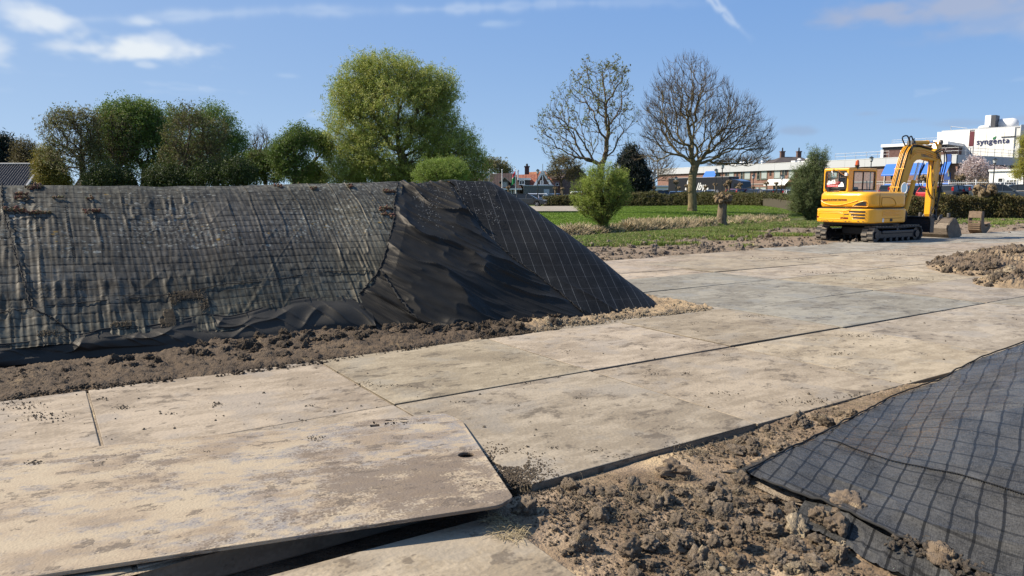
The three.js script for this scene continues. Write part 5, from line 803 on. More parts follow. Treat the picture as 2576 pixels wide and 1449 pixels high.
for (const [x0, x1, ridge, low, d, label] of [[172, 296, 437, 472, 72, 'dark slatted barn roof seen between the trunks of the budding tree'], [338, 400, 445, 472, 74, 'smaller dark slatted barn roof right of the first one']]) {
  const p = atDepth(x0, 470, d), m = d / FOCAL, T = thing('barn', V(p.x, 0.3, p.z), 0, label, 'barn', null), w = (x1 - x0) * m, top = EYE + (HORIZON - ridge) * m - 0.3, lo = 1.6;
  mesh('wall', box(w, lo, 5, w / 2, lo / 2, -2.6), mat(0.02, 0.018, 0.016, 0.9), T);
  for (let i = 0; i < 12; i++) { const t = (i + 0.5) / 12; mesh('roof_slat', beam(V(0.25 * t * 2, lerp(lo, top, t), lerp(0.2, -2.5, t)), V(w - 0.1, lerp(lo, top, t), lerp(0.2, -2.5, t)), 0.30, 0.035, V(0, 0.75, 0.66)), phys(0.035, 0.03, 0.026, 0.95, { specularIntensity: 0.15 }), T); }
  mesh('roof', [quad(V(0, lo - 0.1, 0.1), V(w, lo - 0.1, 0.1), V(w, top - 0.1, -2.6), V(0.5, top - 0.1, -2.6)), quad(V(w, lo, -5), V(0, lo, -5), V(0.5, top - 0.1, -2.6), V(w, top - 0.1, -2.6))], phys(0.012, 0.011, 0.01, 0.95, { specularIntensity: 0.15 }), T); mesh('gable_end', extrude([[-2.5, 0], [2.5, 0], [2.5, lo], [0, top], [-2.5, lo]], 0.1).rotateY(Math.PI / 2).translate(0.02, 0, -2.5), mat(0.03, 0.024, 0.02, 0.9), T);
}
{ // distant pale sheds between the trees, left of the truck
  for (const [x0, x1, py, d, label] of [[1614, 1684, 468, 150, 'low white shed far behind the hedge, left of the black truck'], [1860, 1700, 0, 0, '']].slice(0, 1)) { const p = atDepth(x0, 490, d), m = d / FOCAL, w = (x1 - x0) * m, h = EYE + (HORIZON - py) * m - 1, T = thing('white_shed', V(p.x, 1, p.z), 0, label, 'shed'); mesh('wall', box(w, h - 0.3, 5, w / 2, (h - 0.3) / 2, -2.5), whiteMat, T); mesh('roof', [box(w + 0.4, 0.35, 5.6, w / 2, h - 0.1, -2.5)], mat(0.55, 0.56, 0.58, 0.5), T); for (let i = 0; i < 4; i++) windowAt(T, w * (0.12 + 0.22 * i), h - 1.7, w * (0.12 + 0.22 * i) + 1.1, h - 0.8, 0.02); }
}
// ---------------------------------------------------------------- trees: limbs grown towards points spread through the crown
const barkMap = (() => { const A = field(256, 512, 12, 6, 5, 210, 0.6), B = field(256, 512, 5, 5, 4, 211); return colorFrom(256, 512, (i) => mix3([0.55, 0.5, 0.42], [1, 0.95, 0.82], clamp(0.5 + A[i] + 0.5 * B[i]))); })();
const barkMat = (r, g, b) => new THREE.MeshStandardMaterial({ color: lin(r, g, b), map: barkMap, bumpMap: barkMap, bumpScale: 0.03, roughness: 0.95 });
function limbs(N, sidesOf) {        // frustums along a table of nodes {x, y, z, r, p}
  const pos = [], nor = [], uv = [], idx = [], ring = new Map();
  const frame = (a, b) => { const d = V(b.x - a.x, b.y - a.y, b.z - a.z).normalize(), s = Math.abs(d.y) < 0.95 ? V(-d.z, 0, d.x).normalize() : V(1, 0, 0).addScaledVector(d, -d.x).normalize(); return [s, d.clone().cross(s)]; };
  for (let i = 0; i < N.length; i++) {
    const b = N[i]; if (b.p < 0) continue; const a = N[b.p], n = sidesOf(Math.max(a.r, b.r)), [s, t] = frame(a, b), o = pos.length / 3, ra = Math.min(a.r, b.r * 1.35 + 0.002);
    for (const [q, r, vv] of [[a, ra, 0], [b, b.r, 1]]) for (let k = 0; k <= n; k++) { const A = k / n * 6.2832, c = Math.cos(A), e = Math.sin(A), nx = s.x * c + t.x * e, ny = s.y * c + t.y * e, nz = s.z * c + t.z * e; pos.push(q.x + nx * r, q.y + ny * r, q.z + nz * r); nor.push(nx, ny, nz); uv.push(k / n * Math.max(1, Math.round(r * 6)), q.y * 0.7 + vv * 0.001); }
    for (let k = 0; k < n; k++) { const p0 = o + k, p1 = o + n + 1 + k; idx.push(p0, p1 + 1, p1, p0, p0 + 1, p1 + 1); }
  }
  const g = new THREE.BufferGeometry();
  g.setAttribute('position', new THREE.Float32BufferAttribute(pos, 3)); g.setAttribute('normal', new THREE.Float32BufferAttribute(nor, 3)); g.setAttribute('uv', new THREE.Float32BufferAttribute(uv, 2)); g.setIndex(idx);
  return g;
}
function grow(o) {      // o: trunk points, targets, step, rootR, tipR, lift (how steeply limbs rise), reach (cost of long detours), droop
  const N = [], kids = [];
  const add = (x, y, z, p, dir) => { N.push({ x, y, z, p, r: o.tipR, len: p < 0 ? 0 : N[p].len + Math.hypot(x - N[p].x, y - N[p].y, z - N[p].z), dir }); return N.length - 1; };
  let last = -1; const tr = new THREE.CatmullRomCurve3(o.trunk), nT = Math.max(3, Math.round(tr.getLength() / o.step));
  for (let i = 0; i <= nT; i++) { const p = tr.getPointAt(i / nT), d = tr.getTangentAt(i / nT); last = add(p.x, p.y, p.z, last, d); }
  const first = Math.floor(nT * (o.bare ?? 0.75)), F = N[last];
  const T = o.targets.slice().sort((a, b) => a.distanceTo(F) * a.k - b.distanceTo(F) * b.k);
  for (const t of T) {
    let best = -1, bc = 1e9;
    for (let i = first; i < N.length; i++) {
      const n = N[i], dx = t.x - n.x, dy = t.y - n.y, dz = t.z - n.z, d = Math.sqrt(dx * dx + dy * dy + dz * dz); if (d > bc) continue;
      const al = (dx * n.dir.x + dy * n.dir.y + dz * n.dir.z) / (d + 1e-6);
      const c = d * (1.55 - 0.6 * al) + (o.reach ?? 0.25) * n.len + (dy < 0 ? -dy * (o.lift ?? 0.8) : 0);
      if (c < bc) { bc = c; best = i; }
    }
    const n = N[best], d = t.distanceTo(n), k = Math.max(1, Math.ceil(d / o.step)), c = V(n.x, n.y, n.z).addScaledVector(n.dir, d * 0.32); c.y += d * (o.arch ?? 0.1);
    let p = best, prev = V(n.x, n.y, n.z);
    for (let i = 1; i <= k; i++) {
      const s = i / k, q = V(n.x, n.y, n.z).multiplyScalar((1 - s) ** 2).addScaledVector(c, 2 * s * (1 - s)).addScaledVector(t, s * s), w = o.wobble ?? 0.06;
      if (i < k) { q.x += rr(-w, w) * o.step * 2; q.y += rr(-w, w) * o.step * 2; q.z += rr(-w, w) * o.step * 2; }
      const dir = q.clone().sub(prev).normalize(); p = add(q.x, q.y, q.z, p, dir); prev = q;
    }
    N[p].tip = true;
  }
  const e = o.pipe ?? 2.35, sum = new Float64Array(N.length);
  for (let i = N.length - 1; i >= 0; i--) { const n = N[i]; const v = sum[i] > 0 ? sum[i] : Math.pow(o.tipR, e); sum[i] = v; if (n.p >= 0) sum[n.p] += v * (1 + 0.012); }
  const rootRaw = Math.pow(sum[0], 1 / e), ex = Math.log(o.rootR / o.tipR) / Math.log(rootRaw / o.tipR);
  N.forEach((n, i) => { n.r = o.tipR * Math.pow(Math.pow(sum[i], 1 / e) / o.tipR, ex); });
  for (let i = 0; i <= nT; i++) N[i].r *= 1 + 0.35 * Math.pow(1 - i / nT, 6);
  return N;
}
// twigs at the ends of the limbs; returns where leaves can sit
function twigs(N, o) {
  const base = N.length, spots = [];
  for (let i = 0; i < base; i++) {
    const n = N[i]; if (n.r > (o.from ?? 0.03) || n.p < 0) continue;
    const m = n.tip ? o.atTip : (rnd() < o.along ? 1 : 0);
    for (let k = 0; k < m; k++) {
      let p = i, d = n.dir.clone().add(V(rr(-1, 1), rr(-0.6, 1), rr(-1, 1)).multiplyScalar(o.spread)).normalize(), L = o.length * rr(0.5, 1.2), q = V(n.x, n.y, n.z);
      for (let s = 0; s < o.segs; s++) { d.y += o.turn / o.segs; d.add(V(rr(-1, 1), rr(-1, 1), rr(-1, 1)).multiplyScalar(0.18)).normalize(); q = q.clone().addScaledVector(d, L / o.segs); N.push({ x: q.x, y: q.y, z: q.z, p, r: o.r * (1 - 0.5 * s / o.segs), dir: d.clone() }); p = N.length - 1; spots.push({ p: q, d: d.clone() }); }
    }
  }
  return spots;
}
function crownTargets(d, blobs, n, deep = 1, shell = 0.5) {      // blobs: [px, py, rx, ry, share]
  const out = [], total = blobs.reduce((s, b) => s + (b[4] ?? 1) * b[2] * b[3], 0), m = d / FOCAL;
  for (const [px, py, rx, ry, w] of blobs) { const k = Math.round(n * (w ?? 1) * rx * ry / total), c = atDepth(px, py, d), rz = Math.min(rx, ry * 1.3) * m * deep; for (let i = 0; i < k; i++) { const v = V(rr(-1, 1), rr(-1, 1), rr(-1, 1)); if (v.length() > 1) { i--; continue; } v.multiplyScalar(lerp(1, Math.pow(v.length(), -0.6), shell)); const t = V(c.x + v.x * rx * m, c.y + v.y * ry * m, c.z + v.z * rz); t.k = rr(0.85, 1.2); out.push(t); } }
  return out;
}
function leafGeo(n, len, wide, spread) {      // a spray of n pointed leaves
  const pos = [], idx = [], uv = [], nor = [];
  for (let i = 0; i < n; i++) { const d = V(rr(-1, 1), rr(-1, 1), rr(-1, 1)).normalize(), s = V(rr(-1, 1), rr(-1, 1), rr(-1, 1)).cross(d).normalize(), c = V(rr(-1, 1), rr(-1, 1), rr(-1, 1)).multiplyScalar(spread), u = d.clone().cross(s), o = pos.length / 3, L = len * rr(0.7, 1.2);
    for (const q of [c, c.clone().addScaledVector(d, L * 0.45).addScaledVector(s, wide), c.clone().addScaledVector(d, L).addScaledVector(u, L * 0.15), c.clone().addScaledVector(d, L * 0.45).addScaledVector(s, -wide)]) { pos.push(q.x, q.y, q.z); nor.push(-u.x, -u.y, -u.z); uv.push(0, 0); } idx.push(o, o + 1, o + 2, o, o + 2, o + 3); }
  const g = new THREE.BufferGeometry(); g.setAttribute('position', new THREE.Float32BufferAttribute(pos, 3)); g.setAttribute('normal', new THREE.Float32BufferAttribute(nor, 3)); g.setAttribute('uv', new THREE.Float32BufferAttribute(uv, 2)); g.setIndex(idx); return g;
}
const leafMat = phys(1, 1, 1, 0.7, { transmission: 0.5, thickness: 0, side: THREE.DoubleSide, specularIntensity: 0.4 });
seed(500);
const sprayRound = [leafGeo(9, 0.5, 0.2, 0.8)], sprayLong = [leafGeo(9, 0.75, 0.09, 0.7)], sprayTiny = [leafGeo(4, 0.45, 0.16, 0.35)];
const LEAF = 1.25;
function leaves(spots, geo, size, colors, chance, parent, name = 'crown', jitter = 0.1) {
  const m = [], c = [];
  for (const s of spots) { if (rnd() > (typeof chance === 'function' ? chance(s.p) : chance)) continue; const k = size * rr(0.7, 1.3); m.push(new THREE.Matrix4().compose(s.p.clone().add(V(rr(-1, 1), rr(-1, 1), rr(-1, 1)).multiplyScalar(jitter)), qq.setFromEuler(eul.set(rr(0, 6.28), rr(0, 6.28), rr(0, 6.28))).clone(), V(k, k, k))); const a = pick(colors), w = LEAF * rr(0.75, 1.2); c.push(lin(a[0] * w, a[1] * w, a[2] * w)); }
  geo.forEach((g, i) => { const mm = m.filter((_, k) => k % geo.length === i), cc = c.filter((_, k) => k % geo.length === i); if (mm.length) instances(name, g, leafMat, mm, cc, parent); });
}
const sides = (r) => (r > 0.14 ? 9 : r > 0.05 ? 6 : r > 0.02 ? 4 : 3);
function groundAt(px, d) { const p = atDepth(px, 500, d); return V(p.x, landY(p.x, p.z), p.z); }
function tree(name, label, group, o) {
  seed(o.seed);
  const b = groundAt(o.base, o.d), T = thing(name, b, 0, label, o.category ?? 'tree', group), loc = (p) => p.clone().sub(b);
  const trunk = [V(0, -0.2, 0), ...o.trunk.map(([x, y, dz]) => loc(atDepth(x, y, o.d).add(V(0, 0, dz ?? 0))))];
  let targets = crownTargets(o.d, o.blobs, o.targets, o.deep, o.shell).map((t) => Object.assign(loc(t), { k: t.k })).filter((t) => t.y > 0.3);
  const N = grow({ trunk, targets, step: o.step ?? 0.45, rootR: o.rootR, tipR: o.tipR ?? 0.012, lift: o.lift, reach: o.reach, arch: o.arch, wobble: o.wobble, bare: o.bare, pipe: o.pipe });
  const bark = barkMat(...(o.bark ?? [0.16, 0.13, 0.09]));
  const limbCount = N.length, spots = twigs(N, { atTip: 4, along: 0.3, spread: 0.6, length: 0.6, segs: 2, turn: 0.2, r: o.leaf ? 0.003 : 0.007, from: 0.025, ...o.twig });
  mesh('trunk', limbs(N.slice(0, limbCount), sides), bark, T);
  mesh('twigs', limbs(N.map((n, i) => (i < limbCount ? { ...n, p: -1 } : n)), sides), barkMat(...(o.twigBark ?? o.bark ?? [0.13, 0.10, 0.075])), T).userData.kind = 'stuff';
  if (o.leaf) { const extra = []; for (let i = 0; i < (o.leaf.fill ?? 1) - 1; i++) for (const s of spots) extra.push({ p: s.p.clone().add(V(rr(-1, 1), rr(-1, 1), rr(-1, 1)).multiplyScalar(o.leaf.loose ?? 0.4)), d: s.d }); leaves(spots.concat(extra), o.leaf.geo, o.leaf.size, o.leaf.colors, o.leaf.chance ?? 1, T, 'crown', o.leaf.jitter ?? 0.15); }
  return T;
}
const OLIVE = [[0.30, 0.345, 0.075], [0.27, 0.33, 0.07], [0.35, 0.37, 0.09], [0.24, 0.3, 0.06]], DEEP = [[0.12, 0.18, 0.03], [0.10, 0.16, 0.026], [0.145, 0.2, 0.038]], BROWN = [[0.165, 0.17, 0.05], [0.135, 0.16, 0.04], [0.18, 0.165, 0.058]], FRESH = [[0.15, 0.21, 0.04], [0.17, 0.22, 0.05], [0.12, 0.18, 0.032]];
// --- left of the picture, behind the mound
tree('conifer_tree', 'almost black conifer crown at the left edge of the picture', null, { seed: 1, base: 2, d: 66, trunk: [[2, 470], [2, 420], [0, 380]], blobs: [[0, 430, 36, 42], [-8, 390, 26, 30]], targets: 300, rootR: 0.2, bare: 0.2, twig: { length: 0.5 }, leaf: { geo: sprayLong, size: 0.5, colors: [[0.018, 0.028, 0.012], [0.012, 0.02, 0.01]], fill: 4, loose: 0.6 } });
tree('bare_shrub', 'thin brownish half-bare shrub right of the corrugated roof', null, { seed: 2, base: 74, d: 64, category: 'shrub', trunk: [[74, 470], [74, 455]], blobs: [[72, 425, 34, 42], [66, 395, 22, 28]], targets: 420, rootR: 0.1, tipR: 0.009, bark: [0.16, 0.12, 0.08], reach: 1.4, twig: { length: 0.9, atTip: 5, turn: 0.4 }, leaf: { geo: sprayTiny, size: 0.24, colors: [[0.14, 0.12, 0.04], [0.17, 0.14, 0.05], [0.10, 0.085, 0.035]], chance: 0.55 } });
tree('leafy_bush', 'yellow-green leafy bush between the bare shrub and the budding tree', null, { seed: 3, base: 126, d: 56, category: 'bush', trunk: [[126, 470], [126, 455]], blobs: [[126, 435, 26, 34], [122, 405, 16, 22], [140, 455, 22, 16]], targets: 260, rootR: 0.1, reach: 0.05, twig: { length: 0.5 }, leaf: { geo: sprayRound, size: 0.2, colors: [[0.22, 0.19, 0.04], [0.19, 0.17, 0.035], [0.25, 0.2, 0.05]], fill: 2 } });
tree('budding_tree', 'open budding tree with one clear trunk, first from the left', 'trees behind the mound', { seed: 4, base: 211, d: 50, trunk: [[210, 468], [209, 440], [206, 410], [204, 385]], bare: 0.45, blobs: [[178, 340, 62, 55], [180, 395, 64, 42], [160, 310, 34, 28], [205, 305, 34, 25], [225, 400, 30, 40], [225, 340, 24, 50]], targets: 900, rootR: 0.2, tipR: 0.011, arch: 0.12, bark: [0.13, 0.10, 0.07], twig: { length: 0.6, atTip: 3, turn: 0.5 }, leaf: { geo: sprayTiny, size: 0.21, colors: [...BROWN, [0.2, 0.18, 0.08], [0.22, 0.2, 0.1]], chance: 0.75 } });
tree('leafy_tree', 'tall fresh green tree with several stems left of the brownish tree', 'trees behind the mound', { seed: 5, base: 352, d: 54, trunk: [[362, 468], [364, 440], [362, 410]], bare: 0.2, blobs: [[330, 330, 70, 60], [350, 290, 55, 32], [300, 300, 40, 35], [360, 390, 58, 55], [385, 340, 30, 60], [280, 370, 36, 60]], targets: 1000, rootR: 0.24, reach: 0.12, twig: { length: 0.6, atTip: 3 }, leaf: { geo: sprayRound, size: 0.2, colors: [...FRESH, ...DEEP, ...DEEP], fill: 2, loose: 0.45, chance: 0.6 } });
tree('leafy_tree', 'dark multi-stemmed tree leaning left below the tall fresh green tree', 'trees behind the mound', { seed: 6, base: 305, d: 52, trunk: [[304, 468], [300, 440], [294, 415]], bare: 0.2, blobs: [[285, 400, 50, 45], [270, 340, 45, 50], [310, 360, 36, 60]], targets: 520, rootR: 0.17, reach: 0.1, twig: { length: 0.6, atTip: 3 }, leaf: { geo: sprayTiny, size: 0.22, colors: [...BROWN, ...DEEP], chance: 0.6 } });
tree('leafy_tree', 'green domed tree behind the brownish tree, with its tip the highest of the pair', 'trees behind the mound', { seed: 7, base: 545, d: 62, trunk: [[545, 468], [540, 430]], bare: 0.2, blobs: [[545, 350, 62, 60], [530, 300, 38, 30], [585, 400, 48, 60], [440, 310, 28, 32], [500, 400, 60, 55], [610, 430, 24, 32], [437, 370, 28, 60]], targets: 1000, rootR: 0.26, reach: 0.1, twig: { length: 0.6, atTip: 3 }, leaf: { geo: sprayRound, size: 0.2, chance: 0.6, colors: [[0.13, 0.2, 0.03], [0.11, 0.175, 0.028], ...DEEP], fill: 2, loose: 0.55 } });
tree('brown_leaved_tree', 'brownish budding tree standing in front of the green domed tree', 'trees behind the mound', { seed: 8, base: 478, d: 50, trunk: [[480, 468], [478, 445], [474, 420]], bare: 0.2, blobs: [[475, 350, 60, 62], [470, 300, 42, 30], [450, 410, 46, 50], [520, 400, 50, 55], [540, 340, 30, 40]], targets: 1000, rootR: 0.2, reach: 0.12, twig: { length: 0.55, atTip: 3, turn: 0.5 }, leaf: { geo: sprayTiny, size: 0.22, colors: [...BROWN, [0.13, 0.115, 0.04], [0.11, 0.135, 0.035]], chance: 0.6 } });
tree('understory_bush', 'dark bush filling the gap below the tall fresh green tree', null, { seed: 31, base: 270, d: 49, category: 'bush', trunk: [[270, 478], [270, 470]], blobs: [[262, 450, 34, 26], [300, 455, 34, 20], [240, 458, 24, 16]], targets: 260, rootR: 0.08, reach: 0.03, twig: { length: 0.4, atTip: 3 }, leaf: { geo: sprayRound, size: 0.18, colors: [[0.05, 0.07, 0.018], [0.065, 0.085, 0.02]], fill: 2, chance: 0.8 } });
tree('understory_bush', 'low dark bush between the stems right of the smaller barn', null, { seed: 32, base: 420, d: 49, category: 'bush', trunk: [[420, 478], [420, 470]], blobs: [[400, 455, 34, 18], [440, 450, 36, 24]], targets: 220, rootR: 0.08, reach: 0.03, twig: { length: 0.4, atTip: 3 }, leaf: { geo: sprayRound, size: 0.18, colors: [[0.05, 0.07, 0.018], [0.06, 0.08, 0.02]], fill: 2, chance: 0.8 } });
tree('understory_bush', 'wide dark bush at the foot of the green domed tree', null, { seed: 33, base: 560, d: 49, category: 'bush', trunk: [[560, 478], [560, 470]], blobs: [[530, 445, 44, 30], [590, 440, 44, 36], [480, 455, 30, 18], [618, 455, 24, 20]], targets: 380, rootR: 0.08, reach: 0.03, twig: { length: 0.4, atTip: 3 }, leaf: { geo: sprayRound, size: 0.18, colors: [[0.05, 0.075, 0.018], [0.07, 0.095, 0.022]], fill: 2, chance: 0.8 } });
tree('small_tree', 'leftmost of the three low trees before the willow, with a bare tuft above it', 'low trees beside the willow', { seed: 9, base: 668, d: 56, trunk: [[668, 468], [666, 430]], bare: 0.3, blobs: [[660, 390, 34, 52], [655, 350, 24, 24], [675, 425, 34, 34], [655, 325, 8, 12, 0.5]], targets: 420, rootR: 0.15, twig: { length: 0.5, atTip: 3 }, leaf: { geo: sprayRound, size: 0.19, colors: [[0.10, 0.105, 0.025], [0.075, 0.085, 0.02], ...DEEP], fill: 2, chance: (p) => (p.y > 4.6 ? 0 : 0.9) } });
tree('small_tree', 'middle low tree with bunched leaves between its neighbours', 'low trees beside the willow', { seed: 10, base: 733, d: 52, trunk: [[740, 468], [744, 440], [745, 420]], bare: 0.3, blobs: [[740, 380, 38, 45], [755, 350, 28, 26], [715, 400, 30, 44], [745, 430, 34, 26]], targets: 480, rootR: 0.16, twig: { length: 0.5, atTip: 3 }, leaf: { geo: sprayRound, size: 0.19, colors: [[0.08, 0.10, 0.022], ...DEEP, ...DEEP], fill: 2, chance: 0.55 } });
tree('small_tree', 'low tree whose limb leans right with a tuft of leaves beside the willow', 'low trees beside the willow', { seed: 11, base: 752, d: 54, trunk: [[752, 468], [768, 430], [788, 408], [803, 392]], bare: 0.6, blobs: [[808, 370, 22, 22], [796, 358, 18, 16], [820, 385, 12, 18], [785, 430, 20, 18]], targets: 170, rootR: 0.13, twig: { length: 0.45, atTip: 3 }, leaf: { geo: sprayRound, size: 0.19, colors: [[0.09, 0.10, 0.025], ...DEEP], fill: 2, chance: 0.75 } });
tree('pale_bush', 'pale grey-green bush low between the small trees and the willow', null, { seed: 12, base: 778, d: 60, category: 'bush', trunk: [[778, 470], [778, 462]], blobs: [[778, 455, 30, 15]], targets: 160, rootR: 0.06, reach: 0.03, twig: { length: 0.4 }, leaf: { geo: sprayLong, size: 0.3, colors: [[0.24, 0.30, 0.15], [0.2, 0.27, 0.12]], fill: 2 } });
tree('willow_tree', 'huge pale green tree with a rounded crown, the largest in the picture', null, { seed: 13, base: 1030, d: 54, trunk: [[1028, 470], [1024, 430], [1010, 392], [1002, 368]], bare: 0.4, reach: 0.2, arch: 0.14,
  blobs: [[980, 190, 85, 46], [930, 200, 62, 46], [1060, 220, 66, 48], [1090, 245, 44, 46], [900, 250, 64, 60], [1000, 270, 110, 80], [1112, 235, 34, 40, 1.3], [1090, 310, 55, 60], [890, 330, 68, 70], [1000, 370, 120, 70], [1120, 370, 75, 62], [880, 420, 62, 50], [1150, 410, 66, 52], [960, 430, 90, 40], [1090, 430, 80, 36], [960, 455, 110, 22], [1080, 458, 110, 20], [860, 450, 40, 28], [1200, 420, 22, 34]],
  targets: 2700, shell: 0.35, rootR: 0.48, tipR: 0.012, bark: [0.15, 0.13, 0.09], twig: { length: 0.7, atTip: 3, turn: -0.35, spread: 0.7, along: 0.35 }, leaf: { geo: sprayLong, size: 0.22, colors: [...OLIVE, [0.36, 0.38, 0.09], [0.39, 0.38, 0.11]], fill: 2, loose: 0.45, jitter: 0.2, chance: 0.85 } });
tree('light_green_bush', 'bright light green bush in front of the huge pale green tree', null, { seed: 14, base: 1112, d: 44, category: 'bush', trunk: [[1112, 472], [1112, 462]], blobs: [[1085, 442, 34, 24], [1130, 440, 42, 26], [1110, 428, 30, 14]], targets: 360, rootR: 0.08, reach: 0.03, twig: { length: 0.45, turn: 0.6 }, leaf: { geo: sprayLong, size: 0.11, chance: 0.7, colors: [[0.22, 0.3, 0.05], [0.19, 0.27, 0.045], [0.26, 0.33, 0.07]], fill: 3, loose: 0.25 } });
tree('far_tree', 'small bare-topped tree behind the dark-roofed house', null, { seed: 15, base: 1245, d: 150, trunk: [[1245, 460], [1245, 440]], bare: 0.2, blobs: [[1245, 425, 26, 16], [1235, 415, 14, 10], [1265, 432, 14, 8]], targets: 220, rootR: 0.2, tipR: 0.02, bark: [0.2, 0.17, 0.12], step: 0.8, twig: { length: 1.4, r: 0.015, from: 0.06 }, leaf: { geo: sprayTiny, size: 0.7, colors: [[0.22, 0.2, 0.1], [0.2, 0.19, 0.08]], chance: 0.5 } });
// --- the two open trees on the lawn and the bushes around them
tree('sparse_tree', 'open tree just coming into leaf behind the willow bush, left of the bare tree', null, { seed: 16, base: 1506, d: 54, trunk: [[1508, 505], [1508, 470], [1510, 440], [1511, 425]], bare: 0.75, reach: 0.32, arch: 0.02, lift: 1.3, blobs: [[1500, 215, 70, 62], [1450, 270, 80, 62], [1540, 250, 52, 80], [1400, 330, 58, 62], [1470, 350, 90, 55], [1560, 310, 40, 70], [1420, 385, 55, 24], [1555, 385, 45, 26, 0.5], [1375, 325, 30, 24], [1545, 185, 34, 32]], targets: 620, shell: 0.4, rootR: 0.25, tipR: 0.013, step: 0.4, wobble: 0.12, bark: [0.19, 0.145, 0.095], twig: { length: 0.55, atTip: 3, along: 0.05, spread: 0.8, turn: 0.5, r: 0.0045 }, leaf: { geo: sprayTiny, size: 0.27, colors: [[0.17, 0.19, 0.05], [0.21, 0.22, 0.07], [0.2, 0.18, 0.08]], chance: (p) => 0.15 + 0.45 * smooth(5, 11, p.y) } });
tree('bare_tree', 'wide bare ash tree with a pale trunk on the lawn', null, { seed: 17, base: 1742, d: 58, trunk: [[1742, 520], [1741, 490], [1741, 460], [1742, 445]], bare: 0.9, reach: 0.3, arch: 0.02, lift: 0.9, blobs: [[1725, 210, 75, 64], [1690, 260, 70, 60], [1780, 260, 75, 60], [1840, 300, 70, 60], [1660, 310, 55, 55], [1885, 340, 58, 48], [1750, 330, 120, 60], [1650, 370, 48, 38], [1860, 385, 75, 34], [1780, 390, 70, 25, 0.5], [1620, 400, 26, 16, 0.6], [1920, 365, 26, 30]], targets: 1900, shell: 0.55, rootR: 0.34, tipR: 0.012, step: 0.42, wobble: 0.05, pipe: 2.2, bark: [0.24, 0.20, 0.11], twigBark: [0.17, 0.135, 0.105], twig: { length: 0.75, atTip: 4, along: 0.38, spread: 0.5, turn: 1.0, segs: 3, r: 0.0065, from: 0.03 } });
tree('willow_bush', 'round willow bush in fresh leaf beside the ditch', null, { seed: 18, base: 1520, d: 35.5, category: 'bush', trunk: [[1520, 572], [1520, 562]], bare: 0, wobble: 0.03, reach: 1.4, lift: 0.2, blobs: [[1514, 485, 48, 44], [1480, 502, 34, 40], [1550, 492, 30, 42], [1520, 452, 30, 26], [1508, 528, 48, 28, 0.8], [1552, 470, 22, 30], [1488, 462, 16, 26, 0.6]], targets: 560, shell: 0.7, rootR: 0.10, tipR: 0.006, step: 0.22, bark: [0.13, 0.11, 0.05], twig: { length: 0.45, atTip: 3, along: 0.18, spread: 0.4, turn: 0.6, r: 0.004, from: 0.012 }, leaf: { geo: sprayLong, size: 0.1, chance: 0.6, colors: [[0.29, 0.36, 0.06], [0.33, 0.39, 0.08], [0.24, 0.3, 0.05]], fill: 2, loose: 0.1, jitter: 0.05 } });
tree('tall_shrub', 'tall dark green upright shrub left of the excavator', null, { seed: 19, base: 2042, d: 47, category: 'shrub', trunk: [[2042, 545], [2042, 530]], bare: 0, reach: 1.4, lift: 0.3, blobs: [[2042, 485, 38, 56], [2050, 430, 24, 34], [2018, 470, 22, 46], [2068, 500, 22, 46], [2045, 402, 10, 16, 0.6], [2073, 408, 10, 20, 0.6], [2008, 520, 16, 26]], targets: 800, shell: 0.5, rootR: 0.16, tipR: 0.007, step: 0.3, bark: [0.1, 0.085, 0.05], twig: { length: 0.5, atTip: 3, turn: 0.7 }, leaf: { geo: sprayLong, size: 0.12, chance: 0.6, colors: [[0.14, 0.18, 0.06], [0.12, 0.16, 0.05], [0.17, 0.21, 0.08]], fill: 2, loose: 0.18 } });
tree('spruce_tree', 'dark spruce between the two open trees', null, { seed: 20, base: 1592, d: 95, trunk: [[1592, 470], [1590, 430], [1588, 392]], bare: 0.1, reach: 0.02, lift: 0, arch: -0.05, blobs: [[1592, 460, 32, 20], [1590, 440, 26, 16], [1588, 420, 19, 14], [1587, 402, 10, 12], [1587, 390, 4, 8]], targets: 420, rootR: 0.2, tipR: 0.02, step: 0.6, twig: { length: 0.9, turn: -0.3, r: 0.006, from: 0.06 }, leaf: { geo: sprayLong, size: 0.55, colors: [[0.02, 0.03, 0.02], [0.015, 0.024, 0.016]], fill: 3, loose: 0.5 } });
tree('bare_tree', 'thin hazy bare tree right of the dark spruce', null, { seed: 21, base: 1645, d: 110, trunk: [[1645, 470], [1645, 440]], bare: 0.3, blobs: [[1645, 415, 40, 40], [1630, 440, 34, 26], [1672, 430, 26, 32]], targets: 320, rootR: 0.18, tipR: 0.018, step: 0.8, bark: [0.22, 0.19, 0.16], twig: { length: 1.2, atTip: 3, r: 0.012, from: 0.05, turn: 0.5 } });
tree('small_street_tree', 'small spreading brown tree in front of the pinkish house', null, { seed: 22, base: 1412, d: 100, trunk: [[1412, 480], [1413, 462]], bare: 0.6, blobs: [[1420, 425, 40, 26], [1445, 440, 26, 18], [1395, 442, 20, 14], [1415, 408, 26, 12]], targets: 420, rootR: 0.16, tipR: 0.016, step: 0.6, bark: [0.14, 0.11, 0.07], twig: { length: 0.8, r: 0.006, from: 0.05 }, leaf: { geo: sprayTiny, size: 0.3, colors: [[0.16, 0.14, 0.05], [0.13, 0.12, 0.045]], chance: 0.55 } });
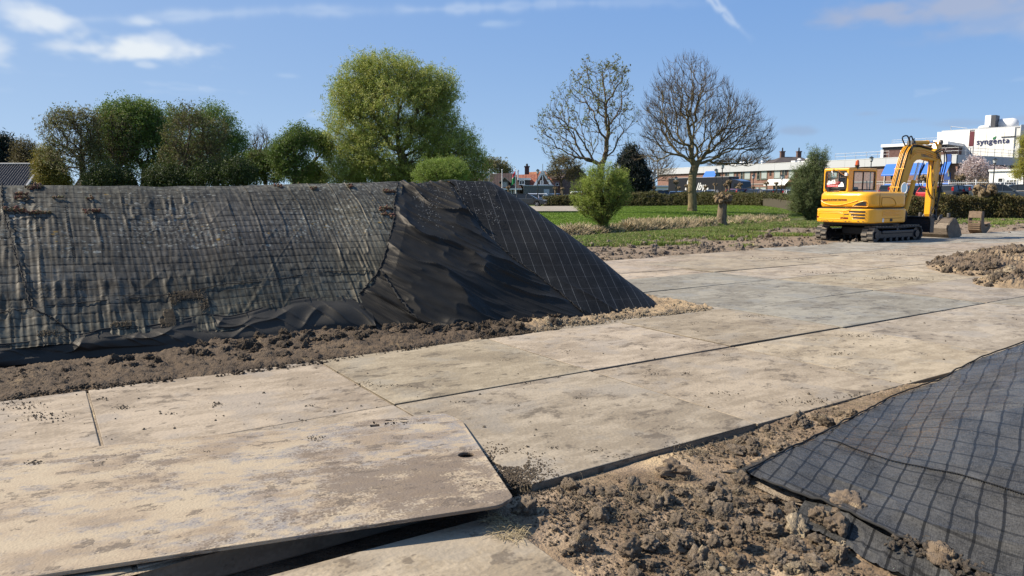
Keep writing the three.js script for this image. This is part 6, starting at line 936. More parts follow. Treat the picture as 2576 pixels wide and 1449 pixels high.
tree('magnolia_tree', 'blossoming magnolia with pale pink flowers before the brick building', null, { seed: 23, base: 2454, d: 98, trunk: [[2454, 470], [2454, 456]], bare: 0.3, blobs: [[2452, 425, 28, 26], [2440, 440, 24, 20], [2468, 440, 24, 22], [2450, 408, 16, 12]], targets: 300, rootR: 0.12, tipR: 0.012, step: 0.5, bark: [0.25, 0.21, 0.19], twig: { length: 0.5, r: 0.004, from: 0.05 }, leaf: { geo: sprayTiny, size: 0.42, colors: [[0.58, 0.5, 0.48], [0.62, 0.56, 0.54], [0.42, 0.33, 0.32]], chance: 0.75 } });
tree('magnolia_tree', 'low clump of pale blossom right of the magnolia', null, { seed: 24, base: 2512, d: 104, category: 'shrub', trunk: [[2512, 470], [2512, 440]], bare: 0.5, blobs: [[2502, 425, 12, 6], [2518, 430, 14, 6]], targets: 60, rootR: 0.08, tipR: 0.01, step: 0.5, twig: { length: 0.5, r: 0.004, from: 0.05 }, leaf: { geo: sprayTiny, size: 0.28, colors: [[0.6, 0.5, 0.48], [0.6, 0.52, 0.5]], chance: 0.7 } });
tree('yellow_green_tree', 'narrow yellow-green street tree at the right edge of the picture', null, { seed: 25, base: 2576, d: 75, trunk: [[2576, 480], [2577, 450], [2577, 430]], bare: 0.8, blobs: [[2584, 400, 18, 44], [2580, 362, 12, 20], [2566, 436, 12, 16]], targets: 240, rootR: 0.11, tipR: 0.01, twig: { length: 0.45, r: 0.003 }, leaf: { geo: sprayRound, size: 0.12, colors: [[0.36, 0.33, 0.05], [0.33, 0.31, 0.045], [0.28, 0.29, 0.04]], fill: 2 } });
tree('far_tree', 'grey bare trees showing over the long grey roof', null, { seed: 26, base: 1880, d: 175, trunk: [[1880, 440], [1880, 425]], bare: 0, blobs: [[1850, 410, 40, 12], [1900, 408, 40, 14], [1800, 414, 30, 8]], targets: 260, rootR: 0.25, tipR: 0.03, step: 1.2, bark: [0.2, 0.17, 0.13], twig: { length: 1.6, r: 0.02, from: 0.08 } });
// --- pollards: knobbly heads on short trunks
function pollard(name, label, group, px, d, headPy, headR, trunkR, sd, bend = [0, 0]) {
  seed(sd);
  const b = groundAt(px, d), T = thing(name, b, 0, label, 'pollard tree', group), top = atDepth(px + bend[0], headPy, d).sub(b), h = top.y, pts = [], R = headR;
  for (let i = 0; i <= 10; i++) { const t = i / 10; pts.push({ x: top.x * t * t + 0.12 * trunkR * vn(t * 5, 1), y: lerp(-0.1, h, t), z: 0, r: trunkR * (1.25 - 0.45 * t + 0.5 * Math.pow(t, 8) + 0.10 * vn(t * 7, sd)), p: i - 1 }); }
  mesh('trunk', limbs(pts, () => 10), barkMat(0.22, 0.18, 0.13), T);
  const knobs = [], g0 = clodGeo(sd, 1, 1); for (let i = 0; i < 26; i++) { const v = V(rr(-1, 1), rr(-0.7, 0.6), rr(-1, 1)).normalize(), k = R * rr(0.2, 0.38); knobs.push(g0.clone().applyMatrix4(place(top.x + v.x * R * 0.8, h + v.y * R * 0.5, v.z * R * 0.8, k))); }
  mesh('knobbly_head', knobs, barkMat(0.26, 0.20, 0.13), T);
  const st = []; for (let i = 0; i < 60; i++) { const v = V(rr(-1, 1), rr(-0.2, 1), rr(-1, 1)).normalize(), p = V(top.x + v.x * R * 0.9, h + v.y * R * 0.6, v.z * R * 0.9); st.push(rod(p, p.clone().addScaledVector(v, R * rr(0.12, 0.35)), R * 0.045, R * 0.02, 4)); } mesh('cut_shoots', st, barkMat(0.3, 0.23, 0.15), T);
  return T;
}
pollard('pollard_willow', 'stout pollard willow with a knobbly head left of the excavator', null, 1818, 45, 499, 0.55, 0.27, 301);
pollard('pollard_willow', 'forked pollard willow behind the narrow bucket', null, 2468, 52, 478, 0.75, 0.34, 302, [10, 0]);
for (const [px, d, py, r, label] of [[1279, 96, 472, 0.32, 'pollarded tree before the dark-roofed house by the estate car'], [1397, 97, 474, 0.33, 'pollarded tree right of the white garage door'], [1415, 92, 475, 0.27, 'dark pollarded tree by the spreading brown tree'], [1591, 95, 464, 0.34, 'pollarded tree beside the dark spruce'], [1611, 104, 473, 0.28, 'pollarded tree before the trunk of the hazy bare tree'], [1645, 104, 473, 0.34, 'pollarded tree left of the black truck'], [1701, 95, 458, 0.38, 'tall pollarded tree before the left part of the black truck'], [1708, 104, 473, 0.3, 'low pollarded tree beside the tall one at the truck'], [1728, 104, 467, 0.3, 'pollarded tree just left of the ash trunk'], [1775, 98, 470, 0.3, 'pollarded tree before the lettering of the truck'], [1799, 102, 465, 0.38, 'flat-headed pollarded tree at the rear half of the truck'], [1826, 98, 465, 0.38, 'pollarded tree before the truck cab'], [1834, 95, 458, 0.4, 'tallest pollarded tree before the truck cab'], [1857, 104, 472, 0.36, 'low pollarded tree right of the truck cab'], [1863, 100, 464, 0.34, 'pollarded tree at the left end of the brick wall'], [1895, 106, 472, 0.28, 'pollarded tree below the second bay of the brick wall'], [1928, 98, 461, 0.36, 'pollarded tree left of the white awning'], [1953, 98, 461, 0.3, 'pollarded tree in front of the white awning'], [1967, 104, 468, 0.3, 'pollarded tree below the right half of the white awning'], [2332, 72, 448, 0.6, 'pollarded tree seen under the excavator boom'], [2416, 92, 447, 0.62, 'flat-topped pollarded tree before the magnolia'], [2473, 92, 456, 0.5, 'pollarded tree right of the magnolia']]) pollard('pollard_lime', label, 'pollarded trees in the car park', px, d, py, r, 0.12, 310 + px);
// --- hedge
{
  seed(71);
  const line = [[1366, 88, 497], [1450, 88, 494], [1560, 88, 490], [1650, 86, 488], [1750, 84, 487], [1850, 79, 489], [1930, 72, 490], [2010, 63, 496], [2100, 57, 498], [2200, 54, 498], [2350, 52, 497], [2500, 52, 496], [2640, 51, 495], [2760, 50, 494]].map(([px, d, top]) => { const p = groundAt(px, d); return { p, h: Math.max(0.9, EYE + (HORIZON - top) / FOCAL * d - p.y) }; });
  const sprig = leafGeo(10, 0.3, 0.07, 0.3), build = (from, to, label, cols) => {
    const T = thing('hedge', line[from].p.clone(), 0, label, 'hedge', null), L = line.slice(from, to + 1).map((q) => ({ p: q.p.clone().sub(line[from].p), h: q.h })), m = [], c = [], core = [];
    for (let i = 0; i < L.length - 1; i++) { const a = L[i], b = L[i + 1], dv = b.p.clone().sub(a.p), len = Math.hypot(dv.x, dv.z), n = V(-dv.z, 0, dv.x).normalize(); if (n.z < 0) n.multiplyScalar(-1);
      core.push(beam(a.p.clone().setY(a.p.y + a.h * 0.4), b.p.clone().setY(b.p.y + b.h * 0.4), 0.9, Math.min(a.h, b.h) * 0.75));
      const cnt = Math.round(len * 210); for (let k = 0; k < cnt; k++) { const t = rnd(), h = lerp(a.h, b.h, t), face = rnd(), q = a.p.clone().lerp(b.p, t), bulge = vn(t * len * 0.55 + i * 7, 3, 0, 72), yk = Math.pow(rnd(), 0.8); let off = face < 0.62 ? 0.62 * Math.sqrt(Math.max(0, 1 - (2 * yk - 0.85) ** 2 * 0.55)) : rr(-0.6, 0.6), y = face < 0.62 ? yk * h : h * (0.93 + 0.1 * rnd());
        off *= 1 + 0.35 * bulge + 0.25 * vn(t * len * 2, y * 3, 0, 74); y *= 1 + 0.14 * bulge + 0.07 * vn(t * len * 2.2, 9, 0, 73); q.addScaledVector(n, off + rr(-0.12, 0.12)); m.push(place(q.x, q.y + y, q.z, rr(0.32, 0.62))); const col = pick(cols), w = 0.85 * rr(0.7, 1.25); c.push(lin(col[0] * w, col[1] * w, col[2] * w)); } }
    mesh('branches', core, mat(0.07, 0.06, 0.04, 1), T); instances('foliage', sprig, leafMat, m, c, T);
  };
  const cols = [[0.17, 0.16, 0.05], [0.13, 0.13, 0.04], [0.21, 0.18, 0.065], [0.15, 0.17, 0.05]];
  build(0, 2, 'clipped hedge beside the parked estate car', cols); build(2, 7, 'long dark clipped hedge between the lawn and the car park', cols); build(7, 13, 'dark hedge behind the excavator and buckets', cols.map((q) => [q[0] * 1.15, q[1], q[2]]));
}
// --- reeds, lawn and rough grass
{
  seed(81);
  const reed = join([0, 1, 2, 3].map(() => rod(V(rr(-0.1, 0.1), 0, rr(-0.1, 0.1)), V(rr(-0.3, 0.3), 1, rr(-0.2, 0.2)), 0.014, 0.006, 3)));
  const m = [], c = []; for (const [x0, x1, y0, y1, n, k] of [[1385, 1480, 582, 588, 420, 0.42], [1575, 1800, 563, 572, 800, 0.45], [1830, 1985, 550, 557, 260, 0.35], [1480, 1590, 574, 581, 200, 0.3]]) for (let i = 0; i < n; i++) { const t = rnd(), px = lerp(x0, x1, t), p = onGround(px, lerp(y1, y0, t) + rr(-3, 3), -0.05), dark = rnd() < 0.3; m.push(place(p.x, landY(p.x, p.z), p.z, 1, 0.25, 1.4, k * rr(0.5, 1), 1.4)); const w = rr(0.7, 1.1); c.push(dark ? lin(0.16 * w, 0.15 * w, 0.07 * w) : lin(0.58 * w, 0.46 * w, 0.28 * w)); }
  tag(instances('reeds', reed, mat(1, 1, 1, 0.9), m, c), 'dry straw-coloured reeds along the ditch', null, null, 'stuff');
  const blade = (() => { const g = []; for (let i = 0; i < 6; i++) { const a = rr(0, 6.28), q = V(Math.cos(a), 0, Math.sin(a)), o = V(rr(-0.5, 0.5), 0, rr(-0.5, 0.5)); g.push(quad(o.clone().addScaledVector(q, -0.05), o.clone().addScaledVector(q, 0.05), o.clone().add(V(rr(-0.25, 0.25), 1, rr(-0.25, 0.25))), o.clone().add(V(rr(-0.2, 0.2), 0.7, rr(-0.2, 0.2))))); } return join(g); })();
  const gm = [], gc = []; let tries = 0;
  while (gm.length < 110000 && tries++ < 900000) {
    const px = rr(1180, 2640), py = 512 + 110 * Math.pow(rnd(), 1.4), p = onGround(px, py, py < 560 ? 0.2 : -0.03); if (p.z < -95) continue; const s = ditchSide(p.x, p.z), [a, c] = toRoad(p.x, p.z); if (c > -13.8) continue;
    const n = fbm(p.x * 0.35, p.z * 0.5, 5, 0, 31), k = n + table([[-16, -0.9], [-9, -0.45], [-6, -0.1], [-3, 0.55], [0, 1]], s) + 0.2 * smooth(22, 40, p.x) + 0.5 * smooth(-17, -22, c) * smooth(20, 30, p.x); const isLawn = s > 1.2;
    if (!isLawn && k < -0.05 + 0.3 * rnd()) continue; if (Math.abs(s) < 1) continue; const y = landY(p.x, p.z), q = toPixel(V(p.x, y, p.z)); if (isLawn && (q[1] < 533 && q[0] < 1500 - (533 - q[1]) * -0)) continue;
    gm.push(place(p.x, y - 0.01, p.z, 0.17, 0.3, 1, isLawn ? 0.35 : 0.75, 1)); const w = rr(0.7, 1.25) * (1 + 0.25 * n), dry = !isLawn && rnd() < 0.18; gc.push(dry ? lin(0.42 * w, 0.35 * w, 0.18 * w) : isLawn ? lin(0.20 * w, 0.31 * w, 0.035 * w) : lin(0.20 * w, 0.27 * w, 0.055 * w)); }
  tag(instances('grass', blade, leafMat, gm, gc), 'short spring grass of the lawn and the verge', null, null, 'stuff');
}
// ---------------------------------------------------------------- cars, truck, lamps, flags, fence
const tyreMat = mat(0.015, 0.015, 0.016, 0.9), rimMat = mat(0.45, 0.45, 0.46, 0.35, { metalness: 0.7 }), lampRed = phys(0.35, 0.01, 0.01, 0.2, { clearcoat: 1 }), lampClear = phys(0.6, 0.6, 0.58, 0.12, { clearcoat: 1 });
const carGlass = phys(0.018, 0.022, 0.025, 0.03, { specularIntensity: 1 });
const paints = new Map();
function paint(r, g, b) { const k = [r, g, b].join(); if (!paints.has(k)) paints.set(k, phys(r, g, b, 0.4, { clearcoat: 0.6, clearcoatRoughness: 0.06 })); return paints.get(k); }
// car along local +x (nose at +x); kind: estate, hatch, suv, saloon
const carShapes = {
  estate: { L: 4.7, H: 1.46, W: 1.8, belt: 0.93, bonnet: 0.92, roof: [[-2.22, 0.95], [-2.02, 1.40], [-1.2, 1.46], [0.1, 1.45], [0.45, 1.40], [1.28, 0.96]], wheels: [-1.38, 1.42] },
  hatch: { L: 4.1, H: 1.5, W: 1.75, belt: 0.96, bonnet: 0.95, roof: [[-1.95, 0.98], [-1.62, 1.42], [-0.9, 1.5], [0.1, 1.49], [0.4, 1.44], [1.22, 0.98]], wheels: [-1.25, 1.28] },
  suv: { L: 4.5, H: 1.68, W: 1.85, belt: 1.08, bonnet: 1.06, roof: [[-2.15, 1.1], [-1.95, 1.58], [-1.2, 1.68], [0.1, 1.67], [0.45, 1.6], [1.18, 1.1]], wheels: [-1.36, 1.38] },
  saloon: { L: 4.6, H: 1.43, W: 1.8, belt: 0.93, bonnet: 0.9, roof: [[-1.72, 0.97], [-1.05, 1.38], [-0.6, 1.43], [0.2, 1.42], [0.5, 1.37], [1.3, 0.95]], wheels: [-1.35, 1.4] },
};
function car(kind, color, pos, turn, label, plate = true) {
  const S = carShapes[kind], T = thing('parked_car', pos, turn, label, 'car', 'cars parked beyond the lawn and hedge'), hl = S.L / 2, bodyPaint = paint(...color);
  const arch = (x) => { const o = []; for (let i = 0; i <= 8; i++) { const a = Math.PI - i / 8 * Math.PI; o.push([x - 0.37 * Math.cos(Math.PI - a) * -1 * -1, 0.3 + 0.37 * Math.sin(a)]); } return o.sort((p, q) => p[0] - q[0]); };
  const low = [[-hl + 0.06, 0.28], ...arch(S.wheels[0]).map(([x, y]) => [x, Math.max(0.28, y)]), ...arch(S.wheels[1]).map(([x, y]) => [x, Math.max(0.28, y)]), [hl - 0.06, 0.28]];
  const top = [[hl, 0.5], [hl - 0.06, 0.72], [hl - 0.3, S.bonnet - 0.12], [1.3, S.bonnet], [S.roof[5][0], S.belt + 0.03], [S.roof[0][0], S.belt + 0.04], [-hl + 0.02, S.belt - 0.08], [-hl - 0.02, 0.55]];
  mesh('body', extrude([...low, ...top], S.W, 0.07, [], 2), bodyPaint, T);
  const cab = extrude(S.roof, S.W - 0.1, 0.04, [], 2), p = cab.attributes.position; for (let i = 0; i < p.count; i++) { const y = p.getY(i), k = clamp((y - S.belt) / (S.H - S.belt)); p.setZ(i, p.getZ(i) * (1 - 0.2 * k)); } cab.computeVertexNormals();
  const cabin = mesh('glasshouse', cab, carGlass, T);
  const inner = S.roof.map(([x, y]) => [x * 0.985, y + 0.006]), hw = (y) => (S.W / 2 - 0.05) * (1 - 0.2 * clamp((y - S.belt) / (S.H - S.belt))), strip = [];
  for (const s of [-1, 1]) { for (const [i, j] of [[1, 2], [2, 3], [3, 4]]) { const a = inner[i], b = inner[j]; strip.push(beam(V(a[0], a[1], s * (hw(a[1]) - 0.02)), V(b[0], b[1], s * (hw(b[1]) - 0.02)), 0.09, 0.06)); }
    for (const [i, j] of [[4, 5], [0, 1]]) { const a = inner[i], b = inner[j]; strip.push(beam(V(a[0], a[1], s * (hw(a[1]) - 0.02)), V(b[0], b[1], s * (hw(b[1]) - 0.02)), 0.08, 0.08)); }
    for (const x of [-1.0, 0.12]) strip.push(beam(V(x, S.belt, s * (hw(S.belt) + 0.0)), V(x + 0.06, S.H - 0.06, s * (hw(S.H - 0.06) + 0.0)), 0.02, 0.07)); }
  const r = inner, roofTop = []; for (const [i, j] of [[1, 2], [2, 3], [3, 4]]) roofTop.push(quad(V(r[i][0], r[i][1] + 0.012, hw(r[i][1]) - 0.02), V(r[j][0], r[j][1] + 0.012, hw(r[j][1]) - 0.02), V(r[j][0], r[j][1] + 0.012, -hw(r[j][1]) + 0.02), V(r[i][0], r[i][1] + 0.012, -hw(r[i][1]) + 0.02)));
  mesh('roof', [...strip, ...roofTop], bodyPaint, T);
  for (const x of S.wheels) for (const s of [-1, 1]) { const w = mesh('wheel', new THREE.TorusGeometry(0.235, 0.085, 8, 18).scale(1, 1, 1.15).translate(x, 0.32, s * (S.W / 2 - 0.1)), tyreMat, T), sp = [new THREE.CylinderGeometry(0.06, 0.06, 0.08, 10).rotateX(Math.PI / 2)]; for (let k = 0; k < 5; k++) sp.push(box(0.2, 0.055, 0.05, 0.11, 0, 0).rotateZ(k * 1.2566)); sp.push(new THREE.TorusGeometry(0.2, 0.025, 6, 18)); mesh('rim', sp.map((g) => g.translate(x, 0.32, s * (S.W / 2 - 0.04))), rimMat, w); }
  for (const s of [-1, 1]) { const tall = kind === 'estate' || kind === 'suv'; mesh('tail_light', rbox(0.1, tall ? 0.5 : 0.2, 0.2, 0.03, -hl + (tall ? 0.16 : 0.06), S.belt + (tall ? 0.12 : -0.14), s * (S.W / 2 - 0.12)), lampRed, T); mesh('headlight', rbox(0.22, 0.14, 0.34, 0.04, hl - 0.14, S.bonnet - 0.22, s * (S.W / 2 - 0.22)), lampClear, T); mesh('wing_mirror', rbox(0.12, 0.13, 0.2, 0.04, 0.95, S.belt + 0.06, s * (S.W / 2 + 0.08)), bodyPaint, T); }
  if (plate && kind === 'estate') mesh('number_plate', box(0.02, 0.11, 0.5, -hl - 0.03, 0.72, 0), mat(0.6, 0.42, 0.03, 0.5), T);
  mesh('sill', box(S.L - 1.9, 0.12, S.W - 0.1, 0, 0.25, 0), darkMat, T);
  return T;
}
const onLand = (px, d) => groundAtEarly(px, d);
function groundAtEarly(px, d) { const p = atDepth(px, 500, d); return V(p.x, landY(p.x, p.z), p.z); }
function parked(kind, color, px, topPy, d, turn, label) { const S = carShapes[kind], p = atDepth(px, topPy, d), c = car(kind, color, V(p.x, p.y - S.H, p.z), turn, label); return c; }
seed(33);
{ const p = onLand(1324, 84.5); car('estate', [0.028, 0.036, 0.045], V(p.x, p.y, p.z), -0.22, 'dark grey estate car parked beside the hedge on the pale paving'); }
parked('saloon', [0.012, 0.014, 0.02], 1276, 488.5, 97.5, 1.2, 'dark car half hidden behind the estate car');
parked('hatch', [0.55, 0.56, 0.58], 1342, 487, 100, 1.5, 'pale silver car behind the bonnet of the estate car');
parked('hatch', [0.62, 0.63, 0.63], 1361, 487, 102, 1.6, 'white car left of the white garage door');
parked('hatch', [0.16, 0.24, 0.3], 1383, 490, 100.5, 1.4, 'blue-grey car in front of the white garage door');
parked('suv', [0.012, 0.014, 0.02], 1408, 487, 100.5, 1.0, 'black off-roader beyond the hedge below the spreading brown tree');
parked('suv', [0.6, 0.62, 0.62], 1449, 482, 104, 1.5, 'white van-like car behind the willow bush, left side');
parked('hatch', [0.03, 0.04, 0.06], 1430, 490, 98, 1.3, 'dark small car left of the willow bush');
parked('suv', [0.62, 0.62, 0.6], 1566, 482, 97.5, 1.4, 'white car just right of the willow bush');
parked('hatch', [0.4, 0.03, 0.02], 1583, 486, 100.5, 1.4, 'red car behind the white one at the willow bush');
parked('hatch', [0.06, 0.16, 0.3], 1622, 486, 99, 1.1, 'light blue car beyond the hedge below the dark spruce');
parked('estate', [0.012, 0.012, 0.014], 1664, 480, 102, 0.55, 'black car beyond the hedge left of the truck');
parked('hatch', [0.5, 0.52, 0.54], 1700, 481.5, 96, 1.3, 'silver car behind the tall pollarded tree');
parked('estate', [0.02, 0.022, 0.035], 1726, 481, 97.5, 0.75, 'dark blue car beyond the hedge left of the ash trunk');
parked('saloon', [0.014, 0.014, 0.016], 1762, 480.5, 99, 1.0, 'black car right of the ash trunk beyond the hedge');
parked('hatch', [0.55, 0.57, 0.58], 1792, 478, 99, 1.1, 'silver white hatchback left of the red car');
parked('suv', [0.3, 0.015, 0.02], 1860, 475.5, 96, 0.75, 'dark red car with a black roof beyond the hedge');
parked('saloon', [0.02, 0.02, 0.05], 1900, 476, 96, 1.0, 'dark violet-blue car behind the dark red car');
parked('suv', [0.16, 0.18, 0.2], 1932, 477, 99, 1.15, 'grey off-roader between the dark red car and the navy one');
parked('suv', [0.014, 0.022, 0.045], 1968, 476.5, 100.5, 0.9, 'navy blue car nearest the hedge left of the tall shrub');
parked('hatch', [0.6, 0.62, 0.63], 1990, 478, 96, 1.3, 'white car half hidden by the tall shrub');
parked('hatch', [0.014, 0.018, 0.03], 2236, 466, 84, 1.0, 'dark car seen below the excavator boom, left of the stick');
parked('estate', [0.03, 0.034, 0.045], 2272, 467, 80, 0.8, 'dark blue car behind the dipper cylinder');
parked('hatch', [0.014, 0.016, 0.02], 2302, 467, 82, 1.1, 'black hatchback left of the bright red car');
parked('hatch', [0.45, 0.012, 0.02], 2350, 470, 68, 0.72, 'bright red hatchback behind the excavator stick');
parked('estate', [0.012, 0.012, 0.014], 2402, 466.5, 68, 0.62, 'black estate car right of the excavator stick');
parked('hatch', [0.3, 0.36, 0.46], 2436, 466, 78, 0.9, 'pale blue-grey car right of the black estate car');
parked('saloon', [0.013, 0.013, 0.015], 2388, 463.5, 88, 0.9, 'black car in the second row behind the black estate');
parked('suv', [0.05, 0.065, 0.08], 2512, 464.5, 66, -0.35, 'dark grey-green car beside the forked pollard willow');
parked('hatch', [0.58, 0.6, 0.6], 2540, 465, 78, 0.5, 'white car below the low white building');
parked('suv', [0.014, 0.014, 0.016], 2572, 464.5, 72, 2.2, 'black off-roader at the right edge of the picture');
parked('suv', [0.6, 0.6, 0.6], 2528, 459, 90, 0.4, 'white vehicle before the arched door of the low white building');
parked('hatch', [0.3, 0.31, 0.33], 2470, 466, 84, 0.9, 'grey car hidden behind the forked pollard willow');
// --- black truck
{
  const F = wallFrame(1680, 128, 1832, 117, 0.85), T = thing('truck', F.o, F.turn, 'long black box truck with white script lettering parked before the brick building', 'truck'), L = F.L, h = 3.85;
  mesh('box_body', rbox(L, h - 0.9, 2.5, 0.05, L / 2, 0.9 + (h - 0.9) / 2, -1.26), mat(0.012, 0.012, 0.014, 0.4), T); mesh('roof_rail', box(L, 0.06, 2.52, L / 2, h + 0.01, -1.26), greyMat, T);
  mesh('cab', extrude([[0, 0.7], [2.2, 0.7], [2.3, 1.8], [2.05, 3.1], [0.3, 3.5], [0, 3.5]], 2.4, 0.08).translate(L + 0.35, 0, -1.26), phys(0.015, 0.018, 0.03, 0.3, { clearcoat: 1 }), T); mesh('cab_window', [box(1.1, 0.75, 0.04, L + 1.5, 2.35, -0.05), quad(V(L + 2.62, 1.95, -0.2), V(L + 2.62, 1.95, -2.3), V(L + 2.45, 3.0, -2.3), V(L + 2.45, 3.0, -0.2))], carGlass, T);
  for (const x of [1.4, 2.6, L - 0.2, L + 1.6]) { const w = mesh('wheel', new THREE.CylinderGeometry(0.5, 0.5, 0.3, 18).rotateX(Math.PI / 2).translate(x, 0.5, -0.2), tyreMat, T); mesh('rim', new THREE.CylinderGeometry(0.28, 0.28, 0.32, 12).rotateX(Math.PI / 2).translate(x, 0.5, -0.2), rimMat, w); }
  mesh('underrun_guard', box(L - 4, 0.3, 0.1, L / 2 + 0.6, 0.75, -0.1), greyMat, T);
  const txt = (s, px, w) => { const g = new TextGeometry(s, { font: fontBold, size: 1, depth: 0.02, curveSegments: 4 }); g.computeBoundingBox(); const b = g.boundingBox, k = w / (b.max.x - b.min.x); const m = new THREE.Matrix4().set(1, 0.35, 0, 0, 0, 1, 0, 0, 0, 0, 1, 0, 0, 0, 0, 1); return g.translate(-b.min.x, 0, 0).scale(k, k * 1.25, 1).applyMatrix4(m).translate(F.X(px, 465), 1.75, 0.0); };
  mesh('script_lettering', [txt('S', 1723, 0.95), txt('lby', 1752, 1.75), new THREE.SphereGeometry(0.24, 10, 8).scale(1, 1, 0.1).translate(F.X(1780, 465), 1.95, 0.02)], mat(0.7, 0.7, 0.7, 0.6), T);
}
// --- lamps, poles and flags
function lampPost(px, topPy, d, label, lantern = true) {
  const b = onLand(px, d), T = thing('street_lamp', b, 0, label, 'street lamp', null), h = EYE + (HORIZON - topPy) / FOCAL * d - b.y;
  mesh('pole', [rod(V(0, 0, 0), V(0, h - 0.6, 0), 0.08, 0.055, 8), rod(V(0, 0, 0), V(0, 0.9, 0), 0.12, 0.1, 8)], mat(0.02, 0.022, 0.022, 0.5), T);
  if (lantern) { mesh('lantern_glass', new THREE.CylinderGeometry(0.24, 0.15, 0.42, 6).translate(0, h - 0.38, 0), phys(0.5, 0.52, 0.52, 0.15), T); mesh('lantern_hood', [new THREE.ConeGeometry(0.32, 0.22, 6).translate(0, h - 0.06, 0), new THREE.CylinderGeometry(0.17, 0.1, 0.1, 6).translate(0, h - 0.62, 0)], mat(0.02, 0.022, 0.022, 0.5), T); }
  return T;
}
lampPost(1352.5, 427, 96, 'street lamp before the white-edged gable'); lampPost(1555.5, 414, 92, 'street lamp with a white lantern left of the dark spruce'); lampPost(1699, 445, 108, 'street lamp with a lantern left over the black truck'); lampPost(1799, 426, 96, 'slim street lamp in front of the truck'); lampPost(1814.5, 412, 84, 'tall dark lamp pole beside the slim one in front of the truck'); lampPost(1893, 440, 104, 'street lamp before the second bay of the brick wall'); lampPost(1965, 440, 98, 'street lamp at the white awning'); lampPost(2495, 400, 84, 'street lamp with a square lantern right of the magnolia'); lampPost(2186, 396, 92, 'street lamp whose lantern shows above the excavator cab');
{ const b = onLand(1231, 92), T = thing('lamp_mast', b, 0, 'pale lamp mast with a short arm before the dark-roofed house', 'street lamp'), h = EYE + (HORIZON - 441) / FOCAL * 92 - b.y; mesh('pole', rod(V(0, 0, 0), V(0, h, 0), 0.08, 0.06, 8), greyMat, T); mesh('arm', tube([V(0, h - 0.05, 0), V(0.3, h + 0.15, 0), V(0.62, h + 0.18, 0)], 0.04, 10, 6), greyMat, T); mesh('lamp_head', rbox(0.5, 0.1, 0.2, 0.04, 0.75, h + 0.16, 0), whiteMat, T); }
function flagPole(px, topPy, d, label, flag) { const b = onLand(px, d), T = thing('flagpole', b, 0, label, 'flagpole', null), h = EYE + (HORIZON - topPy) / FOCAL * d - b.y; mesh('pole', [rod(V(0, 0, 0), V(0, h, 0), 0.07, 0.04, 8), new THREE.SphereGeometry(0.08, 8, 6).translate(0, h, 0)], whiteMat, T); if (flag) flag(T, h); return T; }
flagPole(1263, 429, 90, 'bare white flagpole before the dormer of the dark-roofed house');
flagPole(1297, 427, 92, 'white flagpole with a limp red and green flag', (T, h) => { for (const [v0, v1, c] of [[0, 0.36, [0.5, 0.03, 0.05]], [0.36, 0.44, [0.5, 0.5, 0.5]], [0.44, 1, [0.02, 0.2, 0.06]]]) mesh('flag', sheet(10, 12, (u, v) => { const k = lerp(v0, v1, v), droop = k; return { p: V(-0.06 - u * (0.25 + 0.3 * k), h - 0.2 - 1.55 * k - 0.35 * u, 0.06 * Math.sin(u * 9 + k * 4)), uv: [u, v] }; }), mat(...c, 0.8, { side: THREE.DoubleSide }), T); });
flagPole(1231.5, 428, 94, 'pole with a rippling white and dark blue flag left of the lamp mast', (T, h) => { mesh('flag', sheet(12, 10, (u, v) => ({ p: V(-0.05 - u * 0.75, h - 0.2 - v * 0.85 - 0.25 * u, 0.08 * Math.sin(u * 10 + v * 3)), uv: [u, v] })), mat(0.62, 0.62, 0.66, 0.8, { side: THREE.DoubleSide }), T); mesh('flag_emblem', sheet(12, 6, (u, v) => ({ p: V(-0.15 - u * 0.5, h - 0.38 - v * 0.4 - 0.25 * u, 0.012 + 0.08 * Math.sin(u * 7 + v * 2 + 1.1)), uv: [u, v] })), mat(0.05, 0.06, 0.12, 0.8, { side: THREE.DoubleSide }), T); });
flagPole(1638, 432, 120, 'thin white pole left of the black truck');
{ const b = onLand(1216, 70), T = thing('birch_tree', b, 0, 'leaning pale birch trunk at the right side of the huge green tree', 'tree'), q = [atDepth(1220, 466, 70), atDepth(1212, 448, 70), atDepth(1202, 434, 70)].map((p) => p.sub(b)); mesh('trunk', tube([V(0.25, 0, 0), ...q], 0.1, 20, 7), mat(0.55, 0.53, 0.48, 0.8), T); }
// --- railings in front of the brick building
{
  const F = wallFrame(2200, 99, 2600, 84, 0.95), T = thing('metal_fence', F.o, F.turn, 'pale metal railings along the far side of the car park', 'fence'), n = Math.round(F.L / 0.24), h = EYE + (HORIZON - 456) / FOCAL * 92 - 0.95, posts = Math.round(F.L / 3);
  for (let i = 0; i <= posts; i++) mesh('post', box(0.1, h + 0.1, 0.1, F.L * i / posts, (h + 0.1) / 2, 0), mat(0.6, 0.61, 0.62, 0.5), T);
  mesh('rails', [box(F.L, 0.06, 0.05, F.L / 2, h - 0.25, 0.0), box(F.L, 0.06, 0.05, F.L / 2, 0.3, 0)], mat(0.6, 0.61, 0.62, 0.5), T); const bars = []; for (let i = 0; i < n; i++) bars.push(rod(V((i + 0.5) * 0.24, 0.1, 0.03), V((i + 0.5) * 0.24, h, 0.03), 0.018, 0.012, 4)); mesh('bars', bars, mat(0.6, 0.61, 0.62, 0.5), T).userData.kind = 'stuff';
}
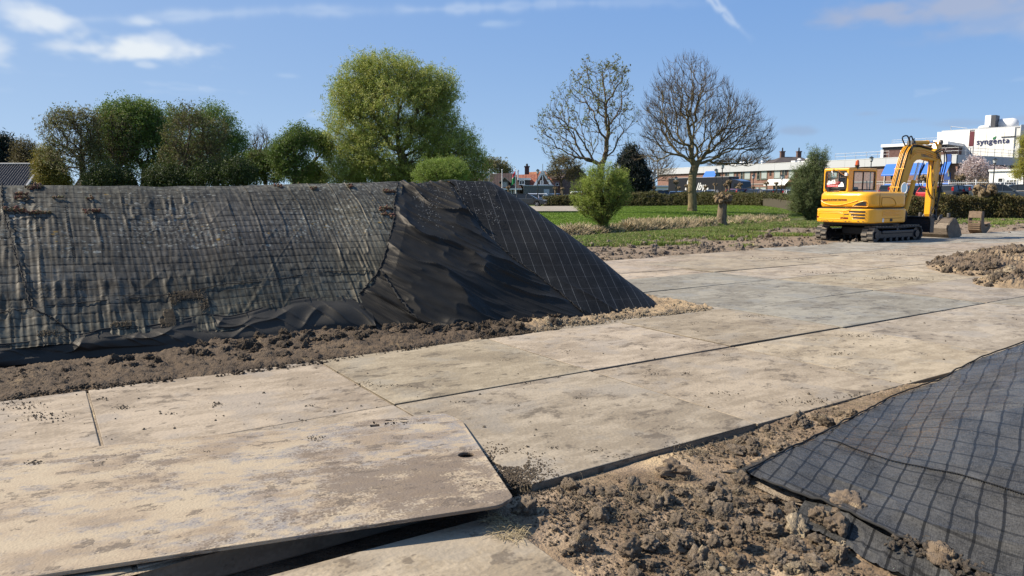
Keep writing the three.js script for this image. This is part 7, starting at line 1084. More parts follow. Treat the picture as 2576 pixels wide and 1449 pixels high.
// ---------------------------------------------------------------- the yellow excavator: local x ahead, z to its right
{
  const yellowTex = (() => { const N = field(512, 512, 6, 6, 5, 601), G = field(512, 512, 60, 40, 4, 602); return colorFrom(512, 512, (i) => { const k = 1 + 0.10 * N[i], d = smooth(0.42, 0.6, G[i]) * 0.5; return mix3([k, k * 0.99, k * 0.96], [0.55, 0.5, 0.42], d); }); })();
  const yellow = phys(0.84, 0.395, 0.008, 0.36, { map: yellowTex, clearcoat: 0.5, clearcoatRoughness: 0.2 }), yellowOld = phys(0.68, 0.36, 0.03, 0.5, { map: yellowTex }), black = mat(0.012, 0.012, 0.013, 0.55), rubber = mat(0.045, 0.042, 0.04, 0.85), muddy = new THREE.MeshStandardMaterial({ color: lin(0.5), map: soilMap, bumpMap: grainBump, bumpScale: 0.01, roughness: 0.95 }), chrome = mat(0.75, 0.76, 0.78, 0.12, { metalness: 1 }), navy = mat(0.012, 0.015, 0.022, 0.35), iron = mat(0.1, 0.09, 0.08, 0.6, { metalness: 0.3 }), pane = phys(0.9, 0.95, 0.95, 0.02, { transmission: 1, thickness: 0 }), red = phys(0.16, 0.01, 0.008, 0.25, { clearcoat: 1 }), white = mat(0.75, 0.75, 0.74, 0.5);
  const gy = landY(13.0, -26.35), T = thing('excavator', V(13.14, gy - 0.03, -26.4), 32 * Math.PI / 180, 'yellow tracked excavator with its arm raised standing on the mud beside the road', 'excavator');
  T.scale.setScalar(0.975);
  // tracks
  const R = 0.33, HX = 1.30, per = 4 * HX + 2 * Math.PI * R, stadium = (s, r) => { s = mod(s, per); if (s < 2 * HX) return [-HX + s, R - r, 0, -1]; s -= 2 * HX; if (s < Math.PI * R) { const a = -Math.PI / 2 + s / R; return [HX + r * Math.cos(a), R + r * Math.sin(a), Math.cos(a), Math.sin(a)]; } s -= Math.PI * R; if (s < 2 * HX) return [HX - s, R + r - 0.02 * Math.sin(s / (2 * HX) * Math.PI), 0, 1]; s -= 2 * HX; const a = Math.PI / 2 + s / R; return [-HX + r * Math.cos(a), R + r * Math.sin(a), Math.cos(a), Math.sin(a)]; };
  for (const side of [-1, 1]) {
    const zc = side * 0.92, belt = sheet(120, 1, (u, v) => { const q = stadium(u * per, R - 0.035); return { p: V(q[0], q[1], zc + (v - 0.5) * 0.44 * -1), uv: [u * 10, v] }; }), inner = sheet(120, 1, (u, v) => { const q = stadium(u * per, R - 0.075); return { p: V(q[0], q[1], zc + (v - 0.5) * 0.44), uv: [u * 10, v] }; }), rimS = [-1, 1].map((e) => sheet(120, 1, (u, v) => { const q = stadium(u * per, R - 0.075 + 0.04 * v); return { p: V(q[0], q[1], zc + e * 0.22), uv: [u * 10, v] }; }));
    const tr = mesh('track', [belt, inner, ...rimS], rubber, T); tr.material.side = THREE.DoubleSide;
    const n = 38; for (let i = 0; i < n; i++) { const q = stadium(i / n * per, R - 0.018), a = Math.atan2(q[3], q[2]) - Math.PI / 2; for (const e of [-1, 1]) mesh('track_pad', rbox(0.085, 0.04, 0.215, 0.012).translate(0.03 * e * side, 0, zc + e * 0.112).applyMatrix4(new THREE.Matrix4().makeTranslation(q[0], q[1], 0).multiply(new THREE.Matrix4().makeRotationZ(a))), muddy, tr); }
    mesh('track_frame', [rbox(2.3, 0.3, 0.3, 0.04, 0, 0.34, zc), rbox(2.0, 0.12, 0.38, 0.03, 0.05, 0.43, zc)], navy, T);
    for (const [x, r] of [[-HX, 0.235], [HX, 0.235]]) mesh(x < 0 ? 'drive_sprocket' : 'idler_wheel', [new THREE.CylinderGeometry(r, r, 0.3, 24).rotateX(Math.PI / 2).translate(x, R, zc), new THREE.CylinderGeometry(0.13, 0.13, 0.40, 16).rotateX(Math.PI / 2).translate(x, R, zc)], navy, T);
    for (let i = 0; i < 5; i++) mesh('roller', new THREE.CylinderGeometry(0.085, 0.085, 0.34, 12).rotateX(Math.PI / 2).translate(-0.75 + i * 0.38, 0.155, zc), navy, T); mesh('roller', new THREE.CylinderGeometry(0.06, 0.06, 0.36, 12).rotateX(Math.PI / 2).translate(0, 0.53, zc), navy, T);
  }
  mesh('undercarriage', [rbox(1.9, 0.3, 1.0, 0.05, 0, 0.45, 0), rbox(0.8, 0.2, 1.5, 0.05, 0, 0.45, 0), new THREE.CylinderGeometry(0.52, 0.55, 0.2, 32).translate(0, 0.68, 0)], black, T);
  // dozer blade
  { const s = [[1.98, 0.36], [2.2, 0.34], [2.16, 0.5], [2.14, 0.66], [2.2, 0.9], [2.06, 0.9], [2.0, 0.66]]; const bl = mesh('dozer_blade', [extrude(s, 2.4, 0.01), box(0.1, 0.06, 2.4, 2.05, 0.92, 0), ...[-1.2, 1.2].map((z) => box(0.26, 0.56, 0.03, 2.1, 0.62, z))], navy, T); mesh('blade_arm', [beam(V(0.7, 0.4, -0.42), V(2.05, 0.52, -0.42), 0.14, 0.16), beam(V(0.7, 0.4, 0.42), V(2.05, 0.52, 0.42), 0.14, 0.16), rod(V(0.8, 0.55, 0), V(2.0, 0.72, 0), 0.06, 0.06, 10)], navy, bl); }
  // house: plan outlines extruded upwards
  const plan = (g, r, x1r, x1l, hz) => { const s = new THREE.Shape(); s.moveTo(x1r, hz - 0.25); s.quadraticCurveTo(x1r - 0.02, hz, x1r - 0.4, hz); s.lineTo(-1.78 + r + g, hz); s.quadraticCurveTo(-1.80 + g, hz, -1.82 + g, hz - r); s.quadraticCurveTo(-1.9 + g, 0, -1.82 + g, -hz + r); s.quadraticCurveTo(-1.80 + g, -hz, -1.78 + r + g, -hz); s.lineTo(x1l, -hz); s.lineTo(x1l, 0.2); s.lineTo(x1r, 0.3); return s; };
  const up = (s, y0, y1, b, seg = 3) => { const g = clean(new THREE.ExtrudeGeometry(s, { depth: y1 - y0 - 2 * b, bevelEnabled: true, bevelSize: b, bevelThickness: b, bevelOffset: -b, bevelSegments: seg, curveSegments: 14 })); g.rotateX(Math.PI / 2).translate(0, y1 - b, 0); return planarUV(g, boxUV(1.5)); };
  const low = mesh('counterweight', up(plan(-0.03, 0.42, 0.62, 0.75, 1.12), 0.76, 1.265, 0.05), yellow, T), hood = mesh('engine_hood', up(plan(0.05, 0.5, 0.62, 0.1, 1.07), 1.28, 1.87, 0.16, 6), yellow, T);
  mesh('hood_gap', up(plan(0.07, 0.45, 0.58, 0.6, 1.04), 1.25, 1.30, 0.005), black, T);
  mesh('belly_plate', up(plan(0.12, 0.4, 0.5, 0.6, 0.95), 0.68, 0.79, 0.02), black, T);
  // rear face details; rearX gives the surface for a given z
  const rearX = (z, g = 0) => { const t = clamp(Math.abs(z) / 0.68); return -1.862 + g + 0.04 * t * t + (Math.abs(z) > 0.68 ? 0.83 * (Math.abs(z) - 0.68) ** 2.0 : 0); };
  const onRear = (z, y, off, g = 0) => V(rearX(z, g) - off - (g ? 0 : 0.03), y, z);
  const groove = (pts, r, m, name, parent, g) => mesh(name, tube(pts.map(([z, y]) => onRear(z, y, -r * 0.35, g)), r, pts.length * 8, 6), m, parent);
  groove([[-0.86, 1.54], [-0.75, 1.47], [-0.4, 1.395], [-0.05, 1.40], [0.3, 1.47], [0.6, 1.56]], 0.022, yellow, 'pressed_ridge', hood, 0.05);
  { const f = []; for (let i = 0; i <= 40; i++) { const a = i / 40 * 2 * Math.PI, c = Math.cos(a), s = Math.sin(a); f.push([-0.35 + 0.52 * Math.sign(c) * Math.pow(Math.abs(c), 0.35), 1.0 + 0.11 * Math.sign(s) * Math.pow(Math.abs(s), 0.35)]); } groove(f, 0.016, yellow, 'pressed_ridge', low, 0); }
  groove([[-0.98, 1.235], [-0.9, 1.17], [-0.5, 1.165], [0.0, 1.165], [0.22, 1.19], [0.4, 1.24]], 0.018, yellow, 'pressed_ridge', low, 0);
  for (const [z0, z1, y] of [[0.36, 0.93, 1.16], [0.44, 0.93, 1.05], [0.52, 0.93, 0.945]]) { const pts = []; for (let i = 0; i <= 6; i++) pts.push(lerp(z0, z1, i / 6)); mesh('vent_slot', pts.slice(0, -1).map((z, i) => quad(onRear(pts[i + 1], y - 0.032, 0.004), onRear(z, y - 0.032, 0.004), onRear(z, y + 0.032, 0.004), onRear(pts[i + 1], y + 0.032, 0.004))), black, low); const lip = [[z0 - 0.03, y + 0.045], [z1, y + 0.045]]; groove([[z0 - 0.03, y - 0.042], [lerp(z0, z1, 0.5), y - 0.044], [z1 + 0.02, y - 0.042]], 0.012, yellow, 'vent_lip', low, 0); }
  { const tri = [[0.46, 1.37], [0.62, 1.46], [0.78, 1.50], [0.9, 1.51], [0.9, 1.37]]; const c = [0.72, 1.42], P = (q) => onRear(q[0], q[1], 0.008, 0.05), g = []; for (let i = 0; i < tri.length; i++) { const a = tri[i], b = tri[(i + 1) % tri.length]; g.push(quad(P(c), P(b), P(a), P(c))); } mesh('vent_triangle', g.map((k) => k), mat(0.012, 0.012, 0.013, 0.8, { side: THREE.DoubleSide }), hood); groove([[0.42, 1.36], [0.62, 1.48], [0.93, 1.53], [0.95, 1.36], [0.68, 1.35], [0.42, 1.36]], 0.014, yellow, 'vent_lip', hood, 0.05); }
  for (const [z0, z1, y0, y1, m] of [[-0.83, -0.62, 1.55, 1.60, red], [0.0, 0.2, 1.555, 1.605, red]]) mesh('marker_light', quad(onRear(z1, y0, 0.006, 0.05), onRear(z0, y0, 0.006, 0.05), onRear(z0, y1, 0.006, 0.05), onRear(z1, y1, 0.006, 0.05)), m, hood);
  for (const [z0, z1, y0, y1] of [[-1.0, -0.88, 0.93, 0.975], [0.05, 0.34, 0.9, 0.96]]) { const g = []; for (let i = 0; i < 4; i++) { const a = lerp(z0, z1, i / 4), b = lerp(z0, z1, (i + 1) / 4); g.push(quad(onRear(b, y0, 0.008), onRear(a, y0, 0.008), onRear(a, y1, 0.008), onRear(b, y1, 0.008))); } mesh('reflector', g, red, low); }
  { // maker's lettering, letter by letter along the rear face
    const word = 'TAKEUCHI'; let z = -0.62; const size = 0.082; for (const ch of word) { const g = new TextGeometry(ch, { font: fontBold, size, depth: 0.008, curveSegments: 4 }); g.computeBoundingBox(); const w = g.boundingBox.max.x; mesh('maker_letter', g.scale(0.98, 0.82, 1).rotateY(-Math.PI / 2).translate(rearX(z, 0.05) - 0.004, 1.548, z), mat(0.05, 0.018, 0.006, 0.5), hood); z += w + 0.013; }
    groove([[-0.87, 1.535], [-0.3, 1.53], [0.22, 1.537]], 0.006, mat(0.5, 0.22, 0.006, 0.5), 'pressed_ridge', hood, 0.05);
    seed(63); const ch = []; for (let i = 0; i < 40; i++) { const zz = rr(-0.95, 0.9), yy = 0.8 + 0.05 * rnd() * rnd(), w = rr(0.008, 0.05); ch.push(quad(onRear(zz + w, yy, 0.003), onRear(zz, yy - rr(0, 0.01), 0.003), onRear(zz, yy + rr(0.006, 0.02), 0.003), onRear(zz + w, yy + rr(0.004, 0.012), 0.003))); } for (let i = 0; i < 3; i++) ch.push(quad(onRear(0.36, 1.05 + 0.01 * i, 0.004), onRear(0.14, 1.045 + 0.008 * i, 0.004), onRear(0.15, 1.06 + 0.01 * i, 0.004), onRear(0.36, 1.07 + 0.008 * i, 0.004))); mesh('chipped_paint', ch, mat(0.06, 0.045, 0.035, 0.8), low);
  }
  // right flank: door, ribs and seams
  const sideZ = 1.075, S3 = (x, y) => V(x, y, sideZ + 0.003), thin = (pts, r, m, name, parent) => mesh(name, tube(pts.map(([x, y]) => S3(x, y)), r, pts.length * 6, 5), m, parent), seamM = mat(0.16, 0.07, 0.004, 0.7);
  thin([[-1.22, 1.84], [-1.2, 1.6], [-1.17, 1.32]], 0.007, seamM, 'panel_seam', hood); thin([[-1.08, 1.66], [-0.6, 1.66], [-0.3, 1.58], [-0.18, 1.40], [-0.3, 1.36], [-1.04, 1.37], [-1.08, 1.66]], 0.007, seamM, 'service_door', hood);
  for (const y of [1.23, 1.18, 1.13, 1.08, 1.03]) mesh('pressed_ridge', tube([V(-1.05, y, 1.121), V(-0.5, y + 0.005, 1.123), V(0.1, y - 0.02, 1.118)], 0.013, 16, 6), yellow, low); mesh('panel_seam', tube([V(-1.1, 0.92, 1.122), V(-0.3, 0.925, 1.123), V(0.2, 0.93, 1.12)], 0.006, 12, 5), seamM, low); mesh('warning_label', box(0.1, 0.14, 0.006, -1.0, 0.86, 1.122), white, low); mesh('latch', box(0.16, 0.1, 0.01, -0.5, 0.86, 1.122), black, low);
  // cab
  const cx0 = -1.36, cx1 = 0.42, cz0 = -1.08, cz1 = -0.06, cy0 = 1.2, cyb = 1.9, cy1 = 2.74;
  const cab = mesh('cab', [rbox(cx1 - cx0, 0.72, cz1 - cz0, 0.06, (cx0 + cx1) / 2, cyb - 0.36, (cz0 + cz1) / 2, 2), rbox(cx1 - cx0 + 0.02, 0.13, cz1 - cz0 + 0.02, 0.055, (cx0 + cx1) / 2, cy1 - 0.06, (cz0 + cz1) / 2, 3), ...[[cx0 + 0.05, cz0 + 0.05], [cx0 + 0.05, cz1 - 0.05], [cx1 - 0.06, cz0 + 0.05], [cx1 - 0.06, cz1 - 0.05]].map(([x, z]) => rbox(0.11, cy1 - cyb, 0.10, 0.03, x, (cy1 + cyb) / 2 - 0.03, z, 2)), rbox(0.25, cy1 - cyb, 0.09, 0.03, cx0 + 0.16, (cy1 + cyb) / 2 - 0.03, cz1 - 0.046, 2)], yellow, T);
  const rr2 = (w, h, r) => { const s = new THREE.Shape(); s.moveTo(-w / 2 + r, -h / 2); s.lineTo(w / 2 - r, -h / 2); s.quadraticCurveTo(w / 2, -h / 2, w / 2, -h / 2 + r); s.lineTo(w / 2, h / 2 - r); s.quadraticCurveTo(w / 2, h / 2, w / 2 - r, h / 2); s.lineTo(-w / 2 + r, h / 2); s.quadraticCurveTo(-w / 2, h / 2, -w / 2, h / 2 - r); s.lineTo(-w / 2, -h / 2 + r); s.quadraticCurveTo(-w / 2, -h / 2, -w / 2 + r, -h / 2); return s; };
  const ringGeo = (w, h, r, t, d) => { const o = rr2(w, h, r), i = rr2(w - 2 * t, h - 2 * t, Math.max(0.02, r - t)); o.holes.push(new THREE.Path(i.getPoints(4).reverse())); return new THREE.ExtrudeGeometry(o, { depth: d, bevelEnabled: false, curveSegments: 5 }); };
  { const w = cz1 - cz0 - 0.15, h = cy1 - cyb - 0.16, yc = (cy1 + cyb) / 2 - 0.02, zc = (cz0 + cz1) / 2; const win = mesh('rear_window', ringGeo(w, h, 0.1, 0.05, 0.03).rotateY(-Math.PI / 2).translate(cx0 + 0.0, yc, zc), black, cab); mesh('pane', new THREE.ShapeGeometry(rr2(w - 0.04, h - 0.04, 0.08)).rotateY(-Math.PI / 2).translate(cx0 + 0.005, yc, zc), pane, win);   // sticker with the hire firm's name
    const decal = canvasTex(512, 256, (g) => { g.clearRect(0, 0, 512, 256); g.fillStyle = '#f4f4f2'; g.beginPath(); g.moveTo(0, 250); g.lineTo(20, 150); g.lineTo(60, 90); g.lineTo(95, 95); g.lineTo(110, 160); g.lineTo(165, 200); g.lineTo(180, 250); g.fill(); g.beginPath(); g.moveTo(250, 110); g.lineTo(275, 10); g.lineTo(350, 22); g.lineTo(400, 80); g.lineTo(420, 40); g.lineTo(480, 40); g.lineTo(482, 110); g.lineTo(505, 120); g.lineTo(508, 175); g.lineTo(250, 150); g.fill(); g.clearRect(295, 40, 50, 30); g.clearRect(440, 55, 26, 26); g.fillStyle = '#c8202c'; g.fillRect(172, 178, 332, 72); g.font = 'bold 46px sans-serif'; g.fillText('WAGENAAR', 106, 112); g.fillText('VERHUUR.nl', 150, 162); g.fillStyle = '#f4d9d6'; g.font = 'bold 50px sans-serif'; g.fillText('06-53222231', 192, 232); });
    mesh('sticker', quad(V(cx0 - 0.001, yc - h / 2 + 0.09, zc + w / 2 - 0.10), V(cx0 - 0.001, yc - h / 2 + 0.09, zc - w / 2 + 0.06), V(cx0 - 0.001, yc + 0.03, zc - w / 2 + 0.06), V(cx0 - 0.001, yc + 0.03, zc + w / 2 - 0.10)), new THREE.MeshStandardMaterial({ map: decal, transparent: true, alphaTest: 0.5, roughness: 0.5, side: THREE.DoubleSide }), win); }
  { const x0 = cx0 + 0.29, x1 = cx1 - 0.11, h = cy1 - cyb - 0.14, yc = (cy1 + cyb) / 2 - 0.035; const win = mesh('side_window', [ringGeo(x1 - x0, h, 0.06, 0.035, 0.03).translate((x0 + x1) / 2, yc, cz1 - 0.03), box(0.045, h - 0.06, 0.03, (x0 + x1) / 2 - 0.08, yc, cz1 - 0.012)], black, cab); mesh('pane', quad(V(x0, yc - h / 2, cz1 - 0.02), V(x1, yc - h / 2, cz1 - 0.02), V(x1, yc + h / 2, cz1 - 0.02), V(x0, yc + h / 2, cz1 - 0.02)), pane, win); mesh('white_strip', box(0.8, 0.05, 0.03, x1 - 0.35, yc - h / 2 - 0.03, cz1 + 0.01), white, win);
    for (const [name, a, b, zz] of [['far_side_window', x0 - 0.15, x1, cz0 + 0.02]]) { const w2 = mesh(name, [ringGeo(b - a, h, 0.06, 0.03, 0.03).translate((a + b) / 2, yc, zz), box(0.06, h, 0.03, (a + b) / 2, yc, zz + 0.015)], black, cab); mesh('pane', quad(V(b, yc - h / 2, zz), V(a, yc - h / 2, zz), V(a, yc + h / 2, zz), V(b, yc + h / 2, zz)), pane, w2); }
    const wf = mesh('windscreen', ringGeo(cz1 - cz0 - 0.16, h + 0.02, 0.06, 0.03, 0.03).rotateY(Math.PI / 2).translate(cx1 - 0.05, yc, (cz0 + cz1) / 2), black, cab); mesh('pane', quad(V(cx1 - 0.03, yc - h / 2, cz1 - 0.1), V(cx1 - 0.03, yc - h / 2, cz0 + 0.1), V(cx1 - 0.03, yc + h / 2, cz0 + 0.1), V(cx1 - 0.03, yc + h / 2, cz1 - 0.1)), pane, wf); }
  mesh('operator_seat', [rbox(0.5, 0.16, 0.5, 0.05, -0.5, 1.98, -0.6, 2), rbox(0.14, 0.42, 0.46, 0.05, -0.78, 2.2, -0.6, 2), rbox(0.1, 0.16, 0.26, 0.04, -0.82, 2.5, -0.62, 2), rod(V(0.2, 1.9, -0.3), V(0.15, 2.3, -0.3), 0.02, 0.02, 6)], mat(0.03, 0.035, 0.04, 0.7), cab);
  const beacon = mesh('beacon', [new THREE.CylinderGeometry(0.062, 0.075, 0.13, 14).translate(-0.86, cy1 + 0.17, -0.08), new THREE.SphereGeometry(0.062, 14, 8, 0, 6.3, 0, 1.57).translate(-0.86, cy1 + 0.235, -0.08)], phys(0.5, 0.09, 0.005, 0.15, { clearcoat: 1 }), cab); mesh('beacon_base', [new THREE.CylinderGeometry(0.09, 0.06, 0.07, 14).translate(-0.86, cy1 + 0.07, -0.08), rod(V(-0.86, cy1 - 0.06, -0.06), V(-0.86, cy1 + 0.06, -0.08), 0.025, 0.025, 6)], black, beacon);
  mesh('work_light', [rbox(0.09, 0.12, 0.1, 0.02, cx0 - 0.07, 2.5, -0.12, 2)], white, cab); mesh('lamp_cable', tube([V(cx0 - 0.04, 2.7, -0.5), V(cx0 - 0.07, 2.62, -0.42), V(cx0 - 0.07, 2.5, -0.25), V(cx0 - 0.07, 2.44, -0.12)], 0.012, 16, 5), mat(0.35, 0.14, 0.02, 0.6), cab); mesh('bracket', box(0.1, 0.05, 0.12, 0.15, cy1 + 0.03, -0.2), black, cab);
  mesh('mirror_disc', [new THREE.CylinderGeometry(0.15, 0.15, 0.025, 20).scale(1, 1, 0.7).rotateX(1.2).rotateY(0.5).translate(cx0 - 0.14, 2.55, -0.62)], white, cab); mesh('mirror_arm', tube([V(cx0 - 0.02, 2.68, -0.7), V(cx0 - 0.1, 2.7, -0.6), V(cx0 - 0.13, 2.62, -0.6)], 0.012, 10, 5), black, cab);
  mesh('exhaust_pipe', [rod(V(-1.5, 1.82, -0.72), V(-1.5, 2.02, -0.76), 0.075, 0.07, 14), rod(V(-1.5, 1.9, -0.74), V(-1.42, 1.86, -0.5), 0.05, 0.045, 10)], black, hood); mesh('rusty_bracket', [box(0.12, 0.02, 0.22, -1.52, 1.90, -0.38).rotateZ(0.0), box(0.1, 0.07, 0.06, -1.52, 1.87, -0.38)], mat(0.2, 0.09, 0.02, 0.7), hood);
  { const m = mesh('wing_mirror', [new THREE.TorusGeometry(0.1, 0.012, 6, 24).scale(1, 1.9, 1).rotateY(-0.75).translate(0.42, 2.0, 1.0)], white, T); mesh('mirror_glass', new THREE.CircleGeometry(0.1, 20).scale(1, 1.9, 1).rotateY(-0.75 - Math.PI / 2 * 0).translate(0.42, 2.0, 1.0), phys(0.5, 0.55, 0.6, 0.05, { metalness: 1, side: THREE.DoubleSide }), m); mesh('mirror_stem', tube([V(0.3, 1.75, 0.95), V(0.38, 1.78, 1.0), V(0.42, 1.84, 1.0)], 0.014, 8, 5), yellow, m); }
  // boom, stick and rams
  const bz = 0.15, boomS = [[1.18, 1.35], [1.42, 1.3], [1.78, 2.1], [2.22, 2.98], [2.42, 3.10], [3.0, 3.16], [3.85, 3.06], [4.0, 3.2], [3.92, 3.42], [3.5, 3.5], [2.55, 3.6], [2.1, 3.58], [1.85, 3.36], [1.5, 2.5]];
  const boom = mesh('boom', planarUV(clean(extrude(boomS, 0.3, 0.025)), boxUV(1.5)).translate(0, 0, bz), yellowOld, T);
  mesh('boom_bracket', [rbox(0.5, 0.6, 0.42, 0.06, 1.15, 1.15, bz, 2), rod(V(1.28, 1.42, bz - 0.25), V(1.28, 1.42, bz + 0.25), 0.07, 0.07, 12)], black, T);
  const stickS = [[3.62, 3.45], [3.72, 3.15], [3.68, 2.6], [3.66, 1.0], [3.74, 0.86], [3.92, 0.9], [3.98, 1.3], [4.14, 2.6], [4.2, 3.2], [4.16, 3.86], [3.98, 3.92], [3.86, 3.6]];
  const stick = mesh('stick', planarUV(clean(extrude(stickS, 0.25, 0.022)), boxUV(1.5)).translate(0, 0, bz), yellow, T);
  for (const [x, y, r] of [[3.86, 3.28, 0.11], [4.06, 3.84, 0.09], [3.8, 0.95, 0.08]]) mesh('pivot_pin', new THREE.CylinderGeometry(r, r, 0.36, 16).rotateX(Math.PI / 2).translate(x, y, bz), iron, stick);
  const ram = (a, b, k, r, name, parent) => { const m = a.clone().lerp(b, k), o = mesh(name, [rod(a, m, r, r, 14), rod(m.clone().lerp(a, 0.06), m, r * 1.15, r * 1.15, 14), new THREE.SphereGeometry(r * 1.1, 10, 8).translate(a.x, a.y, a.z)], yellowOld, parent); mesh('ram_rod', rod(m, b, r * 0.55, r * 0.55, 12), chrome, o); return o; };
  ram(V(1.62, 0.98, bz + 0.24), V(2.38, 2.98, bz + 0.24), 0.66, 0.085, 'boom_ram', T); ram(V(1.62, 0.98, bz - 0.24), V(2.38, 2.98, bz - 0.24), 0.66, 0.085, 'boom_ram', T); mesh('ram_shoe', rbox(0.3, 0.35, 0.66, 0.05, 1.55, 0.98, bz, 2), black, T);
  ram(V(2.2, 3.76, bz), V(4.05, 3.84, bz), 0.62, 0.08, 'stick_ram', T); mesh('ram_lug', [extrude([[2.0, 3.5], [2.4, 3.5], [2.28, 3.84], [2.1, 3.84]], 0.22, 0.01).translate(0, 0, bz)], black, boom);
  ram(V(4.14, 3.1, bz), V(4.06, 1.25, bz), 0.6, 0.06, 'bucket_ram', T);
  // pipes along the boom and loose hoses
  { const backs = [[1.12, 1.6], [1.42, 2.5], [1.68, 3.18], [1.78, 3.4], [2.06, 3.65], [2.3, 3.69], [2.6, 3.68], [3.5, 3.58]]; for (let i = 0; i < 6; i++) mesh('hydraulic_pipe', tube(backs.map(([x, y]) => V(x - 0.02, y + 0.01 * (i & 1), bz - 0.14 + i * 0.056)), 0.018, 44, 6), i === 3 ? black : yellow, boom); mesh('pipe_backing', tube(backs.map(([x, y]) => V(x + 0.03, y - 0.02, bz)), 0.05, 40, 6).applyMatrix4(new THREE.Matrix4().makeTranslation(0, 0, bz).multiply(new THREE.Matrix4().makeScale(1, 1, 3.2)).multiply(new THREE.Matrix4().makeTranslation(0, 0, -bz))), black, boom); for (const t of [[1.28, 2.05], [1.52, 2.75]]) mesh('pipe_clamp', rbox(0.05, 0.04, 0.38, 0.01, t[0] - 0.03, t[1], bz), yellow, boom);
    for (const dy of [0, 0.07, 0.14]) mesh('hydraulic_pipe', tube([V(1.9, 3.2 - dy * 0.6, bz + 0.165), V(2.25, 3.46 - dy, bz + 0.165), V(2.8, 3.5 - dy, bz + 0.165), V(3.6, 3.36 - dy, bz + 0.165), V(3.9, 3.3 - dy, bz + 0.17)], 0.016, 30, 6), yellow, boom);
    const H = (p, r = 0.02) => mesh('hydraulic_hose', tube(p.map((q) => V(...q)), r, p.length * 8, 6), black, T);
    H([[1.1, 1.2, 0.0], [0.85, 1.6, 0.05], [1.0, 1.75, 0.05], [1.15, 1.6, 0.0]], 0.024); H([[0.95, 1.3, 0.2], [0.8, 1.65, 0.25], [1.0, 1.8, 0.2], [1.14, 1.65, 0.15]], 0.024); H([[1.98, 3.62, 0.05], [1.82, 3.95, 0.0], [2.05, 4.02, 0.05], [2.2, 3.8, 0.08]], 0.026); H([[1.95, 3.6, 0.25], [1.78, 3.92, 0.3], [2.0, 3.98, 0.25], [2.25, 3.76, 0.2]], 0.026); H([[1.9, 3.3, 0.33], [1.95, 3.7, 0.36], [2.1, 3.9, 0.3]], 0.024);
    H([[3.7, 3.4, 0.34], [4.1, 3.5, 0.38], [4.28, 3.1, 0.36], [4.2, 2.5, 0.32], [4.12, 1.7, 0.32], [3.95, 1.0, 0.34]], 0.022); H([[3.6, 3.42, 0.3], [4.0, 3.58, 0.42], [4.32, 3.2, 0.42], [4.26, 2.4, 0.36], [4.1, 1.5, 0.34]], 0.022); H([[3.75, 3.38, 0.3], [4.0, 3.1, 0.38], [3.95, 2.6, 0.4], [4.08, 1.9, 0.34], [4.0, 1.2, 0.34]], 0.022); H([[3.2, 3.1, 0.32], [3.1, 2.7, 0.42], [3.0, 2.2, 0.44], [3.3, 1.8, 0.40], [3.7, 1.6, 0.34]], 0.02); H([[3.45, 3.12, 0.0], [3.2, 2.7, 0.0], [3.1, 2.3, 0.02], [3.4, 1.95, 0.05], [3.66, 2.0, 0.06]], 0.02); H([[3.6, 3.1, 0.3], [3.42, 2.6, 0.36], [3.5, 2.1, 0.38], [3.72, 2.3, 0.33]], 0.018); H([[3.7, 1.3, 0.3], [3.5, 0.9, 0.36], [3.7, 0.7, 0.36], [4.0, 0.95, 0.34]], 0.018); H([[3.8, 2.0, 0.3], [3.85, 1.4, 0.34], [3.62, 1.0, 0.34], [3.75, 0.75, 0.33]], 0.018); }
  { const t = new TextGeometry('TAKEUCHI', { font: fontBold, size: 0.13, depth: 0.006, curveSegments: 4 }); t.computeBoundingBox(); mesh('boom_lettering', t.scale(0.95, 0.9, 1).rotateZ(-0.04).translate(2.66, 3.24, bz + 0.151), mat(0.14, 0.13, 0.12, 0.6), boom); }
  // quick coupler with tilt head, and the wide ditching bucket that it holds
  mesh('quick_coupler', [rbox(0.42, 0.26, 0.34, 0.05, 3.92, 0.84, bz, 2), rbox(0.3, 0.2, 0.5, 0.05, 4.05, 0.72, bz, 2), new THREE.CylinderGeometry(0.16, 0.18, 0.14, 18).translate(4.05, 0.66, bz), beam(V(4.05, 1.2, bz + 0.1), V(4.2, 0.8, bz + 0.1), 0.06, 0.1), beam(V(4.05, 1.2, bz - 0.1), V(4.2, 0.8, bz - 0.1), 0.06, 0.1)], black, T);
  const bkt = [[3.98, 0.80], [3.76, 0.66], [3.66, 0.44], [3.68, 0.22], [3.84, 0.06], [4.1, 0.0], [4.45, 0.04], [4.76, 0.16]], shell = []; for (let i = 0; i < bkt.length - 1; i++) shell.push(beam(V(bkt[i][0], bkt[i][1], bz), V(bkt[i + 1][0], bkt[i + 1][1], bz), 1.66, 0.03));
  const worn = new THREE.MeshStandardMaterial({ color: lin(0.36, 0.325, 0.29), map: soilMap, bumpMap: grainBump, bumpScale: 0.004, roughness: 0.6, metalness: 0.2 });
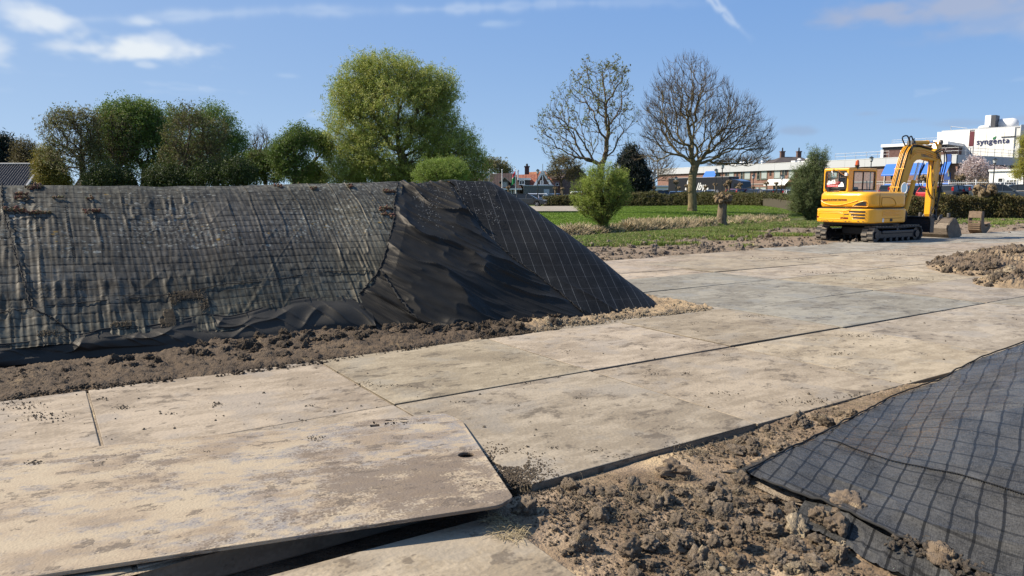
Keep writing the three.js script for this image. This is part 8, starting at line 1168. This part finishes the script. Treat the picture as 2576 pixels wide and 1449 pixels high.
  const ditch = mesh('ditching_bucket', [...shell, beam(V(3.98, 0.80, bz), V(4.12, 0.84, bz), 1.66, 0.05)], worn, T); for (const e of [-1, 1]) mesh('bucket_side', extrude([...bkt, [4.62, 0.40], [4.42, 0.66], [4.2, 0.86]], 0.03).translate(0, 0, bz + e * 0.845), worn, ditch); mesh('bucket_ears', [-0.32, 0.32].map((z) => extrude([[3.9, 0.76], [4.2, 0.8], [4.2, 0.98], [3.98, 0.96]], 0.05, 0.008).translate(0, 0, bz + z)).concat([-0.5, 0.62].map((z) => rbox(0.12, 0.2, 0.1, 0.03, 4.1, 0.95, bz + z))), iron, ditch);
}
{ // the narrow bucket standing on its own
  const p = onGround(2452, 588, -0.03), worn = new THREE.MeshStandardMaterial({ color: lin(0.42, 0.33, 0.25), map: soilMap, bumpMap: grainBump, bumpScale: 0.004, roughness: 0.7 }), T = thing('digging_bucket', V(p.x, landY(p.x, p.z), p.z), 0.55, 'narrow muddy digging bucket standing on the ground right of the excavator', 'bucket');
  const c = [[-0.06, 0.98], [-0.10, 0.7], [-0.10, 0.42], [-0.04, 0.18], [0.1, 0.04], [0.32, 0.0], [0.52, 0.1], [0.72, 0.24]], g = []; for (let i = 0; i < c.length - 1; i++) g.push(beam(V(c[i][0], c[i][1], 0), V(c[i + 1][0], c[i + 1][1], 0), 0.5, 0.03));
  const b = mesh('bucket_shell', g, worn, T); for (let i = 0; i < 5; i++) mesh('wear_strip', beam(V(-0.115, 0.12 + i * 0.085 + 0.06, 0), V(-0.118, 0.17 + i * 0.085 + 0.06, 0), 0.48, 0.02), worn, b);
  for (const z of [-1, 1]) mesh('bucket_side', extrude([...c, [0.66, 0.36], [0.5, 0.28], [0.34, 0.30], [0.2, 0.42], [0.14, 0.62], [0.10, 0.98]], 0.035).translate(0, 0, z * 0.25), new THREE.MeshStandardMaterial({ color: lin(0.3, 0.26, 0.22), map: soilMap, roughness: 0.7 }), b);
  for (const z of [-0.18, 0, 0.18]) mesh('tooth', beam(V(0.64, 0.2, z), V(0.86, 0.34, z), 0.07, 0.06), worn, b); mesh('hook', extrude([[0.6, 0.3], [0.72, 0.36], [0.78, 0.52], [0.68, 0.46], [0.58, 0.40]], 0.5, 0.01), worn, b); mesh('bucket_ears', [-0.12, 0.12].map((z) => extrude([[-0.06, 0.86], [0.1, 0.86], [0.24, 0.7], [0.2, 0.98], [-0.04, 1.0]], 0.04).translate(0, 0, z)), worn, b);
}
renderer.render(scene, camera);
